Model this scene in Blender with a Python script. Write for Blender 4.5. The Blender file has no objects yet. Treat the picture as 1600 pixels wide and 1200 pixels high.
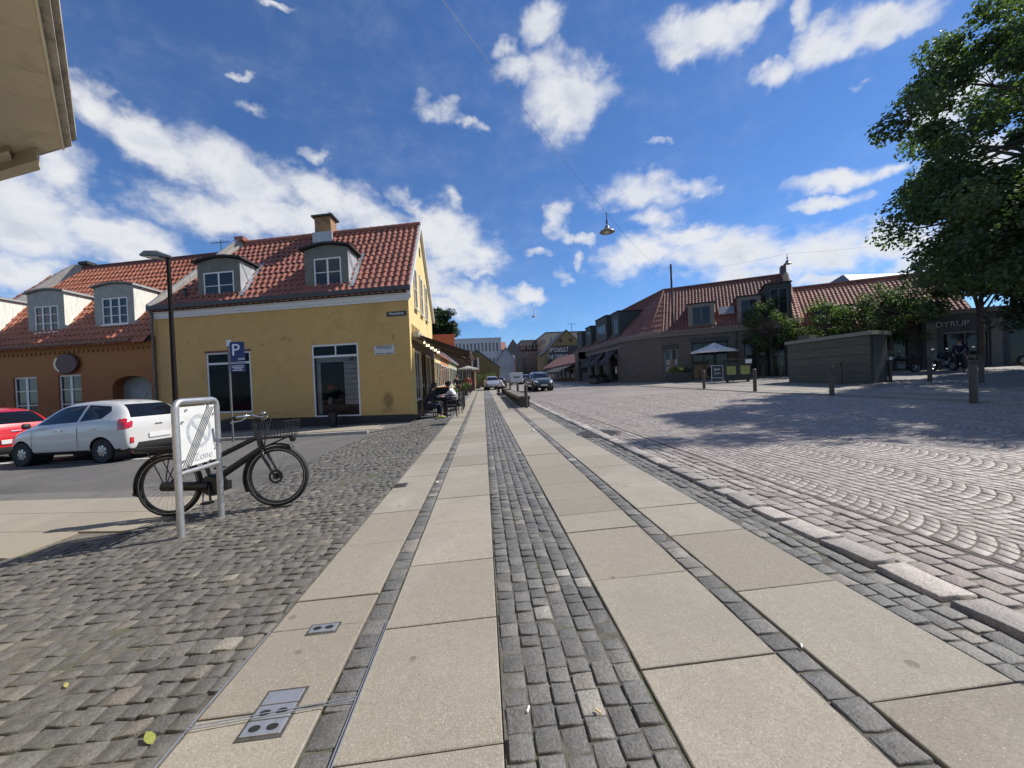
import bpy, bmesh, math, random
import numpy as np
from mathutils import Vector, Matrix
R=math.radians; PI=math.pi
rng=random.Random(7); nr=np.random.RandomState(11)
sc=bpy.context.scene; COL=sc.collection
# ---------------------------------------------------------------- camera, sky, sun, exposure
CAMH=1.3; YAW=R(4.2652); PITCH=R(-0.657); ROLL=R(2.4)
_f=Vector((math.sin(YAW)*math.cos(PITCH),math.cos(YAW)*math.cos(PITCH),math.sin(PITCH)))
_r=Vector((math.cos(YAW),-math.sin(YAW),0)); _u=_r.cross(_f)
_r2=_r*math.cos(ROLL)-_u*math.sin(ROLL); _u2=_u*math.cos(ROLL)+_r*math.sin(ROLL)
cd=bpy.data.cameras.new('camera'); cam=bpy.data.objects.new('camera',cd); COL.objects.link(cam)
cd.sensor_width=36; cd.lens=13.5; cd.clip_start=0.05; cd.clip_end=3000
cam.matrix_world=Matrix(((_r2.x,_u2.x,-_f.x,0),(_r2.y,_u2.y,-_f.y,0),(_r2.z,_u2.z,-_f.z,CAMH),(0,0,0,1)))
sc.camera=cam
SUN=Vector((1.18,.30,1.25)).normalized()
sel=math.asin(SUN.z); saz=math.atan2(SUN.x,SUN.y)
sl=bpy.data.lights.new('sun','SUN'); sl.energy=5.0; sl.angle=R(0.55); sl.color=(1,.95,.87)
so=bpy.data.objects.new('sun',sl); COL.objects.link(so); so.rotation_euler=SUN.to_track_quat('Z','Y').to_euler()
sc.view_settings.view_transform='Standard'; sc.view_settings.look='None'; sc.view_settings.exposure=0.32; sc.view_settings.gamma=1
sc.cycles.max_bounces=6; sc.cycles.transparent_max_bounces=8; sc.cycles.diffuse_bounces=3; sc.cycles.glossy_bounces=3
sc.cycles.use_denoising=True
SKY_STRENGTH=.069

CLOUDS=[(-0.811,0.295,0.099,0.07,-0.27,1),(-0.7,0.281,0.107,0.048,-0.23,1),(-0.834,0.207,0.062,0.044,0.18,1),(-0.774,0.368,0.057,0.041,-0.17,0.8),(-0.721,0.466,0.06,0.04,-0.63,0.95),(-0.65,0.438,0.084,0.043,-0.36,1),(-0.517,0.432,0.142,0.058,-0.08,1),(-0.575,0.351,0.135,0.046,-0.02,0.95),(-0.343,0.413,0.13,0.058,-0.27,1),(-0.462,0.371,0.171,0.051,-0.01,0.9),(-0.246,0.364,0.105,0.058,-0.19,0.8),(-0.075,0.342,0.153,0.079,-0.34,1),(0.005,0.305,0.083,0.038,-0.11,0.9),(-0.152,0.397,0.089,0.03,-0.55,0.8),(-0.143,0.252,0.097,0.062,0.0,1),(-0.008,0.205,0.166,0.043,-0.17,1),(0.126,0.219,0.058,0.022,-0.06,0.9),(-0.083,0.177,0.082,0.035,-0.02,1),(0.252,0.62,0.123,0.07,-0.03,1),(0.191,0.682,0.073,0.046,-0.1,0.75),(0.117,0.677,0.079,0.029,0.15,0.8),(0.179,0.744,0.066,0.037,0.21,0.85),(0.086,0.703,0.049,0.021,-0.04,0.7),(-0.076,0.615,0.068,0.031,-0.29,0.75),(0.003,0.584,0.058,0.015,-0.4,0.65),(0.551,0.665,0.133,0.044,-0.17,1),(0.509,0.639,0.078,0.025,-0.15,0.95),(0.639,0.665,0.072,0.025,-0.35,0.9),(0.776,0.564,0.075,0.041,-0.01,0.95),(0.687,0.557,0.051,0.025,-0.05,0.8),(0.866,0.554,0.084,0.033,-0.29,1),(0.822,0.553,0.049,0.027,-0.11,0.9),(0.738,0.62,0.029,0.036,-0.11,0.6),(0.789,0.35,0.094,0.025,-0.1,0.9),(0.787,0.308,0.063,0.015,-0.14,0.75),(0.86,0.344,0.047,0.019,-0.16,0.8),(0.413,0.418,0.133,0.042,-0.12,0.85),(0.526,0.41,0.06,0.022,-0.22,0.7),(0.432,0.355,0.071,0.025,-0.09,0.7),(0.586,0.254,0.22,0.062,-0.15,1),(0.4,0.283,0.113,0.05,0.06,1),(0.766,0.223,0.108,0.051,-0.11,1),(0.522,0.303,0.122,0.032,-0.19,0.95),(0.865,0.216,0.069,0.033,-0.16,0.95),(0.622,0.207,0.164,0.034,-0.15,0.9),(0.221,0.389,0.039,0.051,-0.39,0.8),(0.254,0.336,0.051,0.017,-0.38,0.75),(-0.483,0.542,0.045,0.014,-0.12,0.7),(-0.372,0.503,0.039,0.015,0.16,0.6),(-0.503,0.598,0.024,0.008,-0.04,0.5),(-0.442,0.713,0.043,0.007,0.13,0.7),(0.46,0.485,0.043,0.007,-0.21,0.5),(0.226,0.256,0.039,0.015,-0.33,0.55),(-0.062,0.433,0.038,0.025,-0.29,0.6),(0.163,0.306,0.039,0.014,-0.07,0.5),(0.26,0.287,0.024,0.015,-0.57,0.5),(0.945,0.415,0.055,0.056,-0.04,0.9),(0.963,0.306,0.067,0.057,-0.17,0.95),(0.926,0.178,0.081,0.052,-0.26,0.9),(0.764,0.168,0.058,0.015,-0.19,0.8),(-0.013,0.26,0.066,0.015,-0.03,0.6),(0.829,0.487,0.009,0.006,0.17,0.3)]

class NT:
    def __init__(s,t): s.t=t; s.n=t.nodes; s.l=t.links
    def node(s,ty,**k):
        n=s.n.new(ty)
        for a,v in k.items(): setattr(n,a,v)
        return n
    def set(s,sock,v):
        if hasattr(v,'is_linked') or isinstance(v,bpy.types.NodeSocket): s.l.new(v,sock)
        else: sock.default_value=v
    def math(s,op,a,b=None,c=None,clamp=False):
        n=s.n.new('ShaderNodeMath'); n.operation=op; n.use_clamp=clamp
        s.set(n.inputs[0],a)
        if b is not None: s.set(n.inputs[1],b)
        if c is not None: s.set(n.inputs[2],c)
        return n.outputs[0]
    def vmath(s,op,a,b=None):
        n=s.n.new('ShaderNodeVectorMath'); n.operation=op; s.set(n.inputs[0],a)
        if b is not None: s.set(n.inputs[1],b)
        return n.outputs['Value'] if op in('LENGTH','DOT_PRODUCT') else n.outputs[0]
    def noise(s,vec,scale,detail=4,rough=.55,dist=0,out='Fac'):
        n=s.n.new('ShaderNodeTexNoise'); 
        if vec is not None: s.l.new(vec,n.inputs['Vector'])
        n.inputs['Scale'].default_value=scale; n.inputs['Detail'].default_value=detail; n.inputs['Roughness'].default_value=rough; n.inputs['Distortion'].default_value=dist
        return n.outputs[out]
    def ramp(s,fac,stops,interp='LINEAR'):
        n=s.n.new('ShaderNodeValToRGB'); s.set(n.inputs[0],fac); cr=n.color_ramp; cr.interpolation=interp
        while len(cr.elements)<len(stops): cr.elements.new(.5)
        for e,(p,c) in zip(cr.elements,stops):
            e.position=p; e.color=(c,c,c,1) if not hasattr(c,'__len__') else (*c[:3],1)
        return n.outputs[0]
    def mixc(s,fac,a,b,mode='MIX'):
        n=s.n.new('ShaderNodeMix'); n.data_type='RGBA'; n.blend_type=mode
        s.set(n.inputs[0],fac)
        for i,v in ((6,a),(7,b)):
            if isinstance(v,tuple): v=(*v[:3],1)
            s.set(n.inputs[i],v)
        return n.outputs[2]
    def maprange(s,v,a,b,c,d,smooth=False):
        n=s.n.new('ShaderNodeMapRange'); s.set(n.inputs[0],v)
        if smooth: n.interpolation_type='SMOOTHSTEP'
        for i,x in zip((1,2,3,4),(a,b,c,d)): n.inputs[i].default_value=x
        return n.outputs[0]

def make_world():
    w=bpy.data.worlds.new('World'); sc.world=w; w.use_nodes=True
    t=NT(w.node_tree); t.n.clear()
    out=t.node('ShaderNodeOutputWorld')
    sky=t.node('ShaderNodeTexSky'); sky.sky_type='NISHITA'; sky.sun_disc=False
    sky.sun_elevation=sel; sky.sun_rotation=saz; sky.air_density=1.0; sky.dust_density=.0; sky.ozone_density=3.0
    hs=t.node('ShaderNodeHueSaturation'); hs.inputs['Saturation'].default_value=.92
    t.l.new(sky.outputs[0],hs.inputs['Color'])
    bg=t.node('ShaderNodeBackground'); tint=t.mixc(1.0,hs.outputs[0],(.66,1.02,1.50),'MULTIPLY'); t.l.new(tint,bg.inputs[0]); bg.inputs[1].default_value=SKY_STRENGTH
    tc=t.node('ShaderNodeTexCoord'); d=t.vmath('NORMALIZE',tc.outputs['Generated'])
    sp=t.node('ShaderNodeSeparateXYZ'); t.l.new(d,sp.inputs[0])
    az=t.math('ARCTAN2',sp.outputs[0],sp.outputs[1]); el=t.math('ARCSINE',sp.outputs[2])
    # ragged edges: displace the direction by two scales of noise
    n1=t.noise(d,5,3,.6,0,'Color'); n2=t.noise(d,18,3,.65,0,'Color')
    w1=t.vmath('MULTIPLY',t.vmath('SUBTRACT',n1,(.5,.5,.5)),(.13,.1,0)); w2=t.vmath('MULTIPLY',t.vmath('SUBTRACT',n2,(.5,.5,.5)),(.07,.055,0))
    cb=t.node('ShaderNodeCombineXYZ'); t.l.new(az,cb.inputs[0]); t.l.new(el,cb.inputs[1])
    p=t.vmath('ADD',t.vmath('ADD',cb.outputs[0],w1),w2)
    acc=None
    for (a,e,ra,rb,ang,st) in CLOUDS:
        m=t.node('ShaderNodeMapping'); m.vector_type='TEXTURE'; t.l.new(p,m.inputs[0])
        m.inputs['Location'].default_value=(a,e,0); m.inputs['Rotation'].default_value=(0,0,ang); m.inputs['Scale'].default_value=(ra*1.17,rb*1.24,1)
        v=t.maprange(t.vmath('LENGTH',m.outputs[0]),0.0,1.15,st*1.15,0,True)
        acc=v if acc is None else t.math('SMOOTH_MAX',acc,v,.12)
    # a few clouds behind the viewer too, so reflections and light stay even
    back=t.maprange(t.noise(d,2.2,6,.6),.5,.62,0,.8,True)
    bm=t.maprange(sp.outputs[1],-.3,.1,1,0)
    acc=t.math('MAXIMUM',acc,t.math('MULTIPLY',back,bm))
    st_=t.node('ShaderNodeMapping'); st_.inputs['Scale'].default_value=(1,1,1.7); t.l.new(d,st_.inputs[0])
    f=t.noise(st_.outputs[0],9,6,.62,.35); f2=t.noise(st_.outputs[0],30,4,.6,.2)
    dens=t.math('ADD',acc,t.math('MULTIPLY',t.math('SUBTRACT',f,.5),1.5))
    dens=t.math('ADD',dens,t.math('MULTIPLY',t.math('SUBTRACT',f2,.5),.65))
    dens=t.math('MULTIPLY',dens,t.maprange(acc,.02,.25,0,1))
    mask=t.maprange(dens,-.05,1.12,0,1,True)
    shade=t.noise(st_.outputs[0],6,4,.6,.3)
    thick=t.math('ADD',t.math('MULTIPLY',t.maprange(dens,.6,1.35,0,1,True),.55),t.maprange(shade,.35,.65,-.12,.45))
    cc=t.ramp(thick,[(0,(1,1,1.0)),(.5,(.90,.92,.96)),(1,(.66,.71,.80))])
    cb2=t.node('ShaderNodeBackground'); t.l.new(cc,cb2.inputs[0]); cb2.inputs[1].default_value=.71
    mx=t.node('ShaderNodeMixShader'); t.l.new(t.math('MULTIPLY',mask,.97),mx.inputs[0]); t.l.new(bg.outputs[0],mx.inputs[1]); t.l.new(cb2.outputs[0],mx.inputs[2])
    t.l.new(mx.outputs[0],out.inputs[0])
make_world()

# ---------------------------------------------------------------- helpers
def tag(o,label=None,cat=None,group=None,kind=None):
    if label: o['label']=label
    if cat: o['category']=cat
    if group: o['group']=group
    if kind: o['kind']=kind
    return o
def thing(name,label,cat,loc=(0,0,0),rz=0,group=None):
    o=bpy.data.objects.new(name,None); COL.objects.link(o); o.location=loc; o.rotation_euler=(0,0,rz); o.empty_display_size=.2
    return tag(o,label,cat,group)
def dup(root,loc=None,rz=None,label=None,group=None):
    def cp(o,par):
        c=o.copy(); COL.objects.link(c)
        if par is not None: c.parent=par
        for ch in kids.get(o.name,()): cp(ch,c)
        return c
    kids={}
    for ch in root.children_recursive: kids.setdefault(ch.parent.name,[]).append(ch)
    r=cp(root,None)
    if loc is not None: r.location=loc
    if rz is not None: r.rotation_euler=(0,0,rz)
    if label: r['label']=label
    if group: r['group']=group
    return r
def gz(x,y):
    return .027*min(max(x,-11),32)+.008*min(max(y-15,0),40)
def gzv(x,y): return .027*np.clip(x,-11,32)+.008*np.clip(y-15,0,40)

def link_mesh(name,me,parent=None):
    o=bpy.data.objects.new(name,me); COL.objects.link(o)
    if parent is not None: o.parent=parent
    return o
class MB:
    def __init__(s,T=None): s.v=[]; s.f=[]; s.m=[]; s.r=[]; s.T=T; s.mi=0; s.rn=None
    def add(s,vs,fs,mi=None,r=None):
        b=len(s.v)
        if s.T: vs=[s.T(p) for p in vs]
        s.v+= [tuple(p) for p in vs]; s.f+=[tuple(b+i for i in f) for f in fs]
        mi=s.mi if mi is None else mi
        r=(rng.random() if s.rn is None else s.rn) if r is None else r
        s.m+=[mi]*len(fs); s.r+=[r]*len(fs); return s
    def bx(s,x0,x1,y0,y1,z0,z1,mi=None,r=None):
        return s.add([(x0,y0,z0),(x1,y0,z0),(x1,y1,z0),(x0,y1,z0),(x0,y0,z1),(x1,y0,z1),(x1,y1,z1),(x0,y1,z1)],
          [(0,3,2,1),(4,5,6,7),(0,1,5,4),(1,2,6,5),(2,3,7,6),(3,0,4,7)],mi,r)
    def box(s,c,sz,M=None,mi=None):
        h=[a/2 for a in sz]; vs=[]
        for z in(-1,1):
            for x,y in((-1,-1),(1,-1),(1,1),(-1,1)):
                p=Vector((x*h[0],y*h[1],z*h[2])); p=(M@p if M else p)+Vector(c); vs.append(p)
        return s.add(vs,[(0,3,2,1),(4,5,6,7),(0,1,5,4),(1,2,6,5),(2,3,7,6),(3,0,4,7)],mi)
    def quad(s,a,b,c,d,mi=None,r=None): return s.add([a,b,c,d],[(0,1,2,3)],mi,r)
    def poly(s,pts,mi=None): return s.add(pts,[tuple(range(len(pts)))],mi)
    def extr(s,pts,vec,mi=None):
        n=len(pts); vec=Vector(vec); a=[Vector(p) for p in pts]; b=[p+vec for p in a]
        return s.add(a+b,[tuple(range(n))[::-1],tuple(range(n,2*n))]+[(i,(i+1)%n,n+(i+1)%n,n+i) for i in range(n)],mi)
    def tube(s,pts,r,n=8,cap=True,mi=None,close=False):
        pts=[Vector(p) for p in pts]; N=len(pts); rs=list(r) if hasattr(r,'__len__') else [r]*N
        vs=[];fs=[]; prev=None
        for i,p in enumerate(pts):
            if close: t=(pts[(i+1)%N]-pts[i-1])
            else: t=(pts[min(i+1,N-1)]-pts[max(i-1,0)])
            t=t.normalized() if t.length>1e-9 else Vector((0,0,1))
            if prev is None:
                a=Vector((0,0,1)) if abs(t.z)<.9 else Vector((1,0,0)); u=t.cross(a).normalized()
            else: u=(prev-t*prev.dot(t)); u=u.normalized() if u.length>1e-6 else t.orthogonal().normalized()
            prev=u; w=t.cross(u)
            for k in range(n):
                q=2*PI*k/n; vs.append(p+(u*math.cos(q)+w*math.sin(q))*rs[i])
        M=N if close else N-1
        for i in range(M):
            j=(i+1)%N
            for k in range(n): fs.append((i*n+k,i*n+(k+1)%n,j*n+(k+1)%n,j*n+k))
        if cap and not close: fs+= [tuple(range(n))[::-1],tuple((N-1)*n+k for k in range(n))]
        return s.add(vs,fs,mi)
    def lathe(s,prof,c=(0,0,0),n=20,M=None,mi=None,sx=1,sy=1,cap=True):
        if tuple(prof[0])==tuple(prof[-1]): cap=False
        vs=[];fs=[]
        for (r,z) in prof:
            for k in range(n):
                q=2*PI*k/n; p=Vector((r*math.cos(q)*sx,r*math.sin(q)*sy,z)); p=(M@p if M else p)+Vector(c); vs.append(p)
        for i in range(len(prof)-1):
            for k in range(n): fs.append((i*n+k,i*n+(k+1)%n,(i+1)*n+(k+1)%n,(i+1)*n+k))
        if cap and prof[0][0]>1e-6: fs.append(tuple(range(n))[::-1])
        if cap and prof[-1][0]>1e-6: fs.append(tuple((len(prof)-1)*n+k for k in range(n)))
        return s.add(vs,fs,mi)
    def build(s,name,mats,parent=None,off=(0,0,0),bevel=0,smooth=False,angle=None):
        me=bpy.data.meshes.new(name); o_=Vector(off)
        me.from_pydata([(p[0]-o_.x,p[1]-o_.y,p[2]-o_.z) for p in s.v],[],s.f)
        if not isinstance(mats,(list,tuple)): mats=[mats]
        for m in mats: me.materials.append(m)
        if len(mats)>1: me.polygons.foreach_set('material_index',s.m)
        a=me.attributes.new('rnd','FLOAT','FACE'); a.data.foreach_set('value',s.r)
        bm=bmesh.new(); bm.from_mesh(me); bmesh.ops.remove_doubles(bm,verts=bm.verts,dist=1e-5) if smooth else None
        bmesh.ops.recalc_face_normals(bm,faces=bm.faces); bm.to_mesh(me); bm.free()
        if smooth: 
            me.shade_smooth()
            if angle is not None: me.set_sharp_from_angle(angle=R(angle))
        o=link_mesh(name,me,parent)
        if parent is None: o.location=off
        if bevel: 
            b=o.modifiers.new('bevel','BEVEL'); b.width=bevel; b.segments=2; b.limit_method='ANGLE'; b.angle_limit=R(40)
        return o
def np_mesh(name,V,F,mat,rnd=None,parent=None,smooth=True,off=(0,0,0)):
    """V (n,3), F (m,k) arrays"""
    me=bpy.data.meshes.new(name); V=V-np.array(off); k=F.shape[1]; m=len(F)
    me.vertices.add(len(V)); me.vertices.foreach_set('co',V.astype(np.float32).ravel())
    me.loops.add(m*k); me.loops.foreach_set('vertex_index',F.astype(np.int32).ravel())
    me.polygons.add(m); me.polygons.foreach_set('loop_start',np.arange(m,dtype=np.int32)*k); me.polygons.foreach_set('loop_total',np.full(m,k,np.int32))
    me.polygons.foreach_set('use_smooth',np.full(m,smooth))
    me.update(calc_edges=True)
    if rnd is not None:
        a=me.attributes.new('rnd','FLOAT','FACE'); a.data.foreach_set('value',rnd.astype(np.float32))
    me.materials.append(mat)
    o=link_mesh(name,me,parent)
    if parent is None: o.location=off
    return o

# ---------------------------------------------------------------- materials
def mat(name,col,rough=.6,metal=0,var=.12,vscale=6,bump=0,bscale=60,spec=.5,attr=0,emit=0,stain=None,detail=5,obj=True,coat=0,trans=0,stretch=None,ior=None,dirt=None):
    m=bpy.data.materials.new(name); m.use_nodes=True; t=NT(m.node_tree); b=t.n['Principled BSDF']
    b.inputs['Roughness'].default_value=rough; b.inputs['Metallic'].default_value=metal
    b.inputs['Specular IOR Level'].default_value=spec; b.inputs['Coat Weight'].default_value=coat; b.inputs['Transmission Weight'].default_value=trans
    if ior: b.inputs['IOR'].default_value=ior
    tc=t.node('ShaderNodeTexCoord'); vec=tc.outputs['Object']
    if stretch:
        mp=t.node('ShaderNodeMapping'); mp.inputs['Scale'].default_value=stretch; t.l.new(vec,mp.inputs[0]); vec=mp.outputs[0]
    c=None
    if var:
        n=t.noise(vec,vscale,detail,.6); lo=tuple(x*(1-var) for x in col); hi=tuple(min(1,x*(1+var)) for x in col)
        c=t.ramp(n,[(.3,lo),(.7,hi)])
    else:
        rgb=t.node('ShaderNodeRGB'); rgb.outputs[0].default_value=(*col,1); c=rgb.outputs[0]
    if attr:
        at=t.node('ShaderNodeAttribute'); at.attribute_name='rnd'
        k=t.maprange(at.outputs['Fac'],0,1,1-attr,1+attr); kc=t.node('ShaderNodeCombineXYZ')
        for i in range(3): t.l.new(k,kc.inputs[i])
        c=t.mixc(1.0,c,kc.outputs[0],'MULTIPLY')
    if stain:
        sc_,lo_,hi_,scol=stain; n=t.noise(vec,sc_,6,.65,.4); c=t.mixc(t.maprange(n,lo_,hi_,0,1,True),c,scol)
    if dirt:
        sc_,lo_,hi_,scol=dirt; n=t.noise(vec,sc_,2,.5); c=t.mixc(t.maprange(n,lo_,hi_,0,1,True),c,scol)
    t.l.new(c,b.inputs['Base Color'])
    if emit: 
        t.l.new(c,b.inputs['Emission Color']); b.inputs['Emission Strength'].default_value=emit
    if bump:
        bn=t.node('ShaderNodeBump'); bn.inputs['Strength'].default_value=bump; bn.inputs['Distance'].default_value=.02
        t.l.new(t.noise(vec,bscale,4,.6),bn.inputs['Height']); t.l.new(bn.outputs[0],b.inputs['Normal'])
    return m
def stone_mat(name,stops,rough=.62,bump=.5,fine=90,spec=.4,mul=.42):
    m=bpy.data.materials.new(name); m.use_nodes=True; t=NT(m.node_tree); b=t.n['Principled BSDF']
    at=t.node('ShaderNodeAttribute'); at.attribute_name='rnd'; tc=t.node('ShaderNodeTexCoord'); vec=tc.outputs['Object']
    c=t.ramp(at.outputs['Fac'],stops)
    n=t.noise(vec,fine,5,.7); n2=t.noise(vec,14,4,.6)
    k=t.math('ADD',t.maprange(n,.3,.7,1-mul,1+mul),t.maprange(n2,.3,.7,-.2,.2))
    kc=t.node('ShaderNodeCombineXYZ')
    for i in range(3): t.l.new(k,kc.inputs[i])
    c=t.mixc(1,c,kc.outputs[0],'MULTIPLY')
    big=t.noise(vec,.8,4,.6); c=t.mixc(t.maprange(big,.4,.7,0,.15),c,(.19,.17,.14))
    t.l.new(c,b.inputs['Base Color']); b.inputs['Roughness'].default_value=rough; b.inputs['Specular IOR Level'].default_value=spec
    bn=t.node('ShaderNodeBump'); bn.inputs['Strength'].default_value=bump; bn.inputs['Distance'].default_value=.012
    hh=t.math('ADD',t.noise(vec,45,4,.6),t.math('MULTIPLY',n,.4)); t.l.new(hh,bn.inputs['Height']); t.l.new(bn.outputs[0],b.inputs['Normal'])
    return m
# ---------------------------------------------------------------- ground
M_grout=mat('grout_sand',(.17,.15,.125),.9,var=.35,vscale=25,bump=.6,bscale=180,dirt=(3,.55,.7,(.10,.11,.05)))
M_slab=None
def make_slab_mat():
    m=bpy.data.materials.new('granite_slab'); m.use_nodes=True; t=NT(m.node_tree); b=t.n['Principled BSDF']
    at=t.node('ShaderNodeAttribute'); at.attribute_name='rnd'; tc=t.node('ShaderNodeTexCoord'); vec=tc.outputs['Object']
    c=t.ramp(at.outputs['Fac'],[(0,(.285,.258,.212)),(.3,(.34,.305,.25)),(.6,(.365,.335,.28)),(.8,(.40,.362,.30)),(1,(.33,.31,.275))])
    g=t.noise(vec,110,4,.8); c=t.mixc(t.maprange(g,.35,.65,.0,1),t.mixc(1,c,(.62,.61,.59),'MULTIPLY'),c); g2=t.noise(vec,24,4,.7); c=t.mixc(t.maprange(g2,.4,.62,.0,.35),c,t.mixc(1,c,(.8,.79,.76),'MULTIPLY'))
    s=t.noise(vec,1.6,6,.65,.5); c=t.mixc(t.maprange(s,.46,.70,0,.5,True),c,(.235,.215,.185))
    s2=t.noise(vec,6,5,.6,.3); c=t.mixc(t.maprange(s2,.45,.7,0,.22),c,(.24,.215,.175))
    s3=t.noise(vec,.7,5,.65,.8); c=t.mixc(t.maprange(s3,.5,.75,0,.3,True),c,(.46,.43,.385))
    v=t.node('ShaderNodeTexVoronoi'); v.inputs['Scale'].default_value=5.2; t.l.new(vec,v.inputs['Vector'])
    wn=t.math('ADD',v.outputs['Distance'],t.math('MULTIPLY',t.noise(vec,40,2,.5),.05))
    sepc=t.node('ShaderNodeSeparateColor'); t.l.new(v.outputs['Color'],sepc.inputs[0])
    rad=t.maprange(sepc.outputs[0],.66,1,.02,.17)
    spot=t.math('LESS_THAN',wn,rad); c=t.mixc(t.math('MULTIPLY',spot,.55),c,(.10,.095,.085))
    v2=t.node('ShaderNodeTexVoronoi'); v2.inputs['Scale'].default_value=85; t.l.new(vec,v2.inputs['Vector'])
    sp2=t.node('ShaderNodeSeparateColor'); t.l.new(v2.outputs['Color'],sp2.inputs[0])
    fl=t.math('MULTIPLY',t.math('LESS_THAN',v2.outputs['Distance'],.22),t.math('GREATER_THAN',sp2.outputs[1],.86))
    c=t.mixc(t.math('MULTIPLY',fl,.7),c,(.5,.48,.43))
    fd=t.math('MULTIPLY',t.math('LESS_THAN',v2.outputs['Distance'],.25),t.math('LESS_THAN',sp2.outputs[1],.12))
    c=t.mixc(t.math('MULTIPLY',fd,.6),c,(.12,.11,.10))
    t.l.new(c,b.inputs['Base Color']); b.inputs['Roughness'].default_value=.78; b.inputs['Specular IOR Level'].default_value=.3
    bn=t.node('ShaderNodeBump'); bn.inputs['Strength'].default_value=.35; bn.inputs['Distance'].default_value=.01
    t.l.new(t.math('ADD',t.noise(vec,160,3,.7),t.noise(vec,12,3,.5)),bn.inputs['Height']); t.l.new(bn.outputs[0],b.inputs['Normal'])
    return m
M_slab=make_slab_mat()
M_asph=mat('asphalt',(.125,.12,.112),.85,var=.18,vscale=120,bump=.5,bscale=260,spec=.3,stain=(1.2,.45,.75,(.16,.15,.135)),dirt=(.5,.5,.7,(.09,.088,.085)))
M_asph2=mat('asphalt_edge',(.17,.16,.145),.88,var=.2,vscale=90,bump=.5,bscale=220,spec=.3,stain=(2,.45,.7,(.12,.115,.105)))
M_flag=mat('flagstone',(.30,.265,.205),.82,var=.1,vscale=40,bump=.3,bscale=200,attr=.07,stain=(2,.5,.75,(.27,.24,.19)))
M_line=mat('road_paint',(.7,.69,.66),.7,var=.15,vscale=30,stain=(9,.5,.66,(.2,.19,.18)))
M_kerb=stone_mat('kerb_granite',[(0,(.24,.22,.20)),(.6,(.34,.31,.28)),(1,(.42,.37,.33))])
M_set_l=stone_mat('grey_setts',[(0,(.092,.088,.08)),(.5,(.115,.11,.10)),(.86,(.135,.127,.112)),(.96,(.155,.138,.115)),(.99,(.19,.17,.14)),(1,(.26,.24,.2))])
M_set_c=stone_mat('dark_setts',[(0,(.10,.098,.094)),(.5,(.13,.128,.122)),(.88,(.165,.16,.148)),(.965,(.21,.19,.165)),(1,(.32,.31,.28))])
M_set_r=stone_mat('pink_setts',[(0,(.235,.198,.175)),(.5,(.28,.24,.215)),(.85,(.315,.275,.248)),(1,(.36,.32,.29))],rough=.55,mul=.16,bump=.35)
M_set_k=stone_mat('reddish_setts',[(0,(.20,.165,.15)),(.4,(.255,.215,.195)),(.8,(.30,.265,.24)),(1,(.36,.33,.3))])

def sheet(name,poly,dz,m,parent=None,kind='structure',label=None,extra=()):
    bm=bmesh.new(); vs=[bm.verts.new((x,y,0)) for x,y in poly]; bm.faces.new(vs)
    cuts=[((-11,0,0),(1,0,0)),((32,0,0),(1,0,0)),((0,15,0),(0,1,0)),((0,55,0),(0,1,0))]+[((0,y,0),(0,1,0)) for y in extra]
    for co,no in cuts: bmesh.ops.bisect_plane(bm,geom=bm.verts[:]+bm.edges[:]+bm.faces[:],plane_co=co,plane_no=no)
    for v in bm.verts: v.co.z=gz(v.co.x,v.co.y)+dz
    bmesh.ops.recalc_face_normals(bm,faces=bm.faces)
    if sum(f.normal.z for f in bm.faces)<0: bmesh.ops.reverse_faces(bm,faces=bm.faces)
    me=bpy.data.meshes.new(name); bm.to_mesh(me); bm.free(); me.materials.append(m)
    a=me.attributes.new('rnd','FLOAT','FACE'); a.data.foreach_set('value',[.5]*len(me.polygons))
    o=link_mesh(name,me,parent); return tag(o,label=label,kind=kind)
sheet('ground',[(-600,-60),(600,-60),(600,1500),(-600,1500)],-.02,M_grout)
sheet('joint_sand',[(-7.6,.2),(3.06,.2),(3.06,YN),(-3.0,YN),(-3.0,14.2),(-7.6,14.2)],-.0165,M_grout) if False else None
def joints(name,x0,x1,y0,y1,dz,step,m,inside=None,amp=.006):
    xs=np.arange(x0,x1+1e-6,(x1-x0)/max(1,round((x1-x0)/step))); ys=np.arange(y0,y1+1e-6,(y1-y0)/max(1,round((y1-y0)/step)))
    X,Y=np.meshgrid(xs,ys); r=np.random.RandomState(3); Z=gzv(X,Y)+dz
    big=r.rand(len(ys)//5+3,len(xs)//5+3); iy=np.arange(len(ys))/5.; ix=np.arange(len(xs))/5.
    a=big[np.floor(iy).astype(int)][:,np.floor(ix).astype(int)]; b=big[np.floor(iy).astype(int)+1][:,np.floor(ix).astype(int)]; c=big[np.floor(iy).astype(int)][:,np.floor(ix).astype(int)+1]; d=big[np.floor(iy).astype(int)+1][:,np.floor(ix).astype(int)+1]
    fy=(iy%1)[:,None]; fx=(ix%1)[None]; Z+=amp*(((a*(1-fy)+b*fy)*(1-fx)+(c*(1-fy)+d*fy)*fx)*2-1)+r.uniform(-.0015,.0015,Z.shape)
    n,k=X.shape; V=np.stack([X,Y,Z],-1).reshape(-1,3); i,j=np.meshgrid(np.arange(n-1),np.arange(k-1),indexing='ij'); q=(i*k+j).ravel(); F=np.stack([q,q+1,q+k+1,q+k],1)
    if inside is not None:
        C_=V[F].mean(1); keep=np.array([inside(x,y) for x,y,_ in C_]); F=F[keep]
    return tag(np_mesh(name,V,F,m,np.full(len(F),.5)),kind='structure')
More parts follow.
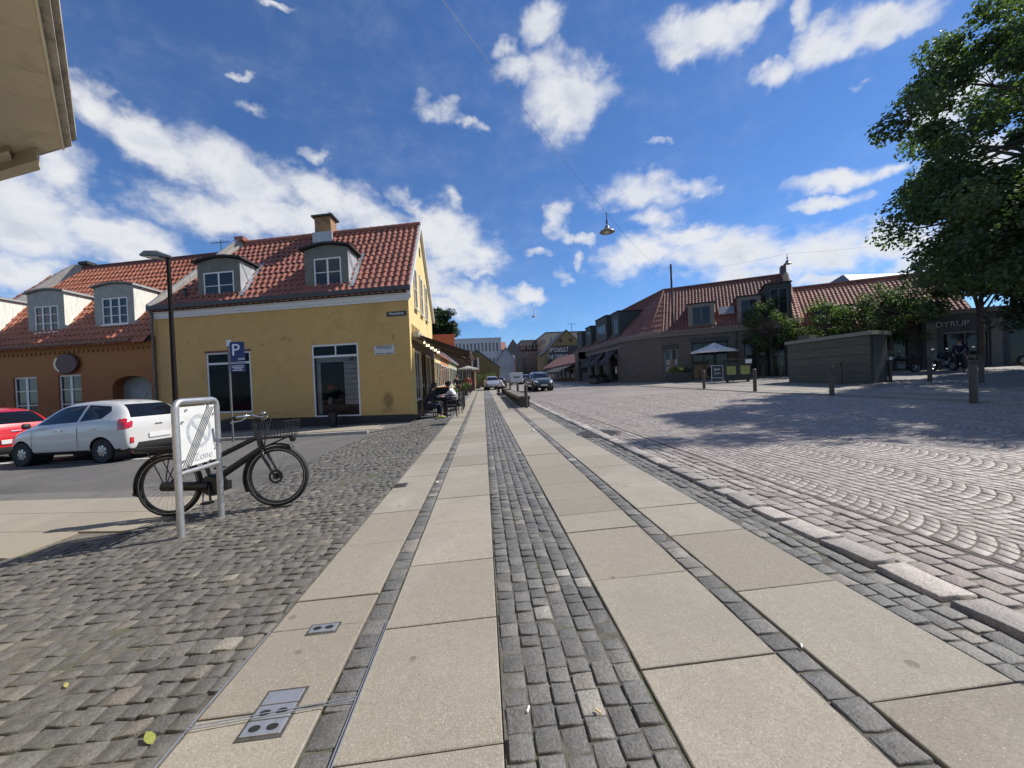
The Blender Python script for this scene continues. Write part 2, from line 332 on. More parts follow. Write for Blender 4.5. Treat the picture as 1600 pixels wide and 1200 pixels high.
def stones(name,Q,m,n8=True,dz=0.0,h=.028,tilt=.005,inset=.11,jit=.06,edge=.0045,rnd=None,hj=.004):
    """Q (N,4,2) corner quads -> rounded setts, one mesh"""
    Q=np.asarray(Q,float); N=len(Q); c=Q.mean(1,keepdims=True)
    if n8:
        mid=(Q+np.roll(Q,-1,1))/2; P=np.empty((N,8,2)); P[:,0::2]=Q; P[:,1::2]=mid; k=8
        P=c+(P-c)*(1+nr.uniform(-jit,jit*.35,(N,8,1))); cf=np.ones((1,8,1)); cf[:,0::2]=.99; P=c+(P-c)*cf
    else:
        P=c+(Q-c)*(1+nr.uniform(-jit,jit*.3,(N,4,1))); k=4
    zc=nr.uniform(-hj,hj,(N,1)); sl=nr.uniform(-tilt,tilt,(N,2))
    rings=[]
    rad=np.linalg.norm(Q[:,0]-Q[:,2],axis=1)[:,None]
    for s,dzz in ((1.0,-h),(.99,-edge-.001),(1-inset*.4,-edge*.3),(1-inset,0.0)) if n8 else ((1.0,-h),(.97,-edge),(1-inset,0)):
        X=c+(P-c)*s; rel=(P-c)*s/rad[:,:,None]
        z=gzv(X[...,0],X[...,1])+dz+dzz+zc+(rel*sl[:,None,:]*2).sum(2)
        rings.append(np.dstack([X,z[...,None]]))
    cz=gzv(c[...,0],c[...,1])+dz+zc+nr.uniform(.0,.004,(N,1))
    nR=len(rings)
    if n8:
        V=np.concatenate(rings+[np.dstack([c,cz[...,None]])],1); nv=V.shape[1]
        f=[]
        for a in range(nR-1):
            for i in range(k): j=(i+1)%k; f.append((a*k+i,a*k+j,(a+1)*k+j,(a+1)*k+i))
        b=(nR-1)*k
        for i in range(0,k,2): f.append((b+(i-1)%k,b+i,b+(i+1)%k,nR*k))
    else:
        V=np.concatenate(rings,1); nv=V.shape[1]; f=[]
        for a in range(nR-1):
            for i in range(k): j=(i+1)%k; f.append((a*k+i,a*k+j,(a+1)*k+j,(a+1)*k+i))
        b=(nR-1)*k; f.append((b,b+1,b+2,b+3))
    f=np.array(f); F=(f[None]+np.arange(N)[:,None,None]*nv).reshape(-1,4)
    r=nr.rand(N) if rnd is None else rnd
    return tag(np_mesh(name,V.reshape(-1,3),F,m,np.repeat(r,len(f))),kind='structure')
def grid_quads(x0,x1,y0,y1,cw,ch,gap,along='x',jw=.3,inside=None):
    """courses of random-width stones. along='x': courses run in x, stacked in y"""
    Q=[]
    if along=='x':
        y=y0
        while y<y1:
            hh=ch*rng.uniform(.88,1.12); x=x0-rng.random()*cw
            while x<x1:
                w=cw*rng.uniform(1-jw,1+jw); a,b=max(x,x0),min(x+w,x1)
                if b-a>.03:
                    if inside is None or inside((a+b)/2,y+hh/2): Q.append([(a+gap/2,y+gap/2),(b-gap/2,y+gap/2),(b-gap/2,y+hh-gap/2),(a+gap/2,y+hh-gap/2)])
                x+=w
            y+=hh
    else:
        n=max(1,round((x1-x0)/cw)); w=(x1-x0)/n
        for i in range(n):
            y=y0-rng.random()*ch; a=x0+i*w; b=a+w
            while y<y1:
                hh=ch*rng.uniform(1-jw,1+jw); lo=max(y,y0)
                if inside is None or inside((a+b)/2,y+hh/2): Q.append([(a+gap/2,lo+gap/2),(b-gap/2,lo+gap/2),(b-gap/2,y+hh-gap/2),(a+gap/2,y+hh-gap/2)])
                y+=hh
    return Q
# slab strips (x ranges measured across the street)
def slab_strip(name,x0,x1,joints,yend,seed):
    r=random.Random(seed); mb=MB(); ys=list(joints); y=ys[-1]
    while y<yend: y+=r.choice((.7,.85,.95,1.1,.8)); ys.append(y)
    for a,b in zip(ys[:-1],ys[1:]):
        g=.004; j=r.uniform(-.0025,.0025); sk=r.uniform(-.004,.004)
        c=[(x0+g,a+g),(x1-g,a+g+sk),(x1-g,b-g+sk),(x0+g,b-g)]
        top=[(x,y_,gz(x,y_)+j) for x,y_ in c]; t2=[(x+(.004 if i in(0,3) else -.004),y_+(.004 if i<2 else -.004),gz(x,y_)+j+.003) for i,(x,y_) in enumerate(c)]
        bot=[(x,y_,gz(x,y_)-.03) for x,y_ in c]
        mb.add(bot+top+t2,[(8,9,10,11)]+[(i,(i+1)%4,4+(i+1)%4,4+i) for i in range(4)]+[(4+i,4+(i+1)%4,8+(i+1)%4,8+i) for i in range(4)],r=r.random())
    return tag(mb.build(name,M_slab),kind='structure')
slab_strip('pavement',-1.22,-.715,(.2,.62,1.64,2.19,2.48,3.28,4.06,4.89,5.55),75,1)
slab_strip('pavement',-.585,.02,(.1,.7,1.36,2.10,2.80,3.61,4.37,5.29,6.0,6.81),75,2)
slab_strip('pavement',.625,1.245,(.2,.95,1.61,2.35,3.11,3.5,3.95,4.55,5.51),75,3)
slab_strip('pavement',1.385,2.0,(.1,.75,1.32,2.08,2.86,3.5,4.3,5.2,5.9),75,4)
YN=26
stones('cobbled_strip',grid_quads(.03,.615,.3,YN,.097,.105,.006,'y',.25),M_set_c,True,hj=.004)
stones('cobbled_strip',grid_quads(-.708,-.592,.3,YN,.11,.13,.006,'y',.25),M_set_c,True)
stones('cobbled_strip',grid_quads(1.252,1.378,.3,YN,.12,.13,.006,'y',.25),M_set_c,True)
M_far_c=stone_mat('dark_setts_far',[(0,(.14,.145,.15)),(1,(.14,.145,.15))])
for a,b in((.03,.615),(-.708,-.592),(1.252,1.378)): sheet('cobbled_strip',[(a,YN),(b,YN),(b,75),(a,75)],-.003,M_far_c)
M_joint=mat('joint_filling',(.125,.115,.098),.92,var=.35,vscale=30,bump=.6,bscale=220,dirt=(2.2,.5,.68,(.085,.095,.045)))
joints('joint_filling',.022,.623,.3,14,-.0075,.05,M_joint); joints('joint_filling',-.713,-.587,.3,14,-.008,.05,M_joint); joints('joint_filling',1.247,1.383,.3,14,-.008,.05,M_joint)
joints('joint_filling',2.003,2.32,.5,14,-.019,.06,M_joint,amp=.004); joints('joint_filling',2.54,3.05,.5,14,-.014,.06,M_joint,amp=.004); joints('joint_filling',3.05,11.6,.7,19,-.0095,.09,mat('joint_filling_warm',(.15,.125,.105),.92,var=.3,vscale=20,bump=.5,bscale=200),amp=.003)
# gutter setts, kerb stones, border setts, fans on the right
stones('gutter',grid_quads(2.01,2.31,.5,YN,.1,.12,.008,'y',.25),M_set_c,True,dz=-.012,rnd=None,hj=.006)
stones('kerb',grid_quads(2.325,2.53,.5,YN,.21,.30,.014,'y',.32),M_kerb,True,dz=.014,inset=.08,edge=.007,h=.05,hj=.007,jit=.12,tilt=.01)
stones('road_border',grid_quads(2.545,3.03,.5,YN,.118,.16,.012,'y',.2),M_set_k,True,dz=-.005,hj=.005)
sheet('gutter',[(2.01,YN),(2.31,YN),(2.31,75),(2.01,75)],-.012,M_far_c)
sheet('kerb',[(2.325,YN),(2.53,YN),(2.53,75),(2.325,75)],.02,M_kerb)
CW=1.14
def fans():
    Q=[]; 
    for c in range(-1,8):
        xc=3.43+CW*(c+.5); Rr=.80; p=.106
        y=.0+ (c*37%11)*.01-.5
        while y<19:
            hw=CW/2; amax=math.asin(hw/Rr); n=12
            th=[-amax+2*amax*i/n for i in range(n+1)]
            th=[t+rng.uniform(-.008,.008) if 0<i<n else t for i,t in enumerate(th)]
            for i in range(n):
                a,b=th[i]+.006,th[i+1]-.006
                def P(t,dy): return (xc+Rr*math.sin(t),y+Rr*(1-math.cos(t))+dy)
                q=[P(a,.004),P(b,.004),P(b,p-.005),P(a,p-.005)]
                mx=(q[0][0]+q[1][0])/2; my=q[0][1]
                if mx<3.05 or mx>11.6: continue
                if my<.8 or mx>my*1.75+2.6: continue
                Q.append(q)
            y+=p
    return Q
stones('cobbled_road',fans(),M_set_r,False,dz=-.004,tilt=.0025,inset=.13,jit=.05,edge=.004,hj=.0018)
# far part of the cobbled road: bump-mapped setts
def far_setts(name,col1,col2,sx=8.5,sy=8.5,bump=.8):
    m=bpy.data.materials.new(name); m.use_nodes=True; t=NT(m.node_tree); b=t.n['Principled BSDF']; tc=t.node('ShaderNodeTexCoord')
    mp=t.node('ShaderNodeMapping'); mp.inputs['Scale'].default_value=(sx,sy,1); t.l.new(tc.outputs['Object'],mp.inputs[0])
    v=t.node('ShaderNodeTexVoronoi'); v.inputs['Scale'].default_value=1; v.inputs['Randomness'].default_value=.45; t.l.new(mp.outputs[0],v.inputs['Vector'])
    s=t.node('ShaderNodeSeparateColor'); t.l.new(v.outputs['Color'],s.inputs[0])
    c=t.mixc(s.outputs[0],col1,col2); c=t.mixc(t.maprange(v.outputs['Distance'],.42,.6,0,.75),c,(.06,.05,.045))
    n=t.noise(tc.outputs['Object'],.6,6,.6,.3); c=t.mixc(t.maprange(n,.4,.7,0,.45),c,tuple(x*.62 for x in col1))
    n=t.noise(tc.outputs['Object'],.16,3,.5,.3); c=t.mixc(t.maprange(n,.45,.65,0,.35),c,tuple(x*1.25 for x in col2))
    t.l.new(c,b.inputs['Base Color']); b.inputs['Roughness'].default_value=.6; b.inputs['Specular IOR Level'].default_value=.35
    bn=t.node('ShaderNodeBump'); bn.inputs['Strength'].default_value=bump; bn.inputs['Distance'].default_value=.02; bn.invert=True
    t.l.new(v.outputs['Distance'],bn.inputs['Height']); t.l.new(bn.outputs[0],b.inputs['Normal']); return m
M_far_r=far_setts('pink_setts_far',(.235,.20,.18),(.295,.26,.235))
sheet('road',[(2.545,YN),(3.03,YN),(3.03,19),(11.6,19),(11.6,60),(60,60),(60,1400),(-60,1400),(-60,62),(2.545,62)],-.008,M_far_r,extra=(60,62))
M_plaza=far_setts('plaza_setts',(.25,.235,.215),(.33,.31,.285),6,9,.4)
sheet('square',[(11.85,-20),(80,-20),(80,60),(11.85,60)],.0,M_plaza)
mbk=MB()
y=-2.0
while y<60:
    mbk.add([(11.6,y+.006,gz(11.6,y)-.05),(11.845,y+.006,gz(11.8,y)-.05),(11.845,y+.994,gz(11.8,y+1)-.05),(11.6,y+.994,gz(11.6,y+1)-.05),
      (11.605,y+.006,gz(11.6,y)+.03),(11.845,y+.006,gz(11.8,y)+.03),(11.845,y+.994,gz(11.8,y+1)+.03),(11.605,y+.994,gz(11.6,y+1)+.03)],[(0,3,2,1),(4,5,6,7),(0,1,5,4),(1,2,6,5),(2,3,7,6),(3,0,4,7)]); y+=1
tag(mbk.build('kerb',M_slab),kind='structure')
# pale slab bands crossing the square beyond the kerb
for k,(a,b) in enumerate(((12.6,13.5),(14.6,15.3))):
    mb=MB(); y=9.0
    while y<46:
        L=rng.choice((1.1,1.3,1.5)); c=[(a,y+.008),(b,y+.008),(b,y+L-.008),(a,y+L-.008)]
        mb.add([(x,q,gz(x,q)+.006) for x,q in c]+[(x,q,gz(x,q)-.02) for x,q in c],[(0,1,2,3)]+[(i,(i+1)%4,4+(i+1)%4,4+i) for i in range(4)]); y+=L
    tag(mb.build('pavement',M_slab),kind='structure')
# left side street: asphalt, flagstones by the bicycle, sett field
BND=[(-1.23,.3),(-1.23,14.2),(-2.5,14.2),(-2.55,13.2),(-2.78,12.83),(-3.15,11.38),(-3.3,9.5),(-3.33,7.6),(-3.21,7.0),(-3.45,5.6),(-3.62,4.95),(-3.72,4.3),(-4.05,3.93),(-4.46,3.6),(-5.2,2.9),(-6.5,1.6),(-7.5,.3)]
def inpoly(x,y,P=BND):
    c=False; j=len(P)-1
    for i in range(len(P)):
        if (P[i][1]>y)!=(P[j][1]>y) and x<(P[j][0]-P[i][0])*(y-P[i][1])/(P[j][1]-P[i][1])+P[i][0]: c=not c
        j=i
    return c
stones('cobbled_pavement',grid_quads(-7.4,-1.235,.5,14.2,.108,.10,.009,'x',.28,lambda x,y:inpoly(x,y) and x>-1.3*y-1.2),M_set_l,True,dz=-.002,tilt=.008,hj=.004,jit=.06,inset=.06,edge=.0045)
joints('joint_filling',-7.4,-1.225,.5,14.2,-.0115,.06,M_joint,lambda x,y:inpoly(x-.02,y-.03) and inpoly(x,y) and x>-1.3*y-1.3,amp=.012)
DX,DY=-math.cos(R(13)),math.sin(R(13))
def along(x,y,s): return (x+DX*s,y+DY*s)
sheet('pavement',[(-1.23,14.2),(-2.5,14.2),(-2.61,14.29),(-2.61,75),(-1.23,75)],-.006,M_far_c)
sheet('road',[(-3.62,4.95),(-3.45,5.6),(-3.21,7.0),(-3.33,7.6),(-3.3,9.5),(-3.15,11.38),(-3.44,11.6),along(-3.44,11.6,60),along(-9,5.5,60),(-5.6,5.05)],-.012,M_asph,extra=(8,10))
sheet('road_edge',[(-3.66,4.95),(-3.5,5.75),(-4.4,6.05),along(-4.4,6.05,60),along(-4.3,5.45,60),(-4.3,5.40)],-.008,M_asph2)
mbf=MB()
def fl(x,y): return (x,y,gz(x,y)+.0)
for r_ in range(3):
    s0=-.1
    while s0<24:
        L=rng.choice((.8,.95,.7)); o0=along(-3.66,3.62+r_*.62,s0+.004); o1=along(-3.66,3.62+r_*.62,s0+L-.004)
        q=[o0,o1,(o1[0],o1[1]+.61),(o0[0],o0[1]+.61)]
        cx=sum(a for a,b in q)/4; cy=sum(b for a,b in q)/4
        if not inpoly(cx+.1,cy) : 
            mbf.add([(x,y,gz(x,y)) for x,y in q]+[(x,y,gz(x,y)-.04) for x,y in q],[(0,1,2,3)]+[(i,(i+1)%4,4+(i+1)%4,4+i) for i in range(4)])
        s0+=L
tag(mbf.build('pavement',M_flag),kind='structure')
sheet('road_marking',[along(-6.6,9.42,0),along(-6.6,9.42,18),along(-6.6,9.53,18),along(-6.6,9.53,0)],-.004,M_line)
# far kerb and house-side pavement of the side street
mb=MB(T=lambda p:(-3.44+DX*p[0],11.5+DY*p[0]+p[1],gz(-3.44+DX*p[0],11.5+p[1])+p[2]))
for i in range(50): mb.bx(i*1.0+.004,i*1.0+.996,0,.14,-.05,.07)
tag(mb.build('kerb',M_kerb),kind='structure')
sheet('pavement',[(-3.44,11.64),(-3.1,12.1),(-2.78,12.83),(-2.55,13.2),(-2.55,14.29),along(-2.6,14.29,50),along(-3.44,11.64,50)],.062-.06,M_asph2,extra=(12,13,14))
mb=MB(T=lambda p:(-3.3+DX*p[0],12.35+DY*p[0]+p[1],gz(-3.3+DX*p[0],12.3+p[1])+p[2]))
for j in range(2):
    for i in range(60): 
        mb.bx(i*.8+.004+j*.3,i*.8+.796+j*.3,j*.62,j*.62+.612,-.02,.014)
tag(mb.build('pavement',M_flag),kind='structure')
# metal things set in the paving
M_steel=mat('galvanised_steel',(.48,.49,.51),.42,metal=.75,var=.12,vscale=18,bump=.1,bscale=120,stain=(14,.55,.8,(.3,.3,.3)))
M_black=mat('black_hole',(.01,.01,.01),.8,var=0)
M_iron=mat('cast_iron',(.10,.095,.09),.6,metal=.5,var=.25,vscale=20,bump=.5,bscale=90)
def plate(x0,x1,y0,y1,label,holes,n):
    z=gz((x0+x1)/2,(y0+y1)/2); t=thing('ground_plate',label,'metal plate',((x0+x1)/2,(y0+y1)/2,z)); t.rotation_euler=(0,-math.atan(.027),0)
    w,h=(x1-x0)/2,(y1-y0)/2
    mb=MB(); mb.bx(-w-.012,w+.012,-h-.012,h+.012,.0015,.005); mb.build('rim',M_iron,t)
    mb=MB()
    for i in range(n):
        a=-h+2*h*i/n; mb.bx(-w,w,a+.003,a+2*h/n-.003,.0,.0105)
    mb.build('plate',M_steel,t,bevel=.002)
    for (hx,hy) in holes:
        mb=MB(); mb.lathe([(0.0,.0108),(.016,.0108),(.018,.0112)],(hx*w,hy*h,0.001),14,sx=1.25,sy=.8); mb.build('hole',M_black,t)
plate(-.985,-.835,1.52,1.74,'large steel ground plate with four oval holes in the slab at lower left',[(-.45,-.7),(.45,-.7),(-.45,-.05),(.45,-.05)],3)
plate(-1.0,-.86,2.13,2.20,'small steel ground plate with two oval holes at the slab joint',[(-.45,0),(.45,0)],1)
mb=MB()
def strip(a,b,w,z0=.004,z1=.008):
    a=Vector((*a,gz(*a)));b=Vector((*b,gz(*b))); d=(b-a).normalized(); s=Vector((-d.y,d.x,0))*w/2
    mb.add([a-s+Vector((0,0,z0)),a+s+Vector((0,0,z0)),b+s+Vector((0,0,z0)),b-s+Vector((0,0,z0)),a-s+Vector((0,0,z1)),a+s+Vector((0,0,z1)),b+s+Vector((0,0,z1)),b-s+Vector((0,0,z1))],[(0,3,2,1),(4,5,6,7),(0,1,5,4),(1,2,6,5),(2,3,7,6),(3,0,4,7)])
strip((-.588,.4),(-.588,2.17),.004); strip((-.578,.4),(-.578,2.17),.004)
strip((-1.22,1.585),(-.588,1.63),.004,.011,.014); strip((-1.22,1.60),(-.588,1.645),.004,.011,.014)
strip((-1.225,.4),(-1.225,2.19),.008,.001,.005)
tag(mb.build('metal_channel',M_steel,off=(-.9,1.6,0)),'thin steel edging strips framing the front slab around the two ground plates','metal edging')
def manhole(x,y,r,label):
    t=thing('manhole_cover',label,'manhole cover',(x,y,gz(x,y))); t.rotation_euler=(0,-math.atan(.027),0)
    MB().lathe([(r+.05,-.02),(r+.05,.006),(r+.005,.008),(r+.005,.002)],n=40).build('frame',M_iron,t)
    mb=MB(); mb.lathe([(0,.006),(r,.006),(r,0)],n=40)
    k=int(r/.045)
    for i in range(-k,k+1):
        for j in range(-k,k+1):
            if math.hypot(i,j)*.045<r-.03: mb.box((i*.045,j*.045,.008),(.026,.026,.006))
    mb.build('cover',M_iron,t)
manhole(2.42,8.1,.42,'round cast iron manhole cover at the kerb of the cobbled road')
mb=MB(); mb.bx(-.085,.085,-.1,.1,0,.007); 
for i in range(6): mb.bx(-.07,.07,-.085+i*.03,-.07+i*.03,.007,.011)
o=mb.build('drain_grate',M_iron,off=(0,0,0)); o.location=(-1.14,5.12,gz(-1.1,5.1)); tag(o,'small square iron drain grate at the left slab edge','drain grate')
for (x,y,lab,c,sx) in ((-1.35,1.58,'yellow green leaf lying on the cobbles beside the left slab edge',(.24,.26,.06),.042),(-2.02,1.95,'small pale yellow leaf on the cobbles nearest the lower left corner',(.34,.29,.09),.022)):
    mb=MB(); pts=[(0,-1,0),(.35,-.6,.25),(.55,0,.1),(.3,.6,.3),(0,1,.1),(-.3,.55,.2),(-.5,0,.3),(-.35,-.6,.1)]
    mb.add([(0,0,.1*sx)]+[(a*sx*.8,b*sx,(.1+c_*.35)*sx*.6) for a,b,c_ in pts],[(0,i+1,(i+1)%8+1) for i in range(8)])
    o=mb.build('fallen_leaf',mat('leaf_litter',c,.5,var=.25,vscale=40)); o.location=(x,y,gz(x,y)+.004); o.rotation_euler=(.1,0,.9); tag(o,lab,'leaf')
M_cig=mat('paper_white',(.75,.73,.68),.7,var=.05); M_filt=mat('filter_tan',(.65,.48,.25),.8,var=.1)
for (x,y,rz,lab,mm) in ((.12,1.48,1.2,'white cigarette end lying on the centre cobbles',M_cig),(.385,1.43,-.9,'tan cigarette filter on the centre cobbles near the right slab',M_filt),(1.38,1.62,1.0,'white cigarette end on the second slab right of the centre cobbles',M_cig)):
    mb=MB(); mb.tube([(-.014,0,0),(.014,0,0)],.0042,8); o=mb.build('cigarette_end',mm,smooth=True,angle=40); o.location=(x,y,gz(x,y)+.009); o.rotation_euler=(0,0,rz); tag(o,lab,'cigarette end')
for (x,y,lab,s) in ((1.15,9.2,'crumpled white paper scrap on the slabs near the bench',.04),(-.66,5.1,'crumpled white tissue on the narrow left cobble row',.02)):
    mb=MB(); mb.lathe([(0,-.5*s),(.8*s,-.3*s),(1.1*s,.1*s),(.5*s,.6*s),(0,.5*s)],n=7); mb.v=[(a+rng.uniform(-.2,.2)*s,b+rng.uniform(-.2,.2)*s,c+rng.uniform(0,.2)*s) for a,b,c in mb.v]
    o=mb.build('paper_scrap',M_cig); o.location=(x,y,gz(x,y)+.5*s); tag(o,lab,'litter')
# ---------------------------------------------------------------- building helpers
M_glass=mat('window_glass',(.02,.022,.024),.05,var=.3,vscale=1.5,spec=.42)
M_dark=mat('dark_interior',(.012,.011,.011),.9,var=.2)
M_white=mat('white_paint',(.66,.65,.62),.55,var=.06,vscale=8,stain=(10,.55,.8,(.45,.43,.38)),bump=.1)
M_tile=mat('clay_pantiles',(.30,.105,.07),.72,var=.16,vscale=18,attr=.08,stain=(1.3,.42,.7,(.20,.085,.06)),dirt=(14,.6,.75,(.10,.07,.05)),bump=.25,bscale=70)
M_tile2=mat('orange_pantiles',(.38,.14,.08),.7,var=.15,vscale=18,attr=.08,stain=(1.3,.45,.7,(.32,.10,.055)),dirt=(14,.62,.75,(.13,.08,.05)),bump=.25,bscale=70)
M_tile3=mat('worn_pantiles',(.20,.082,.06),.75,var=.16,vscale=14,attr=.08,stain=(1.1,.42,.7,(.13,.06,.047)),bump=.2)
M_felt=mat('roofing_felt',(.03,.03,.032),.75,var=.2,vscale=15,bump=.3,bscale=120)
M_zinc=mat('zinc_sheet',(.40,.42,.44),.5,metal=.25,var=.12,vscale=3,stain=(5,.45,.7,(.3,.32,.34)))
M_mortar=mat('verge_mortar',(.38,.36,.33),.85,var=.2,vscale=9,bump=.4)
M_plinth=mat('tarred_plinth',(.012,.012,.013),.5,var=.3,vscale=12)
M_lead=mat('gutter_metal',(.06,.06,.06),.5,metal=.4,var=.2)
def wall_holes(mb,u0,u1,z0,z1,holes,depth=.14,T2=None,v=0.0):
    us=sorted({u0,u1,*[h[0] for h in holes],*[h[1] for h in holes]}); zs=sorted({z0,z1,*[h[2] for h in holes],*[h[3] for h in holes]})
    for a,b in zip(us[:-1],us[1:]):
        for c,d in zip(zs[:-1],zs[1:]):
            mu,mz=(a+b)/2,(c+d)/2
            if any(h[0]<mu<h[1] and h[2]<mz<h[3] for h in holes): continue
            mb.quad((a,v,c),(b,v,c),(b,v,d),(a,v,d))
    for (a,b,c,d) in holes:
        mb.quad((a,v,c),(a,v+depth,c),(a,v+depth,d),(a,v,d)); mb.quad((b,v,c),(b,v+depth,c),(b,v+depth,d),(b,v,d))
        mb.quad((a,v,d),(b,v,d),(b,v+depth,d),(a,v+depth,d)); mb.quad((a,v,c),(b,v,c),(b,v+depth,c),(a,v+depth,c))
def window(root,T,u0,u1,z0,z1,nu=2,nz=2,v=.06,fw=.05,mf=None,mg=None,sill=True,off=(0,0,0),proud=.0,bar=.03,mull=None,name='window'):
    mf=mf or M_white; mg=mg or M_glass; mb=MB(T); d=.05; mull=mull or bar
    mb.bx(u0,u0+fw,v-d,v,z0,z1); mb.bx(u1-fw,u1,v-d,v,z0,z1); mb.bx(u0+fw,u1-fw,v-d,v,z1-fw,z1); mb.bx(u0+fw,u1-fw,v-d,v,z0,z0+fw)
    for i in range(1,nu):
        u=u0+(u1-u0)*i/nu; mb.bx(u-mull/2,u+mull/2,v-d+.004,v-.004,z0+fw,z1-fw)
    for j in range(1,nz):
        z=z0+(z1-z0)*j/nz
        for i in range(nu):
            a=u0+(u1-u0)*i/nu+(fw if i==0 else mull/2); b=u0+(u1-u0)*(i+1)/nu-(fw if i==nu-1 else mull/2)
            mb.bx(a,b,v-d+.008,v-.008,z-bar/2,z+bar/2)
    w=mb.build(name,mf,root,off)
    g=MB(T); g.bx(u0+fw*.5,u1-fw*.5,v-.022,v-.014,z0+fw*.5,z1-fw*.5); g.build('pane',mg,w,off)
    if sill: s=MB(T); s.bx(u0-.05,u1+.05,v-d-.07,v-d,z0-.06,z0); s.build('sill',mf,w,off)
    return w
def pantiles(name,O,U,S,L,rows,ulo,uhi,m,parent,off=(0,0,0),cw=.235,lod=6,skip=None,amp=.03):
    """rows of S-shaped clay tiles. O eave origin, U along eave, S up the slope (unit), L slope length"""
    U=Vector(U).normalized(); S=Vector(S).normalized(); Nn=U.cross(S); Nn=Nn if Nn.z>0 else -Nn
    V=[];F=[];Rn=[]
    e=L/rows; prof=[(i/lod, amp*(math.sin(PI*min(1,(i/lod)/.62)) if i/lod<.62 else -.35*math.sin(PI*((i/lod)-.62)/.38))) for i in range(lod+1)]
    for r_ in range(rows):
        s0,s1=r_*e-.03,(r_+1)*e+.02; sm=(s0+s1)/2; a,b=ulo(sm),uhi(sm); n=int(math.floor((b-a)/cw+.5)); 
        if n<1: continue
        w=(b-a)/n
        for c in range(n):
            if skip and skip(a+w*(c+.5),sm): continue
            jr=rng.uniform(-.004,.004); js=rng.uniform(-.006,.006); base=len(V); rr=rng.random()
            for (t,h) in prof:
                u=a+w*(c+t*1.06); p0=O+U*u+S*(s0+js)+Nn*(h+.045+jr); p1=O+U*u+S*s1+Nn*(h*.9+.012)
                V+= [tuple(p0-Nn*.022),tuple(p0),tuple(p1)]
            for i in range(lod):
                q=base+i*3
                F+= [(q,q+3,q+4,q+1),(q+1,q+4,q+5,q+2)]; Rn+=[rr,rr]
    return np_mesh(name,np.array(V),np.array(F),m,np.array(Rn),parent,smooth=False,off=off)
def text(name,s,size,m,T0,parent=None,off=(0,0,0),ex=.003,align='CENTER',sx=1.0):
    """T0: 4x4 placing text (local x right, y up, z out)"""
    cu=bpy.data.curves.new(name,'FONT'); cu.body=s; cu.size=size; cu.extrude=ex; cu.align_x=align; cu.align_y='CENTER'; cu.resolution_u=3
    ob=bpy.data.objects.new(name,cu); COL.objects.link(ob); dg=bpy.context.evaluated_depsgraph_get()
    me=bpy.data.meshes.new_from_object(ob.evaluated_get(dg)); bpy.data.objects.remove(ob); bpy.data.curves.remove(cu)
    me.transform(Matrix.Translation(-Vector(off))@T0@Matrix.Diagonal((sx,1,1,1))); me.materials.clear(); me.materials.append(m); me.name=name
    o=link_mesh(name,me,parent)
    if parent is None: o.location=off
    return o
def frame_M(o,x,y):
    x=Vector(x).normalized(); y=Vector(y); y=(y-x*y.dot(x)).normalized(); z=x.cross(y)
    return Matrix(((x.x,y.x,z.x,o[0]),(x.y,y.y,z.y,o[1]),(x.z,y.z,z.z,o[2]),(0,0,0,1)))

# ---------------------------------------------------------------- yellow corner house
C0=Vector((-2.6,14.29,0)); D1=Vector((DX,DY,0)); YV=Vector((0,1,0))
def TH(p): return C0+D1*p[0]+YV*p[1]+Vector((0,0,p[2]))
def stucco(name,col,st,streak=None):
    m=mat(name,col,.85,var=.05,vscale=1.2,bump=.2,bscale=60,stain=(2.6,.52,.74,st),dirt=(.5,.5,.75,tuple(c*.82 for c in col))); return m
M_yel_shade=stucco('shaded_yellow_stucco',(.53,.335,.115),(.44,.275,.095))  # front facade: shade put into the colour, a darker copy of the gable yellow
def spots(m,L):
    t=NT(m.node_tree); b=t.n['Principled BSDF']; src=b.inputs['Base Color'].links[0].from_socket; tc=t.node('ShaderNodeTexCoord'); v=tc.outputs['Object']
    nz=t.vmath('MULTIPLY',t.vmath('SUBTRACT',t.noise(v,5,5,.7,0,'Color'),(.5,.5,.5)),(.5,.5,.5)); p=t.vmath('ADD',v,nz); gr=t.noise(v,26,4,.7)
    for (u,z,rx,rz_,col,st) in L:
        q=t.vmath('MULTIPLY',t.vmath('SUBTRACT',p,(DX*u,DY*u,z)),(1/rx,1/rx,1/rz_)); d=t.vmath('LENGTH',q)
        f=t.math('MULTIPLY',t.maprange(d,.5,1.3,st,0,True),t.maprange(gr,.35,.6,.25,1)); src=t.mixc(f,src,col)
    t.l.new(src,b.inputs['Base Color'])
spots(M_yel_shade,[(.95,.72,.22,.32,(.12,.075,.03),.9),(1.0,.35,.3,.12,(.2,.13,.06),.6),(.65,3.05,.07,.14,(.12,.08,.04),.9),(5.15,3.25,.12,.07,(.17,.09,.04),.9),(4.85,3.2,.1,.06,(.2,.12,.05),.7),(6.1,3.05,.06,.05,(.18,.11,.05),.8),(9.8,.5,.7,.4,(.22,.16,.08),.55),(10.6,2.5,.3,1.8,(.26,.19,.10),.45),(5.2,.35,.9,.15,(.25,.18,.09),.35)])
M_yel_sun=stucco('sunlit_yellow_stucco',(.68,.53,.24),(.56,.42,.2))  # lighter copy of the front yellow, sunlight put into the colour of sunlit walls
EZ,RZ,HD=4.85,8.35,3.23; RUN=6.45
yh=thing('yellow_house','yellow stucco corner house with red pantile roof and two grey dormers','house',tuple(C0)); O_=tuple(C0)
W1=(2.06,3.98,.17,2.93); W2=(6.62,8.62,.45,2.86)
mb=MB(TH); wall_holes(mb,0,10.95,.12,4.36,[W1,W2],.30)
mb.quad((10.95,0,.12),(9.6,RUN,.12),(9.6,RUN,4.8),(10.95,0,4.8))
mb.quad((0,RUN,.1),(9.6,RUN,.1),(9.6,RUN,4.85),(0,RUN,4.85))
mb.quad((0,0,4.36),(10.95,0,4.36),(10.95,0,4.8),(0,0,4.8))
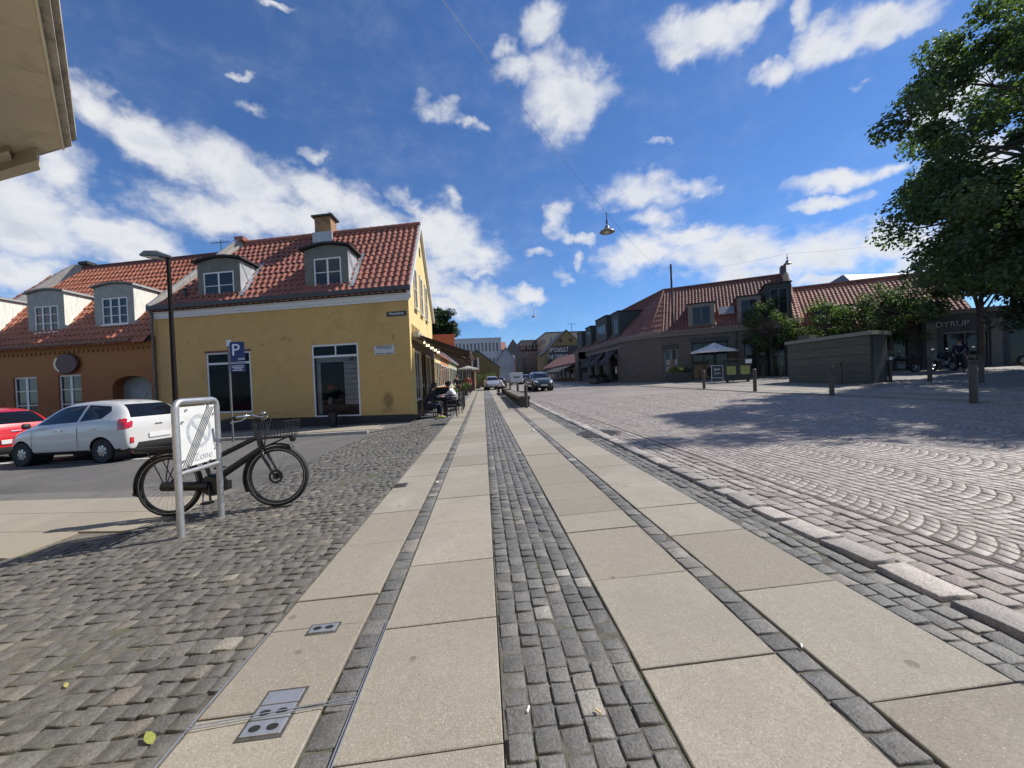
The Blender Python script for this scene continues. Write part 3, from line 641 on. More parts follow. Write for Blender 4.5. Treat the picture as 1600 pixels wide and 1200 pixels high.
wall=mb.build('wall',M_yel_shade,yh,O_)
# gable toward the street
GH=[(1.05,6.3,.28,2.75)]
mb=MB(TH); 
def gableface(mb,holes):
    TG=lambda p:(0,p[0],p[2])
    us=sorted({0,RUN,*[h[0] for h in holes],*[h[1] for h in holes],3.225}); zs=sorted({.12,4.85,*[h[2] for h in holes],*[h[3] for h in holes]})
    for a,b in zip(us[:-1],us[1:]):
        for c,d in zip(zs[:-1],zs[1:]):
            mu,mz=(a+b)/2,(c+d)/2
            if any(h[0]<mu<h[1] and h[2]<mz<h[3] for h in holes): continue
            mb.quad((0,a,c),(0,b,c),(0,b,d),(0,a,d))
gableface(mb,[])
mb.add([(0,0,4.85),(0,RUN,4.85),(0,RUN/2,RZ)],[(0,1,2)])
mb.build('gable_wall',M_yel_sun,yh,O_)
mb=MB(TH); mb.bx(0,10.95,-.03,.0-.002,-.32,.19); mb.bx(-.03,-.002,-.03,RUN,-.3,.16); mb.build('plinth',M_plinth,yh,O_)
mb=MB(TH)
for (a,b,c,d) in ((0,.05,4.36,4.44),(0,.09,4.44,4.58),(0,.15,4.58,4.66),(0,.20,4.66,4.80)): mb.bx(-a-.12 if b>.08 else -.05,10.95,-b,-.002,c,d)
mb.build('cornice',M_white,yh,O_)
mb=MB(TH); mb.bx(-.14,10.95,-.38,-.18,4.68,4.83); mb.build('gutter',M_lead,yh,O_)
def slopeS(hd,dz): 
    v=Vector((0,hd,dz)); return v.normalized(),v.length
SV,SLN=slopeS(HD,RZ-EZ)
vv=lambda s:s*HD/SLN
rf=pantiles('roof',C0+Vector((0,-.2,EZ-.2)),D1,SV,SLN+.38,15,lambda s:-.1,lambda s:10.98-.72*max(0,vv(s)-.25),M_tile,yh,O_,cw=.262,lod=7,amp=.042)
S2,_=slopeS(-HD,RZ-EZ)
rb=pantiles('rear_roof',C0+Vector((0,RUN+.26,EZ-.27)),D1,S2,SLN+.38,15,lambda s:-.1,lambda s:9.6,M_tile,yh,O_,lod=3)
mb=MB(TH); 
mb.add([(-.08,-.2,EZ-.24),(10.95,-.2,EZ-.24),(8.7,RUN/2,RZ-.02),(-.08,RUN/2,RZ-.02),(9.6,RUN+.2,EZ-.24),(-.08,RUN+.2,EZ-.24)],[(0,1,2,3),(3,2,4,5)]); mb.build('roof_deck',M_felt,yh,O_)
# ridge caps
mb=MB(TH)
for i in range(27):
    u=-.1+i*.34; mb.lathe([(.12,0),(.135,.35)],(0,0,0),10,M=Matrix.Translation((u,RUN/2,RZ+.05))@Matrix.Rotation(PI/2,4,'Y'))
mb.build('ridge_tiles',M_tile,yh,O_)
mb=MB(TH)   # verge board of street gable and mortar verge at far end
for sgn in(0,1):
    v0,v1=(-.25,RUN/2) if sgn==0 else (RUN+.25,RUN/2)
    mb.add([(-.14,v0,EZ-.36),(-.14,v1,RZ-.10),(-.14,v1,RZ+.1),(-.14,v0,EZ-.18),(-.0,v0,EZ-.36),(-.0,v1,RZ-.10),(-.0,v1,RZ+.1),(-.0,v0,EZ-.18)],[(0,1,2,3),(7,6,5,4),(0,4,5,1),(3,2,6,7),(0,3,7,4)])
mb.build('verge_board',M_white,yh,O_)
mb=MB(TH); mb.extr([(11.0,-.2,EZ-.2),(8.78,HD-.02,RZ-.04),(8.78,HD-.02,RZ+.26),(8.9,HD-.3,RZ+.16),(11.0,-.2,EZ+.08)],(.15,0,0)); mb.build('party_wall_verge',M_mortar,yh,O_)
mb=MB(TH); mb.bx(8.7,9.16,HD-.3,HD+.2,RZ+.1,RZ+.3); mb.build('verge_cap',M_tile,yh,O_)
# chimney with pigeon-proof cap
ch=MB(TH); ch.bx(4.1,4.9,2.85,3.55,7.7,9.08); cho=ch.build('chimney',mat('buff_brick',(.33,.19,.09),.85,var=.25,vscale=10,bump=.4,bscale=40,stain=(4,.45,.65,(.18,.12,.08))),yh,O_)
mb=MB(TH); mb.bx(3.98,5.02,2.73,3.67,9.08,9.15); mb.bx(4.3,4.75,3.0,3.4,9.15,9.19); mb.build('chimney_cap',M_lead,cho,O_)
mb=MB(TH); mb.bx(4.02,4.98,2.72,2.85,7.7,8.35); mb.build('flashing',M_zinc,cho,O_)
bird=MB(); bird.lathe([(0,-.14),(.03,-.1),(.055,-.02),(.055,.04),(.03,.09),(0,.1)],(0,0,.1),10,M=Matrix.Rotation(R(70),4,'Y')); bird.lathe([(0,-.03),(.03,-.015),(.033,.01),(.015,.035),(0,.04)],(.1,0,.19),8); bird.tube([(.12,0,.19),(.155,0,.185)],[.008,.002],5); bird.tube([(0,.01,.08),(0,.01,0)],.005,4); bird.tube([(0,-.01,.08),(0,-.01,0)],.005,4); bird.bx(-.2,-.08,-.025,.025,.03,.045)
o=bird.build('bird',mat('pigeon_feathers',(.05,.05,.055),.6,var=.3,vscale=30),smooth=True,angle=60); o.location=TH((4.4,3.2,9.195)); tag(o,'small dark bird perched on the chimney cap of the yellow house','bird')
# dormers
M_dgrey=mat('grey_render',(.15,.15,.125),.85,var=.15,vscale=5,bump=.2)
roofz=lambda v:EZ+v*(RZ-EZ)/HD
def dormer(root,T,u0,u1,zb,zt,rise,v0,rz,mface,mcheek,mroof,win,off,over=.12,nu=2,nz=2,seg=6,name='dormer',roofslope=.1,mull=.08,cheekT=None,mfr=None):
    vb=(lambda z:max(v0,(z-rz(0))/(rz(1)-rz(0))))
    d=MB(T); um=(u0+u1)/2; a,b,c,e=win
    wall_holes(d,u0,u1,zb-.15,zt,[win],.08,v=v0)
    top=[(u1,v0,zt)]+[(u1+(u0-u1)*i/seg,v0,zt+rise*math.sin(PI*i/seg)) for i in range(1,seg)]+[(u0,v0,zt)]
    d.poly(top); dd=d.build(name,mface,root,off)
    for u,t in ((u0,.03),(u1,-.03)):
        ck=MB(T); ck.extr([(u,v0+.001,zb-.15),(u,vb(zb)+.02,zb-.03),(u,vb(zt)+.02,zt),(u,v0+.001,zt)],(t,0,0)); ck.build('cheek',mcheek,dd,off)
    r_=MB(T); N=seg
    P=[(u1+over+(u0-u1-2*over)*i/N, zt+rise*math.sin(PI*i/N)+.02) for i in range(N+1)]
    ve=vb(zt+rise)+.35
    for i in range(N):
        (ua,za),(ub,zb_)=P[i],P[i+1]
        r_.add([(ua,v0-over,za),(ub,v0-over,zb_),(ub,ve,zb_),(ua,ve,za),(ua,v0-over,za+.07),(ub,v0-over,zb_+.07),(ub,ve,zb_+.07),(ua,ve,za+.07)],[(0,3,2,1),(4,5,6,7),(0,1,5,4),(1,2,6,5),(2,3,7,6),(3,0,4,7)])
    r_.build('dormer_roof',mroof,dd,off)
    window(dd,T,a,b,c,e,nu,nz,v=v0+.05,fw=.055,off=off,sill=True,mull=mull,mf=mfr)
    return dd
for (u0,u1,w) in ((2.42,4.26,(2.72,3.86,5.20,6.3)),(7.12,9.1,(7.42,8.82,5.06,6.16))):
    dormer(yh,TH,u0,u1,5.1,6.64 if u0<5 else 6.57,.15,.33,roofz,M_dgrey,M_zinc,M_felt,w,O_,nz=2,over=.16)
    mb=MB(TH); ax=u0
    zt=6.6; mb.add([(ax-.012,.4,5.2),(ax-.012,.43,5.2),(ax-.012,1.6,6.55),(ax-.012,1.57,6.55)],[(0,1,2,3)])
    for t_ in (.45,): mb.tube([(ax-.02,.4,6.5),(ax-.02,.95,5.75)],.012,5)
    mb.build('zinc_seam',M_zinc,yh,O_)
    mb=MB(TH); mb.add([(ax-.26,.12,5.03),(ax+.0,.12,5.03),(ax+.0,1.75,6.80),(ax-.26,1.75,6.80)],[(0,1,2,3)]); mb.v=[(a,b,c+.055) for a,b,c in mb.v]; mb.build('flashing',M_zinc,yh,O_)
mb=MB(TH); mb.tube([(9.75,.35,5.0),(9.75,.35,5.55)],.06,8); mb.lathe([(.1,0),(.12,.05),(.02,.1)],(9.75,.35,5.55),8); mb.build('vent_pipe',M_lead,yh,O_)
# door window: sunken shopfront with shutter boards inside
M_clear=bpy.data.materials.new('shop_glass'); M_clear.use_nodes=True; t=NT(M_clear.node_tree); b=t.n['Principled BSDF']
b.inputs['Base Color'].default_value=(.02,.022,.025,1); b.inputs['Roughness'].default_value=.03; tr=t.node('ShaderNodeBsdfTransparent'); mx=t.node('ShaderNodeMixShader'); fr=t.node('ShaderNodeFresnel'); fr.inputs[0].default_value=1.6
t.l.new(t.math('ADD',fr.outputs[0],.08),mx.inputs[0]); t.l.new(tr.outputs[0],mx.inputs[1]); t.l.new(b.outputs[0],mx.inputs[2]); t.l.new(mx.outputs[0],t.n['Material Output'].inputs[0])
def shopwin(T,w,split,vertical,root,off,deep=1.6,name='shop_window',mull=(.02,.06)):
    a,b,c,d=w; mb=MB(T); fw=.07; v0,v1=.02,.12
    mb.bx(a,a+fw,v0,v1,c,d); mb.bx(b-fw,b,v0,v1,c,d); mb.bx(a+fw,b-fw,v0,v1,d-fw,d); mb.bx(a+fw,b-fw,v0,v1,c,c+.06); mb.bx(a+fw,b-fw,v0+.01,v1-.01,split-.04,split+.04)
    for vx in vertical: mb.bx(vx-.025,vx+.025,v0+.015,v1-.015,split+.04,d-fw)
    s=mb.build(name,M_white,root,off)
    g=MB(T); g.bx(a+.03,b-.03,.066,.072,c+.03,d-.03); g.build('pane',M_clear,s,off)
    k=MB(T); k.quad((a-.4,deep,c-.2),(b+.4,deep,c-.2),(b+.4,deep,d+.2),(a-.4,deep,d+.2)); k.quad((a-.4,.31,c-.2),(a-.4,deep,c-.2),(a-.4,deep,d+.2),(a-.4,.31,d+.2)); k.quad((b+.4,.31,c-.2),(b+.4,deep,c-.2),(b+.4,deep,d+.2),(b+.4,.31,d+.2)); k.quad((a-.4,.31,d+.2),(b+.4,.31,d+.2),(b+.4,deep,d+.2),(a-.4,deep,d+.2)); k.quad((a-.4,.31,c-.02),(b+.4,.31,c-.02),(b+.4,deep,c-.02),(a-.4,deep,c-.02))
    k.build('room',M_dark,s,off); return s
s1=shopwin(TH,W1,2.47,(3.0,),yh,O_)
M_board=mat('shutter_board',(.62,.60,.56),.6,var=.08)
mb=MB(TH)
for i in range(9): mb.bx(2.14,2.74,.18,.2,.62+i*.195,.62+i*.195+.18)
mb.bx(2.14,3.9,.18,.2,2.26,2.43); mb.bx(3.72,3.9,.18,.2,.25,2.24)
mb.build('shutter_boards',M_board,s1,O_)
mb=MB(TH); mb.bx(2.13,3.92,.2,.9,.2,.62); mb.build('window_shelf',mat('shelf_wood',(.10,.055,.035),.6,var=.3,vscale=5),s1,O_)
Mred=mat('red_lamp_shade',(.5,.03,.01),.4,var=.1)
o=thing('pendant_lamp','red pendant lamp seen through the tall shop window of the yellow house','lamp',tuple(TH((3.45,.55,1.25)))); MB().lathe([(.03,.2),(.16,.05),(.17,-.02),(.15,-.03)],n=14).build('lamp_shade',Mred,o,smooth=True); MB().tube([(0,0,.19),(0,0,1.3)],.006,5).build('cord',M_felt,o)
o=MB().lathe([(.0,0),(.09,0),(.11,.1),(.06,.24),(.08,.28),(.0,.28)],n=12).build('vase',mat('pale_ceramic',(.45,.42,.38),.4),smooth=True); o.location=TH((3.5,.5,.62)); tag(o,'pale vase on the shelf behind the tall shop window','vase')
text('house_number','20',.2,mat('number_black',(.01,.01,.01),.5,var=0),frame_M(TH((2.42,.175,2.36)),-D1,(0,0,1)),s1,O_)
s2=shopwin(TH,W2,2.42,(7.6,),yh,O_)
mb=MB(TH); mb.bx(6.69,8.55,.16,.2,2.12,2.38); mb.build('blind_box',M_board,s2,O_)
mb=MB(TH); mb.bx(6.6,8.64,-.05,.02,2.86,2.93); mb.build('window_hood',mat('rust_trim',(.16,.06,.04),.7,var=.2),s2,O_)
# signs on wall
M_enam=mat('dark_enamel',(.03,.022,.02),.35,var=.1); M_letw=mat('letter_white',(.75,.74,.7),.5,var=0); M_letk=mat('letter_black',(.02,.02,.02),.5,var=0)
def plaque(name,label,cat,T,u0,u1,z0,z1,m,th=.02,v=-.003,group=None):
    c=Vector(T(((u0+u1)/2,v,(z0+z1)/2))); mb=MB(T); mb.bx(u0,u1,v-th,v,z0,z1); r_=thing(name,label,cat,tuple(c),group=group); mb.build('board',m,r_,tuple(c),bevel=.004); return r_,tuple(c)
sg,c=plaque('street_name_sign','small dark street name sign high at the corner of the yellow house','street sign',TH,.1,.86,3.82,3.98,M_enam)
text('lettering','Mosedalvej',.125,M_letw,frame_M(TH((.48,-.026,3.9)),-D1,(0,0,1)),sg,c)
mb=MB(TH); mb.bx(.09,.87,-.0215,-.003,3.80,3.815); mb.build('sign_edge',M_dgrey,sg,c)
sg,c=plaque('wall_sign','white fitness sign on the yellow wall right of the tall shop window','sign',TH,.62,1.42,2.42,2.76,mat('sign_white',(.5,.49,.46),.5,var=.05))
text('lettering','FITNESS',.16,M_letk,frame_M(TH((1.02,-.026,2.68)),-D1,(0,0,1)),sg,c,sx=1.05)
mb=MB(TH); mb.bx(.68,.98,-.0245,-.0235,2.45,2.475); mb.bx(1.05,1.36,-.0245,-.0235,2.45,2.475); mb.build('small_print_line',M_letk,sg,c)
# gable windows, apex vent, anchors
Mbrn=mat('window_brown',(.12,.07,.05),.6,var=.1)
TG=lambda p:TH((-p[1] if True else 0,p[0],p[2])) # local x -> along street, y -> depth into the house (positive = inward)
TG=lambda p:TH((p[1],p[0],p[2]))
for (v0,v1,z0,z1) in ((1.25,1.85,4.3,5.95),(2.75,3.35,4.3,5.95),(4.2,4.8,4.3,5.9)):
    window(yh,TG,v0,v1,z0,z1,2,2,v=.0-.0,fw=.06,mf=M_white,off=O_,sill=True)
    mb=MB(TG); mb.bx(v0-.07,v1+.07,-.03,-.002,z1+.01,z1+.06); mb.build('window_hood',M_mortar,yh,O_)
mb=MB(TG); mb.bx(3.05,3.35,-.02,-.002,6.95,7.35); mb.build('vent',M_plinth,yh,O_)
M_rust=mat('rust_iron',(.18,.09,.04),.8,var=.2)
for i in range(6): MB(TG).bx(.45+i*.32,.5+i*.32,-.03,-.002,3.25+ (i%2)*.05,3.55).build('wall_anchor',M_rust,yh,O_)
# shop front on the gable under the awning
M_brown=mat('dark_timber',(.055,.035,.025),.6,var=.25,vscale=6)
mb=MB(TG); mb.bx(.35,6.4,-.05,-.004,.2,.62); mb.bx(.35,6.4,-.06,-.004,2.62,2.95); mb.build('fascia',M_brown,yh,O_)
for i in range(4):
    window(yh,TG,.4+i*1.5,1.75+i*1.5,.63,2.6,2,1,v=.0,fw=.09,mf=M_white if i%2==0 else M_brown,off=O_,sill=False,name='shop_window')
for i in range(5): MB(TG).bx(.25+i*1.5,.39+i*1.5,-.09,-.005,.15,2.62).build('pilaster',M_yel_sun,yh,O_)
# awning
aw=thing('awning','long dark brown fabric awning over the cafe seats on the yellow gable','awning',tuple(TG((.5,-.1,3.1)))); oa=tuple(aw.location)
M_awn=mat('awning_fabric',(.035,.018,.014),.85,var=.15,vscale=40); M_awn2=mat('awning_edge',(.09,.05,.035),.8,var=.15)
mb=MB(TG); mb.bx(.35,6.35,-.28,-.02,3.05,3.27); mb.build('cassette',mat('cassette_cream',(.42,.38,.3),.6,var=.1),aw,oa,bevel=.02)
mb=MB(TG); mb.add([(.5,-.2,3.15),(6.25,-.2,3.15),(6.25,-2.15,2.42),(.5,-2.15,2.42),(.5,-.2,3.165),(6.25,-.2,3.165),(6.25,-2.15,2.435),(.5,-2.15,2.435)],[(0,1,2,3),(4,5,6,7),(0,4,7,3),(1,5,6,2)]); mb.build('canopy',M_awn,aw,oa)
mb=MB(TG); mb.bx(.48,6.27,-2.22,-2.14,2.37,2.45); mb.build('front_bar',M_awn2,aw,oa)
mb=MB(TG); 
for i in range(23): mb.bx(.5+i*.25,.73+i*.25,-2.19,-2.18,2.2+.03*(i%2),2.38)
mb.build('valance',M_awn,aw,oa)
for u in (.8,3.3,5.9):
    mb=MB(TG); mb.tube([(u,-.15,3.06),(u+.1,-1.2,2.62),(u,-2.15,2.38)],.028,6); mb.build('arm',M_awn2,aw,oa)
ml=mat('string_bulb',(1,.85,.55),.4,var=0,emit=2.5)
for i in range(9):
    o=MB().lathe([(0,-.045),(.03,-.03),(.035,0),(.015,.03),(.012,.06),(0,.06)],n=10).build('light_bulb',ml,smooth=True); u=.8+i*.62; o.location=TG((u,-.42,2.86-.05*math.sin(i*1.57)**2)); tag(o,'small lit bulb on the string under the brown awning','light bulb','bulbs strung under the cafe awning')
mb=MB(); mb.tube([tuple(TG((.5+i*.25,-.42,2.93-.05*math.sin((i*.25-.3)*1.57/.62)**2))) for i in range(24)],.006,4); tag(mb.build('light_cable',M_felt,off=tuple(TG((.5,-.42,2.9)))),'thin black cable carrying the bulbs under the brown awning','cable')
MB(TH).bx(10.88,11.06,.04,.5,-.3,4.5).build('party_wall',M_yel_shade,yh,O_)
# ---------------------------------------------------------------- orange house
M_orw=bpy.data.materials.new('orange_brick'); M_orw.use_nodes=True; t=NT(M_orw.node_tree); b=t.n['Principled BSDF']; tc=t.node('ShaderNodeTexCoord'); 
mp=t.node('ShaderNodeMapping'); mp.inputs['Rotation'].default_value=(R(90),0,0); 
sx=t.node('ShaderNodeSeparateXYZ'); t.l.new(tc.outputs['Object'],sx.inputs[0]); cx=t.node('ShaderNodeCombineXYZ'); t.l.new(sx.outputs[0],cx.inputs[0]); t.l.new(sx.outputs[2],cx.inputs[1])
bk=t.node('ShaderNodeTexBrick'); t.l.new(cx.outputs[0],bk.inputs[0]); bk.inputs['Scale'].default_value=1; bk.inputs['Brick Width'].default_value=.24; bk.inputs['Row Height'].default_value=.075; bk.inputs['Mortar Size'].default_value=.008
bk.inputs['Color1'].default_value=(.25,.092,.03,1); bk.inputs['Color2'].default_value=(.20,.068,.022,1); bk.inputs['Mortar'].default_value=(.2,.08,.03,1)
n=t.noise(tc.outputs['Object'],.5,5,.6); c=t.mixc(t.maprange(n,.4,.65,0,.7),bk.outputs[0],(.24,.06,.025)); 
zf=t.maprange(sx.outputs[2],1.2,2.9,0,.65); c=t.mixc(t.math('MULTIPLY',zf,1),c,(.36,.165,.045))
t.l.new(c,b.inputs['Base Color']); b.inputs['Roughness'].default_value=.85
bn=t.node('ShaderNodeBump'); bn.inputs['Strength'].default_value=.5; bn.inputs['Distance'].default_value=.01; t.l.new(bk.outputs['Fac'],bn.inputs['Height']); bn.invert=True; t.l.new(bn.outputs[0],b.inputs['Normal'])
OE,ORZ,OHD=3.70,8.1,3.6; ou0,ou1=11.0,22.2
oh=thing('orange_house','low orange brick house with bright orange pantile roof and pale dormers','house',tuple(TH((ou0,0,0)))); oo=tuple(oh.location)
wz=.42
holes=[(14.78,15.98,wz,2.30),(17.12,18.42,wz,2.30)]; garch=(10.98+.28,13.2,.0,2.2)
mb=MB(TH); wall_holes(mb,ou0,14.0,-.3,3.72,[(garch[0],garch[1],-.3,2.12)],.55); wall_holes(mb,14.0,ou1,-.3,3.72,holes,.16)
# arch over gate: fill the corners of the opening
n=10; a,b_=garch[0],garch[1]; mid=(a+b_)/2; hw=(b_-a)/2
for i in range(n):
    x0=a+(b_-a)*i/n; x1=a+(b_-a)*(i+1)/n; f=lambda x:1.72+.40*math.sqrt(max(0,1-((x-mid)/hw)**2))
    mb.add([(x0,-.001,2.13),(x1,-.001,2.13),(x1,-.001,f(x1)),(x0,-.001,f(x0)),(x0,.55,f(x0)),(x1,.55,f(x1))],[(0,1,2,3),(3,2,5,4)])
mb.build('wall',M_orw,oh,oo)
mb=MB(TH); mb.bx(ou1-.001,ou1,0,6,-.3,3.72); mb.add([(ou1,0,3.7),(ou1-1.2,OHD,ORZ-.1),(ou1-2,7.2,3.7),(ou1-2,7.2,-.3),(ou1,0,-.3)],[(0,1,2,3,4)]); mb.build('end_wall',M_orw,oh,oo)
mg=mat('gate_grey',(.25,.26,.25),.7,var=.15,vscale=4,stain=(3,.5,.7,(.18,.17,.15)))
g=MB(TH); g.bx(a,b_,.5,.53,-.3,2.14); gt=g.build('gate',mg,oh,oo)
g=MB(TH)
for i in range(14): 
    x=a+(b_-a)*(i+.5)/14; g.bx(x-.07,x+.065,.485,.499,-.25,2.1)
g.build('gate_board',mg,gt,oo)
g=MB(TH); g.bx(11.7,12.0,.46,.484,.9,.95); g.bx(12.7,12.95,.46,.484,.9,.95); g.build('hinge',M_plinth,gt,oo)
for h in holes: window(oh,TH,h[0],h[1],h[2],h[3],2,3,v=.12,fw=.07,off=oo,mull=.12)
SO,LO=slopeS(OHD,ORZ-OE); vo=lambda s:s*OHD/LO
orz=lambda v:OE+v*(ORZ-OE)/OHD
pantiles('roof',C0+Vector((0,-.25,OE-.25)),D1,SO,LO+.34,17,lambda s:11.0-.66*max(0,vo(s)-.2)+.24,lambda s:ou1-1.0*max(0,vo(s)-.25),M_tile2,oh,oo,cw=.255,lod=6,amp=.04)
mb=MB(TH); mb.add([(11.2,-.2,OE-.24),(ou1,-.2,OE-.24),(ou1-3.3,OHD,ORZ-.02),(8.9,OHD,ORZ-.02),(ou1-3.3,7.2,OE),(8.9,7.2,OE)],[(0,1,2,3),(3,2,4,5)]); mb.build('roof_deck',M_felt,oh,oo)
mb=MB(TH); mb.bx(8.95,18.8,OHD-.1,OHD+.1,ORZ-.02,ORZ+.14); mb.build('ridge_tiles',mat('ridge_dark',(.10,.035,.03),.8,var=.25,attr=.2),oh,oo)
mb=MB(TH); mb.extr([(ou1-.0,-.2,OE-.15),(ou1-3.4,OHD,ORZ-.05),(ou1-3.4,OHD,ORZ+.22),(ou1-3.2,OHD-.3,ORZ+.2),(ou1-.0,-.2,OE+.12)],(.18,0,0)); mb.build('party_wall_verge',M_mortar,oh,oo)
pantiles('verge_tiles',Vector(TH((0,-.25,OE+.02))),D1,(Vector(TH((-3.4,OHD,ORZ)))-Vector(TH((0,0,OE)))).normalized(),6.4,18,lambda s:ou1+.26,lambda s:ou1+.9,M_tile2,oh,oo,cw=.255,lod=5) 
mb=MB(TH); mb.bx(18.3,18.9,OHD-.2,OHD+.3,ORZ+.22,ORZ+.36); mb.build('verge_cap',M_felt,oh,oo)
mb=MB(TH); mb.bx(11.9,ou1,-.34,-.24,OE-.18,OE-.06); mb.build('gutter',mat('gutter_brown',(.16,.085,.05),.7,var=.25),oh,oo)
mb=MB(TH); 
for i in range(44): mb.bx(11.3+i*.25,11.42+i*.25,-.05,-.002,3.2,3.3)
mb.build('dentil_course',M_orw,oh,oo)
M_face=mat('grey_white_render',(.30,.30,.27),.8,var=.12,vscale=4,stain=(3,.5,.75,(.2,.2,.18)))
M_cheek=mat('white_boarding',(.66,.67,.62),.65,var=.14,vscale=5,stretch=(7,7,.5),stain=(2.5,.5,.68,(.42,.43,.38)))
M_drf=mat('dormer_flat_roof',(.20,.19,.17),.7,var=.15)
for (u0,u1,w) in ((12.35,14.4,(12.68,13.98,4.38,5.52)),(16.0,18.02,(16.35,17.62,4.27,5.42)),(19.85,22.0,(20.3,21.6,4.2,5.35))):
    dd=dormer(oh,TH,u0,u1,4.0,5.98,.13,.42,orz,M_face,M_cheek,M_drf,w,oo,nu=3,nz=3,over=.1,mull=.09)
    mb=MB(TH); mb.bx(u0-.11,u0-.09,.3,2.0,5.97,6.04); mb.build('zinc_edge',M_zinc,dd,oo)
# round hanging sign with crescent
od=thing('wall_disc','dark red oval sign with a pale crescent above the windows of the orange house','sign',tuple(TH((15.35,-.12,2.78)))); oc=tuple(od.location)
mb=MB(TH); mb.lathe([(0,-.05),(.60,-.05),(.64,0),(.60,.05),(0,.05)],(15.35,-.12,2.76),32,M=Matrix.Rotation(PI/2,4,'X')@Matrix.Diagonal((1,.68,1,1))); mb.build('disc',mat('oxblood_paint',(.06,.012,.01),.5,var=.15),od,oc)
mb=MB(TH); pts=[(15.35+.6*math.cos(q),-.175,2.76+.41*math.sin(q)) for q in np.linspace(-.95,.75,14)]+[(15.35+.48*math.cos(q)+.0,-.175,2.76+.36*math.sin(q)) for q in np.linspace(.75,-.95,14)]; mb.extr(pts,(0,-.004,0)); mb.build('crescent',mat('cream_paint',(.62,.55,.38),.6),od,oc)
# television aerial on orange roof
an=thing('roof_aerial','thin television aerial on the ridge between the orange and yellow houses','aerial',tuple(TH((10.4,OHD,ORZ+.1)))); oc=tuple(an.location)
mb=MB(TH); mb.tube([(10.4,OHD,ORZ),(10.4,OHD,ORZ+.75)],.02,6); mb.build('mast',M_lead,an,oc)
mb=MB(TH); mb.tube([(9.9,OHD,ORZ+.62),(11.0,OHD,ORZ+.66)],.014,5)
for i in range(6): mb.tube([(9.95+i*.19,OHD-.18,ORZ+.64),(9.95+i*.19,OHD+.18,ORZ+.64)],.008,4)
mb.build('boom',M_lead,an,oc)
# far-left neighbour
nh=thing('brick_house','dark brick neighbour house at the far left behind the red car','house',tuple(TH((22.3,0,0)))); oc=tuple(nh.location)
mb=MB(TH); mb.bx(22.25,34,0.0,5,-.3,3.7); mb.build('wall',M_orw,nh,oc)
mb=MB(TH); mb.add([(22.25,-.2,3.65),(34,-.2,3.65),(34,2.2,5.2),(22.9,2.2,5.2),(34,5,3.6),(22.25,5,3.6)],[(0,1,2,3),(3,2,4,5),(0,3,5)]); mb.build('roof',M_tile3,nh,oc)
# downpipe between houses
mb=MB(TH); mb.tube([(10.96,-.12,4.7),(10.96,-.12,-.15)],.05,8); mb.lathe([(.05,0),(.1,.12),(.1,.25)],(10.96,-.12,4.5),8); mb.build('downpipe',mat('downpipe_zinc',(.13,.12,.11),.6,metal=.3,var=.2),yh,O_)
# overhead eave corner at the top left, a building beside the viewer
eh=thing('building_eave','cream corner building beside the viewer whose eave juts in at the top left','building',(-3.6,1.9,0)); oc=(-3.6,1.9,0)
K=Vector((-2.68,2.82,3.0)); A1=Vector((.67,-.742,0)); B1=Vector((-.94,.33,0)).normalized()
def TE(p): return K+A1*p[0]+B1*p[1]+Vector((0,0,p[2]))
M_cream=mat('cream_plaster',(.50,.44,.33),.85,var=.08,vscale=3,bump=.2,stain=(6,.5,.7,(.4,.35,.26)))
Mcr2=mat('cream_edge',(.62,.56,.42),.8,var=.06)
Mwd=mat('weathered_edge',(.36,.33,.28),.85,var=.25,vscale=12,bump=.5,stain=(10,.5,.65,(.22,.2,.17)))
mb=MB(TE); mb.bx(-.02,7,-.02,5,.045,.12); mb.build('roof_edge',Mwd,eh,oc)
mb=MB(TE); mb.bx(.02,7,.03,5,-.005,.043); mb.build('cornice_moulding',Mwd,eh,oc)
mb=MB(TE); mb.bx(.06,7,.10,.118,-.035,-.007); mb.build('drip_edge',Mcr2,eh,oc)
mb=MB(TE); mb.bx(.10,7,.12,5,-.03,-.006); mb.build('soffit',M_cream,eh,oc)
mb=MB(TE); mb.bx(.06,.22,.36,5,-.12,-.032); mb.bx(.22,.36,.62,5,-.07,-.032); mb.build('cornice_step',M_cream,eh,oc)
mb=MB(TE); mb.bx(.9,7,1.0,1.2,-3.2,-.031); mb.bx(.9,1.1,1.2,5,-3.2,-.031); mb.build('wall',M_cream,eh,oc)
# ---------------------------------------------------------------- long brick building across the square
RP=Vector((17.75,36,0)); FD=Vector((.866,-.5,0)); FN=Vector((-.5,-.866,0)); OFF=4.2
FO=RP+FN*OFF          # foot of the front facade opposite the hip
def TF(p): return FO+FD*p[0]-FN*p[1]+Vector((0,0,p[2]))      # u to the right, v into the building
def TW(p): return Vector((13.5+p[1],36.6+p[0],p[2]))          # u up the street, v into the building
M_gb=bpy.data.materials.new('grey_brick'); M_gb.use_nodes=True; t=NT(M_gb.node_tree); b=t.n['Principled BSDF']; tc=t.node('ShaderNodeTexCoord')
sx=t.node('ShaderNodeSeparateXYZ'); t.l.new(tc.outputs['Object'],sx.inputs[0]); cx=t.node('ShaderNodeCombineXYZ'); t.l.new(t.math('ADD',sx.outputs[0],sx.outputs[1]),cx.inputs[0]); t.l.new(sx.outputs[2],cx.inputs[1])
bk=t.node('ShaderNodeTexBrick'); t.l.new(cx.outputs[0],bk.inputs[0]); bk.inputs['Scale'].default_value=1; bk.inputs['Brick Width'].default_value=.3; bk.inputs['Row Height'].default_value=.09; bk.inputs['Mortar Size'].default_value=.01
bk.inputs['Color1'].default_value=(.155,.125,.10,1); bk.inputs['Color2'].default_value=(.115,.095,.08,1); bk.inputs['Mortar'].default_value=(.09,.08,.07,1)
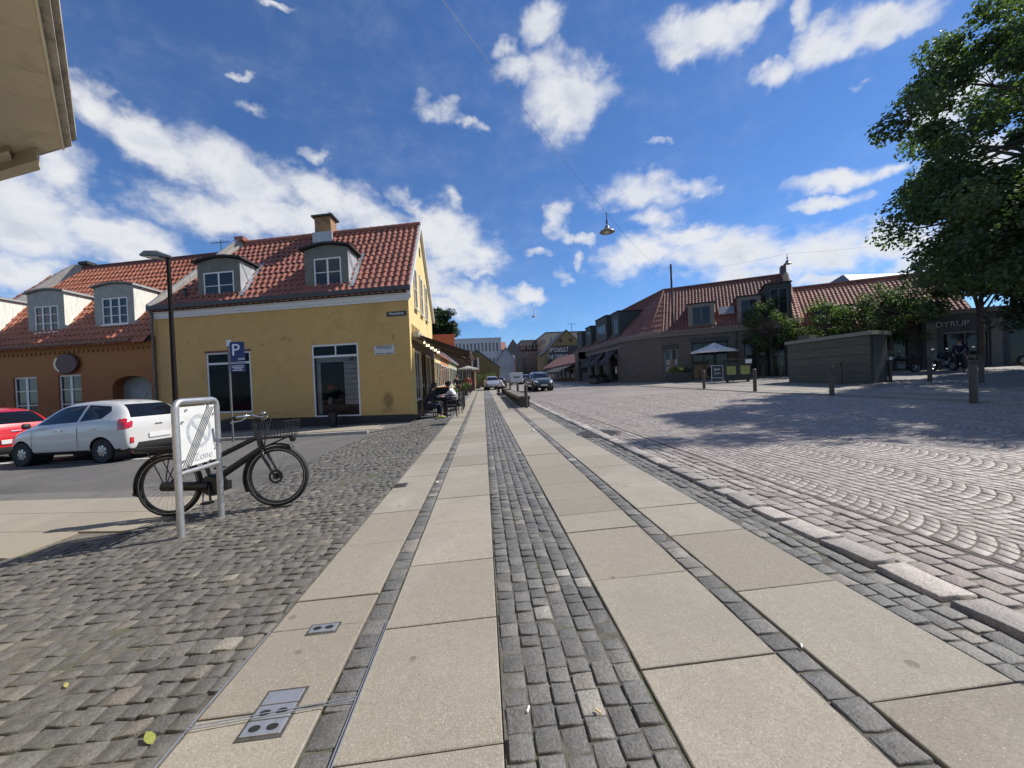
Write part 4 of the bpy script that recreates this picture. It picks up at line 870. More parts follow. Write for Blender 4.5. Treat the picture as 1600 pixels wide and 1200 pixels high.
c=t.mixc(t.maprange(t.noise(tc.outputs['Object'],.4,5,.6),.4,.7,0,.5),bk.outputs[0],(.09,.08,.07)); t.l.new(c,b.inputs['Base Color']); b.inputs['Roughness'].default_value=.85
M_dkfr=mat('dark_frame',(.03,.028,.026),.5,var=.1); M_greyfr=mat('grey_frame',(.30,.29,.27),.6,var=.08); M_slate=mat('dark_green_cladding',(.035,.045,.042),.7,var=.2,vscale=3,stretch=(6,6,.6))
M_fr3=mat('grey_green_frame',(.10,.11,.10),.6,var=.1)
M_trim=mat('grey_trim',(.19,.17,.15),.8,var=.12)
rh=thing('corner_building','long grey brick corner building with red pantile roof and dark dormers across the square','building',tuple(TF((0,0,0)))); oc=tuple(rh.location)
REZ,RRZ=4.95,9.25; FL=9.45
cor=[Vector((13.5,36.6,0)),Vector((13.72,35.2,0)),Vector((14.3,33.9,0)),Vector((15.1,32.85,0)),FO.copy()]
front_holes=[(-.1+.15,.95,.45,3.5),(2.1,4.7,.6,3.9),(6.3,8.9,.6,3.7)]
mb=MB(TF); wall_holes(mb,0,FL,.2,REZ,[(0.1,1.2,.45,3.35),(2.3,5.0,.6,3.75),(6.1,8.9,.6,3.75)],.3); mb.build('wall',M_gb,rh,oc)
mb=MB()
for a,b_ in zip(cor[:-1],cor[1:]): mb.quad((a.x,a.y,.2),(b_.x,b_.y,.2),(b_.x,b_.y,REZ),(a.x,a.y,REZ))
mb.build('corner_wall',M_gb,rh,oc)
wing=[(1.0,3.4,.75,3.6),(5.0,7.2,.6,3.5),(8.3,10.6,.6,3.5),(12.0,17.0,.6,3.5)]
mb=MB(TW); wall_holes(mb,0,18.6,.2,REZ,wing,.3); mb.add([(18.6,0,.2),(18.6,8.5,.2),(18.6,8.5,REZ),(18.6,4.25,RRZ),(18.6,0,REZ)],[(0,1,2,3,4)]); mb.build('wing_wall',M_gb,rh,oc)
mb=MB(TF); mb.bx(FL,FL+.25,0,8.4,.2,REZ); mb.add([(FL+.25,0,REZ),(FL+.25,OFF*2,REZ),(FL+.25,OFF,RRZ+.05)],[(0,1,2)]); mb.bx(2.0,FL,8.3,8.4,.2,REZ); mb.build('end_wall',M_gb,rh,oc)
mb=MB(TF); mb.bx(-.02,FL,-.16,-.003,REZ-.5,REZ-.3); mb.bx(-.02,FL,-.24,-.003,REZ-.3,REZ-.05); mb.build('cornice',M_trim,rh,oc)
mb=MB(TW); mb.bx(0,18.6,-.16,-.003,REZ-.5,REZ-.3); mb.bx(0,18.6,-.24,-.003,REZ-.3,REZ-.05); mb.bx(0,18.6,-.1,-.003,3.9,4.1); mb.build('wing_cornice',M_trim,rh,oc)
mb=MB()
def ringseg(mb,z0,z1,o):
    P=[(p+(p-Vector((19,38,0))).normalized()*o) for p in cor]
    for a,b_,c_,d_ in zip(P[:-1],P[1:],cor[:-1],cor[1:]):
        mb.add([(a.x,a.y,z0),(b_.x,b_.y,z0),(b_.x,b_.y,z1),(a.x,a.y,z1),(c_.x,c_.y,z0),(d_.x,d_.y,z0),(c_.x,c_.y,z1),(d_.x,d_.y,z1)],[(0,1,2,3),(0,1,5,4),(3,2,7,6)])
ringseg(mb,REZ-.5,REZ-.3,.16); ringseg(mb,REZ-.3,REZ-.05,.24); mb.build('corner_cornice',M_trim,rh,oc)
# roofs
def SF(): 
    v=(-FN)*OFF+Vector((0,0,RRZ-REZ)); return v.normalized(),v.length
sF,lF=SF(); cF=OFF/lF
pantiles('roof',TF((0,-.22,REZ-.2)),FD,sF,lF+.25,20,lambda s:0,lambda s:FL,M_tile3,rh,oc,cw=.27,lod=5,amp=.045)
vW=Vector((4.25,0,RRZ-REZ)); lW=vW.length
pantiles('wing_roof',Vector((13.3,36.6,REZ-.2)),Vector((0,1,0)),vW.normalized(),lW+.25,20,lambda s:max(-.6*max(0,s*4.25/lW-.2)/4.0,-.6),lambda s:18.6,M_tile3,rh,oc,cw=.27,lod=4,amp=.045)
mb=MB(); RR=(RP.x,RP.y,RRZ+.03)
P=[(p+(p-Vector((19,38,0))).normalized()*.22) for p in cor]
for a,b_ in zip(P[:-1],P[1:]): 
    n_=9
    for i in range(n_):
        f0,f1=i/n_,(i+1)/n_-0.0; A=Vector((a.x,a.y,REZ-.1)); B_=Vector((b_.x,b_.y,REZ-.1)); Q=Vector(RR)
        up=Vector((0,0,.05)); mb.add([A.lerp(Q,f0)+up,B_.lerp(Q,f0)+up,B_.lerp(Q,f1),A.lerp(Q,f1),A.lerp(Q,f0),B_.lerp(Q,f0)],[(0,1,2,3),(0,1,5,4)])
mb.build('corner_roof',M_tile3,rh,oc)
mb=MB(TF); mb.quad((0,OFF*2,REZ),(FL,OFF*2,REZ),(FL,OFF,RRZ-.02),(0,OFF,RRZ-.02)); mb.build('rear_roof',M_tile3,rh,oc)
mb=MB(); mb.quad((17.75,36,RRZ-.02),(17.75,55.2,RRZ-.02),(22,55.2,REZ),(22,36,REZ)); mb.build('wing_rear_roof',M_tile3,rh,oc)
mb=MB(); a=Vector((17.75,36,RRZ+.08)); mb.tube([a,TF((FL,OFF,RRZ+.08))],.13,6); mb.tube([a,(17.75,55.2,RRZ+.08)],.13,6); mb.tube([a,Vector((14.9,33.1,REZ))],.12,6) ; mb.build('ridge_tiles',M_tile3,rh,oc)
mb=MB(TF); mb.extr([(FL-.05,-.25,REZ-.1),(FL-.05,OFF-.35,RRZ+.25),(FL-.05,OFF-.35,RRZ+.8),(FL-.05,OFF+.35,RRZ+.8),(FL-.05,OFF+.7,RRZ),(FL-.05,OFF*2,REZ)],(.35,0,0)); mb.build('gable_parapet',M_gb,rh,oc)
pantiles('parapet_tiles',TF((FL,-.25,REZ+.1)),FD,sF,lF+.1,19,lambda s:-.1,lambda s:.4,M_tile2,rh,oc,cw=.25,lod=4)
rz_=lambda v:REZ+v*(RRZ-REZ)/OFF
dormer(rh,TF,2.1,4.1,REZ+.05,7.0,.0,.12,rz_,M_trim,M_tile3,M_felt,(2.45,3.8,5.25,6.75),oc,nu=2,nz=2,mfr=M_fr3,over=.08)
for d_ in rh.children: pass
dormer(rh,TF,5.75,7.35,REZ+.05,7.15,.0,.12,rz_,M_trim,M_tile3,M_felt,(6.0,7.1,5.4,6.9),oc,nu=2,nz=2,mfr=M_fr3,over=.08)
dormer(rh,TF,7.7,9.35,REZ+.05,7.9,.0,.12,rz_,M_slate,M_slate,M_felt,(7.95,9.1,5.5,7.5),oc,nu=2,nz=2,mfr=M_fr3,over=.08)
# skylights
nF=FD.cross(sF); nF=nF if nF.z>0 else -nF
def sky(u,s,w,h,T0,U,S,N):
    A=T0+U*u+S*s+N*.11; m=MB(); 
    pts=[A,A+U*w,A+U*w+S*h,A+S*h]; up=N*.08
    m.add(pts+[p+up for p in pts],[(4,5,6,7),(0,1,5,4),(1,2,6,5),(2,3,7,6),(3,0,4,7)]); f_=m.build('skylight',M_greyfr,rh,oc)
    g=MB(); q=[A+U*.08+S*.08,A+U*(w-.08)+S*.08,A+U*(w-.08)+S*(h-.08),A+U*.08+S*(h-.08)]; g.poly([p+N*.086 for p in q]); g.build('pane',mat('sky_glass',(.25,.27,.3),.15,var=.1),f_,oc)
sky(4.45,1.6,1.15,.95,TF((0,-.22,REZ-.2)),FD,sF,nF); 
rW=lambda v:REZ+v*(RRZ-REZ)/4.25
for (a,b_,zt,nn,mm) in ((.5,2.6,7.6,1,M_slate),(4.3,8.3,7.8,2,M_slate),(10.3,12.8,7.5,1,M_slate),(14.8,17.4,7.4,1,M_slate)):
    dormer(rh,TW,a,b_,REZ+.1,zt,.0,.1,rW,mm,mm,M_felt,(a+.5,b_-.5,5.4,7.0),oc,nu=nn+1,nz=2,mfr=M_fr3,over=.08)
# shop fronts
def front(T,h,kind,off=oc):
    a,b_,c_,d_=h
    w=window(rh,T,a,b_,c_,d_,{'door':2,'shop':3,'long':8}[kind],2,v=.28,fw=.1,mf=M_greyfr if kind=='door' else M_dkfr,off=off,sill=False,name='shop_front',mull=.1)
    m=MB(T); m.bx(a-.1,b_+.1,-.04,-.003,d_,d_+.4); m.build('shop_fascia',M_dkfr,rh,off)
for h in ((0.1,1.2,.45,3.35),(2.3,5.0,.6,3.75),(6.1,8.9,.6,3.75)): front(TF,h,'door' if h[1]<2 else 'shop')
for h in wing: front(TW,h,'long' if h[0]>11 else 'shop')
Mpap=mat('poster_white',(.45,.45,.43),.6,var=.1)
for i,(a,z) in enumerate(((.25,2.0),(.8,2.0),(.25,1.4),(.8,1.4))):
    o=MB(TF).bx(a,a+.3,.2,.21,z,z+.45).build('poster',Mpap,off=tuple(TF((a,.2,z)))); tag(o,'white poster on the glass door of the grey brick corner building, %s %s'%('upper' if z>1.8 else 'lower','left' if a<.5 else 'right'),'poster','posters on the glass door')
mb=MB(TF); mb.bx(.35,.95,.20,.24,.5,2.45); mb.build('door_leaf',mat('tan_door',(.22,.15,.11),.6,var=.1),rh,oc)
# awnings on wing and front
Maw=mat('charcoal_awning',(.022,.022,.026),.8,var=.15)
def awning(T,u0,u1,z0,z1,pr,label,m=Maw):
    c_=Vector(T(((u0+u1)/2,0,z1))); r_=thing('awning',label,'awning',tuple(c_)); k=tuple(c_)
    a=MB(T); a.add([(u0,-.02,z1),(u1,-.02,z1),(u1,-pr,z0),(u0,-pr,z0),(u0,-.02,z1+.03),(u1,-.02,z1+.03),(u1,-pr,z0+.03),(u0,-pr,z0+.03)],[(0,3,2,1),(4,5,6,7),(0,1,5,4),(1,2,6,5),(2,3,7,6),(3,0,4,7)]); a.build('canopy',m,r_,k)
    a=MB(T); a.bx(u0,u1,-pr-.01,-pr+.01,z0-.25,z0-.001); a.build('valance',m,r_,k)
    a=MB(T); a.bx(u0,u1,-.14,-.022,z1+.03,z1+.14); a.build('cassette',M_dkfr,r_,k)
awning(TW,1.0,3.4,2.6,3.8,1.3,'charcoal awning nearest the corner door on the long brick wing')
awning(TW,4.9,7.4,2.6,3.8,1.3,'charcoal awning second from the corner door on the long brick wing')
awning(TW,8.2,10.7,2.6,3.8,1.3,'charcoal awning third from the corner door on the long brick wing')
awning(TW,19.2,33.6,2.2,3.2,2.4,'long dark canopy of the low terrace beyond the brick wing')
sg,c_=plaque('shop_sign','dark projecting shop sign on the brick wing above the awnings','sign',lambda p:Vector((13.5-p[0],49.2,p[2])),.1,1.0,3.6,4.5,M_dkfr)
awn3=MB(TW); awn3.bx(12.6,16.2,-.12,-.003,3.65,4.05); o=awn3.build('shop_sign',M_dkfr,off=tuple(TW((14.4,-.1,3.8)))); tag(o,'wide black shop sign board on the far part of the brick wing','sign')
text('lettering','CAFE',.3,M_greyfr,frame_M(TW((14.4,-.13,3.85)),(0,-1,0),(0,0,1)),o,tuple(o.location))
mb=MB(TF); mb.tube([(5.55,-.1,REZ-.3),(5.55,-.1,.4)],.05,6); mb.build('downpipe',M_lead,rh,oc)
# mast in front of the corner
mb=MB(); mb.tube([(0,0,0),(0,0,5.2),(0,0,10.0)],[.13,.10,.075],10); p0=Vector((17.0,33.0,.75)); p0=Vector((16.6,32.2,.7))
mt=thing('mast','tall dark steel mast rising in front of the grey brick corner building','mast',tuple(p0)); mb.build('pole',mat('mast_brown',(.06,.04,.035),.7,var=.2),mt,smooth=True,angle=50)
MB().lathe([(.2,0),(.2,.3),(.14,.34)],n=12).build('base',M_dkfr,mt); MB().tube([(-.14,0,9.7),(.1,0,9.7)],.04,6).build('bracket',M_dkfr,mt)
# second building to the right with lower roof and the dark stone shop beyond it
b2=thing('shop_building','low building with brown pantile roof behind the concrete kiosk','building',tuple(TF((FL+.4,0,0)))); oc2=tuple(b2.location)
L2=FL+.4; E2,R2=4.0,7.95; H2=4.2
mb=MB(TF); wall_holes(mb,L2,L2+9.5,.2,E2,[(L2+1,L2+3,.8,3.2),(L2+4,L2+6,.8,3.2),(L2+7,L2+9,.8,3.2)],.25); mb.build('wall',M_gb,b2,oc2)
mb=MB(TF); mb.bx(L2+9.3,L2+9.5,.05,8.4,.2,E2); mb.add([(L2+9.5,0,E2),(L2+9.5,8.4,E2),(L2+9.5,4.2,R2)],[(0,1,2)]); mb.build('end_wall',M_gb,b2,oc2)
s2v=((-FN)*H2+Vector((0,0,R2-E2))); 
M_tile4=mat('brown_pantiles',(.36,.15,.095),.75,var=.15,vscale=14,attr=.2,stain=(1.1,.42,.7,(.24,.10,.07)))
pantiles('roof',TF((0,-.22,E2-.2)),FD,s2v.normalized(),s2v.length+.3,19,lambda s:L2,lambda s:L2+9.5,M_tile4,b2,oc2,cw=.27,lod=5,amp=.045)
mb=MB(TF); mb.tube([(L2,H2,R2+.1),(L2+9.5,H2,R2+.1)],.13,6); mb.build('ridge_tiles',M_tile4,b2,oc2)
mb=MB(TF); mb.quad((L2,8.4,E2),(L2+9.5,8.4,E2),(L2+9.5,H2,R2),(L2,H2,R2)); mb.build('rear_roof',M_tile4,b2,oc2)
r2z=lambda v:E2+v*(R2-E2)/H2
for a in (L2+1.0,L2+5.0): dormer(b2,TF,a,a+2.2,E2+.2,5.7,.0,.3,r2z,M_slate,M_slate,M_felt,(a+.4,a+1.8,4.5,5.5),oc2,nu=3,nz=1,mfr=M_fr3,over=.15)
for i in range(3): 
    a=L2+1+3*i; window(b2,TF,a,a+2,.8,3.2,2,2,v=.2,fw=.09,mf=M_dkfr,off=oc2,sill=False,name='shop_front')
M_stone=mat('dark_stone',(.075,.08,.09),.8,var=.2,vscale=2,bump=.2)
b3=thing('paint_shop','dark stone shop building behind the parked motorcycles under the big tree','building',tuple(TF((L2+9.6,-1.0,0)))); oc3=tuple(b3.location)
L3=L2+6.5; bays=[(L3+1+3.0*i,L3+3.2+3.0*i,.7,3.2) for i in range(7)]
TD=lambda p:TF((p[0],p[1]-.6,p[2]))
mb=MB(TD); wall_holes(mb,L3,L3+23,.2,4.6,bays,.3); mb.bx(L3,L3+23,.35,6,4.3,4.6); mb.build('wall',M_stone,b3,oc3)
mb=MB(TD); mb.bx(L3,L3+.2,.01,6,.2,4.3); mb.build('end_wall',M_stone,b3,oc3)
mb=MB(TD); mb.bx(L3,L3+23,-.2,.0-.003,4.35,4.65); mb.build('cornice',M_trim,b3,oc3)
for i,h in enumerate(bays): window(b3,TD,*h,2,2,v=.25,fw=.09,mf=M_dkfr if i%3 else M_greyfr,off=oc3,sill=False,name='shop_front')
for i in range(8): MB(TD).bx(L3+.3+3.0*i-.15,L3+.3+3.0*i+.35,-.08,-.003,.2,3.9).build('pilaster',M_trim,b3,oc3)
tx=L2+7.75-.0
text('lettering','DYRUP',.5,mat('letter_grey',(.42,.42,.40),.6,var=0),frame_M(TD((tx+.15,-.06,3.72)),FD,(0,0,1)),b3,oc3,ex=.03)
# grey pitched building behind
b4=thing('grey_roofed_building','building with plain grey sheet roof rising behind the brown pantile roof','building',(43,40,0))
mb=MB(); mb.bx(-1.8,9,-1,8,.3,9.6); mb.build('wall',mat('taupe_render',(.12,.105,.10),.85),b4)
mb=MB(); mb.add([(-2,-1.3,9.5),(9,-1.3,9.5),(9,3,12.2),(.5,3,12.2),(9,8,9.5),(-2,8,9.5)],[(0,1,2,3),(3,2,4,5),(0,3,5)]); mb.build('roof',mat('grey_sheet_roof',(.14,.14,.16),.6,var=.08),b4)
# ---------------------------------------------------------------- concrete kiosk
M_conc=mat('board_marked_concrete',(.088,.09,.07),.85,attr=.05,var=.15,vscale=5,bump=.4,bscale=40,stretch=(.5,.5,3),stain=(1.5,.5,.75,(.11,.105,.085)))
kk=Vector((16.85,15.5,0)); KU=Vector((.07,.998,0)); KR=Vector((.93,.37,0)); kz=gz(17,17)
def TK(p): return kk+KU*p[0]+KR*p[1]+Vector((0,0,p[2]))
ki=thing('kiosk','low flat-roofed concrete kiosk standing on the square','kiosk',(kk.x,kk.y,kz)); ok_=(kk.x,kk.y,kz)
mb=MB(TK); mb.bx(0,4.95,0,1.5,kz-.1,kz+2.12); mb.build('wall',M_conc,ki,ok_)
mb=MB(TK)
for j in range(5): mb.bx(.02,4.93,-.03,-.003,kz+.05+j*.42,kz+.05+j*.42+.37)
mb.build('cladding_board',M_conc,ki,ok_)
mb=MB(TK); mb.bx(-.02,-.003,.15,1.4,kz,kz+2.05); mb.build('steel_door',mat('kiosk_door_black',(.02,.021,.024),.5,var=.2),ki,ok_)
mb=MB(TK); mb.bx(-.15,5.1,-.14,1.65,kz+2.13,kz+2.3); mb.build('roof_slab',mat('pale_concrete_edge',(.20,.20,.17),.85,var=.15,vscale=4),ki,ok_)
mb=MB(TK); mb.bx(3.6,4.4,.3,1.0,kz+2.305,kz+2.55); mb.build('roof_vent',M_conc,ki,ok_)
# ---------------------------------------------------------------- buildings up the street
def T0(p): return Vector(p)
def house(name,label,x0,x1,y0,y1,ze,zr,ridge,mw,mr,wins=(),zb=0,over=.2,cat='building',dk=True,rx=0.0):
    """gabled block; ridge 'x' or 'y'. wins: (face,a0,a1,z0,z1,nu,nz)"""
    r_=thing(name,label,cat,(x0,y0,zb)); o=(x0,y0,zb); m=MB(); xm,ym=(x0+x1)/2,(y0+y1)/2
    m.bx(x0,x1,y0,y1,zb-.5,ze)
    if ridge=='y': m.add([(x0,y0,ze),(x1,y0,ze),(xm,y0,zr)],[(0,1,2)]); m.add([(x0,y1,ze),(x1,y1,ze),(xm,y1,zr)],[(0,1,2)])
    elif ridge=='x': m.add([(x0,y0,ze),(x0,y1,ze),(x0,ym,zr)],[(0,1,2)]); m.add([(x1,y0,ze),(x1,y1,ze),(x1,ym,zr)],[(0,1,2)])
    m.build('wall',mw,r_,o)
    m=MB()
    if ridge=='y':
        k=(zr-ze)/(xm-x0)*over
        m.add([(x0-over,y0-.1,ze-k+.05),(xm,y0-.1,zr+.1),(xm,y1+.1,zr+.1),(x0-over,y1+.1,ze-k+.05),(x0-over,y0-.1,ze-k+.25),(xm,y0-.1,zr+.3),(xm,y1+.1,zr+.3),(x0-over,y1+.1,ze-k+.25)],[(0,1,2,3),(4,5,6,7),(0,1,5,4),(0,4,7,3)])
        m.add([(x1+over,y0-.1,ze-k+.05),(xm,y0-.1,zr+.1),(xm,y1+.1,zr+.1),(x1+over,y1+.1,ze-k+.05),(x1+over,y0-.1,ze-k+.25),(xm,y0-.1,zr+.3),(xm,y1+.1,zr+.3),(x1+over,y1+.1,ze-k+.25)],[(0,1,2,3),(4,5,6,7),(0,1,5,4),(0,4,7,3)])
    elif ridge=='x':
        k=(zr-ze)/(ym-y0)*over
        for s_,yy in ((-1,y0-over),(1,y1+over)): m.add([(x0-.1,yy,ze-k+.05),(x1+.1,yy,ze-k+.05),(x1+.1,ym,zr+.1),(x0-.1,ym,zr+.1),(x0-.1,yy,ze-k+.25),(x1+.1,yy,ze-k+.25),(x1+.1,ym,zr+.3),(x0-.1,ym,zr+.3)],[(0,1,2,3),(4,5,6,7),(0,1,5,4),(1,2,6,5),(0,4,7,3)])
    else: m.bx(x0-.1,x1+.1,y0-.1,y1+.1,ze,ze+.35)
    m.build('roof',mr,r_,o)
    for (face,a0,a1,z0,z1,nu,nz,fill) in wins:
        TT={'f':lambda p:Vector((p[0],y0+p[1],p[2])),'r':lambda p:Vector((x1-p[1],p[0],p[2])),'l':lambda p:Vector((x0+p[1],p[0],p[2]))}[face]
        for i in range(nu):
            for j in range(nz):
                w=(a1-a0)/nu; h=(z1-z0)/nz; u=a0+w*(i+(1-fill)/2); z=z0+h*(j+.2)
                m=MB(TT); m.bx(u,u+w*fill,-.04,-.004,z,z+h*.62); f_=m.build('window',M_white,r_,o)
                m=MB(TT); q=min(.09,w*fill*.12); um=u+w*fill/2; m.bx(u+q,um-q/2,-.06,-.041,z+q,z+h*.62-q); m.bx(um+q/2,u+w*fill-q,-.06,-.041,z+q,z+h*.62-q); m.build('pane',M_glass,f_,o)
    return r_
M_pale=mat('pale_render',(.46,.47,.49),.8,var=.06,vscale=.5); M_grey2=mat('grey_white_gable',(.33,.34,.36),.8,var=.1,vscale=.4,stain=(.6,.5,.7,(.26,.27,.29)))
M_redb=mat('red_brick_far',(.34,.15,.10),.85,var=.15,vscale=.8); M_greyr=mat('grey_slate_roof',(.16,.17,.19),.7,var=.12,vscale=.7)
M_olive=mat('ochre_render',(.17,.135,.055),.85,var=.15,vscale=.5); M_brn=mat('brown_render',(.15,.085,.05),.85,var=.15,vscale=.7); M_beige=mat('beige_stone',(.36,.31,.23),.85,var=.12,vscale=.4)
M_red3=mat('red_roof_far',(.30,.12,.085),.8,var=.15,vscale=.7,attr=.1); M_dkr=mat('dark_mansard',(.05,.052,.06),.75,var=.15,vscale=.7); M_orr=mat('orange_sheet',(.62,.13,.035),.6,var=.06)
# low continuation of the left side
lw=house('low_yellow_house','low sunlit yellow building directly behind the awning',-8.5,-2.65,20.9,24.6,2.95,5.0,'y',M_yel_sun,M_tile3,[('r',21.1,24.4,.6,2.9,4,1,.5)])
house('low_orange_house','low orange brick house with white shop door up the street',-8.5,-2.7,24.7,31.0,3.0,5.2,'y',mat('orange_render',(.45,.2,.09),.85,var=.1),M_tile3,[('r',25.0,30.6,.6,2.9,4,1,.55)])
house('low_green_house','low pale green painted house beyond the orange one',-8.5,-2.75,31.1,41.0,3.1,5.4,'y',mat('pale_green_render',(.36,.38,.22),.85,var=.1),M_greyr,[('r',31.5,40.6,.6,3.0,6,1,.5)])
house('brown_house','brown gabled house with a tiled dormer at the bend of the street',-9.0,-1.0,45,55,3.0,6.0,'y',M_brn,M_tile3,[('f',-3.0,-1.2,1.2,3.0,2,1,.5)])
dm=thing('roof_dormer','pink tiled dormer with white cheeks above the far cafe umbrellas','dormer',(-1.2,44.6,2.4)); 
MB().bx(0,.75,0,2,0,1.5).build('wall',M_tile4,dm); MB().bx(.12,.6,-.03,-.004,.45,1.4).build('window',M_dkfr,dm); MB().bx(-.05,.1,-.05,-.004,.3,1.6).build('cheek',M_white,dm); MB().bx(.62,.8,-.05,-.004,.3,1.6).build('cheek',M_white,dm)
house('ochre_house','ochre gabled house with plain side wall and grey roof at the street bend',-4.4,2.6,60,72,3.3,6.0,'y',M_olive,M_greyr,[('r',61,71,1.0,3.2,4,1,.5)])
house('white_office_block','long white modern block with rows of windows beyond the street bend',-30,5.2,103,114,12.4,13,'flat',M_pale,M_pale,[('f',-17,4.6,4.2,12.2,22,2,.62)])
house('white_gabled_house','white gabled building with brick street side and grey roof',3.9,8.4,100,131,6.4,9.6,'y',M_grey2,M_greyr,[])
house('red_brick_range','red brick range with white dormers beside the white gable',8.3,8.7,100.4,130.8,6.2,6.3,'flat',M_redb,M_redb,[('r',101,130,1.4,6.0,14,2,.45)])
dmr=thing('dormer_row','row of white dormers on the grey roof above the brick range','dormers',(8.4,101,6.3))
for i in range(7):
    q=MB(); q.bx(-1.0,.3,1+i*4.2,3.2+i*4.2,.1,1.5); f_=q.build('dormer',M_white,dmr); MB().bx(.301,.33,1.4+i*4.2,2.8+i*4.2,.35,1.3).build('pane',M_glass,f_)
house('red_gable_house','tall house with steep red roof and grey gable behind the white gabled building',8.0,14.0,134,150,10.6,15.2,'y',mat('dark_grey_gable',(.12,.11,.10),.85),M_red3)  # dark grey gable wall under the red roof
house('red_roofed_block','broad block with long red roof and chimneys beyond the white office block',-10,9.6,150,165,13.0,16.6,'x',M_redb,M_red3,[('f',-9,9,9.6,12.8,8,1,.5)])
for x_ in (-6,0,5):
    o=MB().bx(-.8,.8,-.6,.6,0,2.2).build('chimney_stack',M_redb,bpy.data.objects['red_roofed_block']); o.location=(x_+10,7.5,16.0)
house('grey_apartment_block','ornate grey apartment block with dark mansard and many windows',14.2,25.5,148,175,12.0,12.4,'flat',mat('taupe_stone',(.22,.19,.16),.85,var=.12,vscale=.4),M_dkr,[('f',14.6,25.2,.8,11.8,6,4,.5)])
mn=thing('mansard_roof','dark mansard with white dormers crowning the ornate apartment block','roof',(14.2,148,12.4))
MB().add([(0,0,0),(11.3,0,0),(9.8,2,4.2),(1.2,2,4.2),(0,27,0),(11.3,27,0),(9.8,25,4.2),(1.2,25,4.2)],[(0,1,2,3),(1,5,6,2),(5,4,7,6),(4,0,3,7),(3,2,6,7)]).build('slope',M_dkr,mn)
for i in range(4): 
    q=MB().bx(.9+i*2.6,2.3+i*2.6,-.1,1.5,.4,2.5).build('dormer',M_beige,mn); MB().bx(1.2+i*2.6,2.0+i*2.6,-.13,-.11,.7,2.1).build('pane',M_glass,q)
house('beige_apartment_block','long beige apartment block with rounded corner behind the mural gable',21.6,40,128,150,16.4,16.8,'flat',M_beige,M_dkr,[('f',22.4,39,1.5,15.9,9,4,.4),('l',129,149,1.5,15.9,6,4,.4)])
an=thing('roof_aerial','aerial on the roof of the beige apartment block','aerial',(31,130,17.1)); MB().tube([(0,0,0),(0,0,2.6)],.08,5).build('mast',M_lead,an); MB().tube([(-1.5,0,2.4),(1.6,0,2.4)],.06,5).build('boom',M_lead,an)
# mural gable
mg_=house('mural_house','ochre gabled house whose end wall carries a large painted white lettering mural',14.4,25.0,88,100,7.0,12.1,'y',M_olive,M_dkr)
om=(14.4,88,0)
mb=MB(); mb.poly([(15.1,87.96,.3),(24.6,87.96,.3),(24.6,87.96,7.6),(23.1,87.96,8.7),(16.7,87.96,8.7),(15.1,87.96,6.6)]); mb.build('mural_ground',mat('mural_black',(.03,.035,.045),.8,var=.2,vscale=1),mg_,om)
Mmw=mat('mural_white',(.52,.53,.50),.8,var=.15,vscale=3)
for s_,z,sz,sx_,xc in (('SPYD&SULT',7.7,1.5,.58,17.75),('THE ORPHAN',6.1,1.5,.56,17.6),('KOSMOS (',3.9,1.6,.62,17.5)):
    text('lettering',s_,sz,Mmw if z>4 else mat('mural_blue_grey',(.25,.33,.36),.8),frame_M((xc,87.93,z),(1,0,0),(0,0,1)),mg_,om,ex=.02,sx=sx_)
for (x_,z) in ((18.3,9.9),(20.6,9.9)):
    MB().lathe([(0,0),(.45,0),(.5,-.03)],(x_-14.4,-.03,z),16,M=Matrix.Rotation(PI/2,4,'X')).build('round_window',M_dkfr,mg_)
# dark low shop in front of the mural on the right side of the street
house('dark_shop_terrace','low dark terrace joining the brick wing to the mural house',13.6,19.2,55.4,86,3.3,5.2,'y',M_gb,M_tile3,[('l',56,85,.8,3.0,9,1,.6)])
# orange shop sign, far tree
sb=thing('orange_sign','plain orange rooftop sign board above the far end of the awning','sign',(-5.2,41.2,5.4))
MB().bx(.1,2.35,0,.15,-.5,1.0).build('board',M_orr,sb); MB().bx(.3,.45,.16,.3,-2.3,-.4).build('post',M_lead,sb); MB().bx(2.0,2.15,.16,.3,-2.3,-.4).build('post',M_lead,sb)
text('lettering','oranger',.34,mat('pale_orange_paint',(.8,.4,.2),.6,var=0),frame_M((1.3,-.01,-.3),(1,0,0),(0,0,1)),sb)

# ---------------------------------------------------------------- trees
def leafmat(name,c1,c2,tr=.42):
    m=bpy.data.materials.new(name); m.use_nodes=True; t=NT(m.node_tree); b=t.n['Principled BSDF']; at=t.node('ShaderNodeAttribute'); at.attribute_name='rnd'
    c=t.mixc(at.outputs['Fac'],c1,c2); t.l.new(c,b.inputs['Base Color']); b.inputs['Roughness'].default_value=.55; b.inputs['Specular IOR Level'].default_value=.4
    tl=t.node('ShaderNodeBsdfTranslucent'); t.l.new(t.mixc(1,c,(1.5,1.9,.7),'MULTIPLY'),tl.inputs[0]); mx=t.node('ShaderNodeMixShader'); mx.inputs[0].default_value=tr
    t.l.new(b.outputs[0],mx.inputs[1]); t.l.new(tl.outputs[0],mx.inputs[2]); t.l.new(mx.outputs[0],t.n['Material Output'].inputs[0]); return m
M_leaf=leafmat('leaf_green',(.045,.068,.036),(.10,.13,.068),.42); M_leaf2=leafmat('leaf_mid_green',(.05,.08,.028),(.11,.14,.05)); M_leaf3=leafmat('leaf_dark',(.02,.035,.014),(.035,.06,.02),.25)
M_leafy=leafmat('leaf_yellow_green',(.10,.12,.03),(.22,.22,.05))
M_bark=mat('tree_bark',(.085,.07,.055),.9,var=.35,vscale=9,bump=.7,bscale=25,stretch=(1,1,.3))
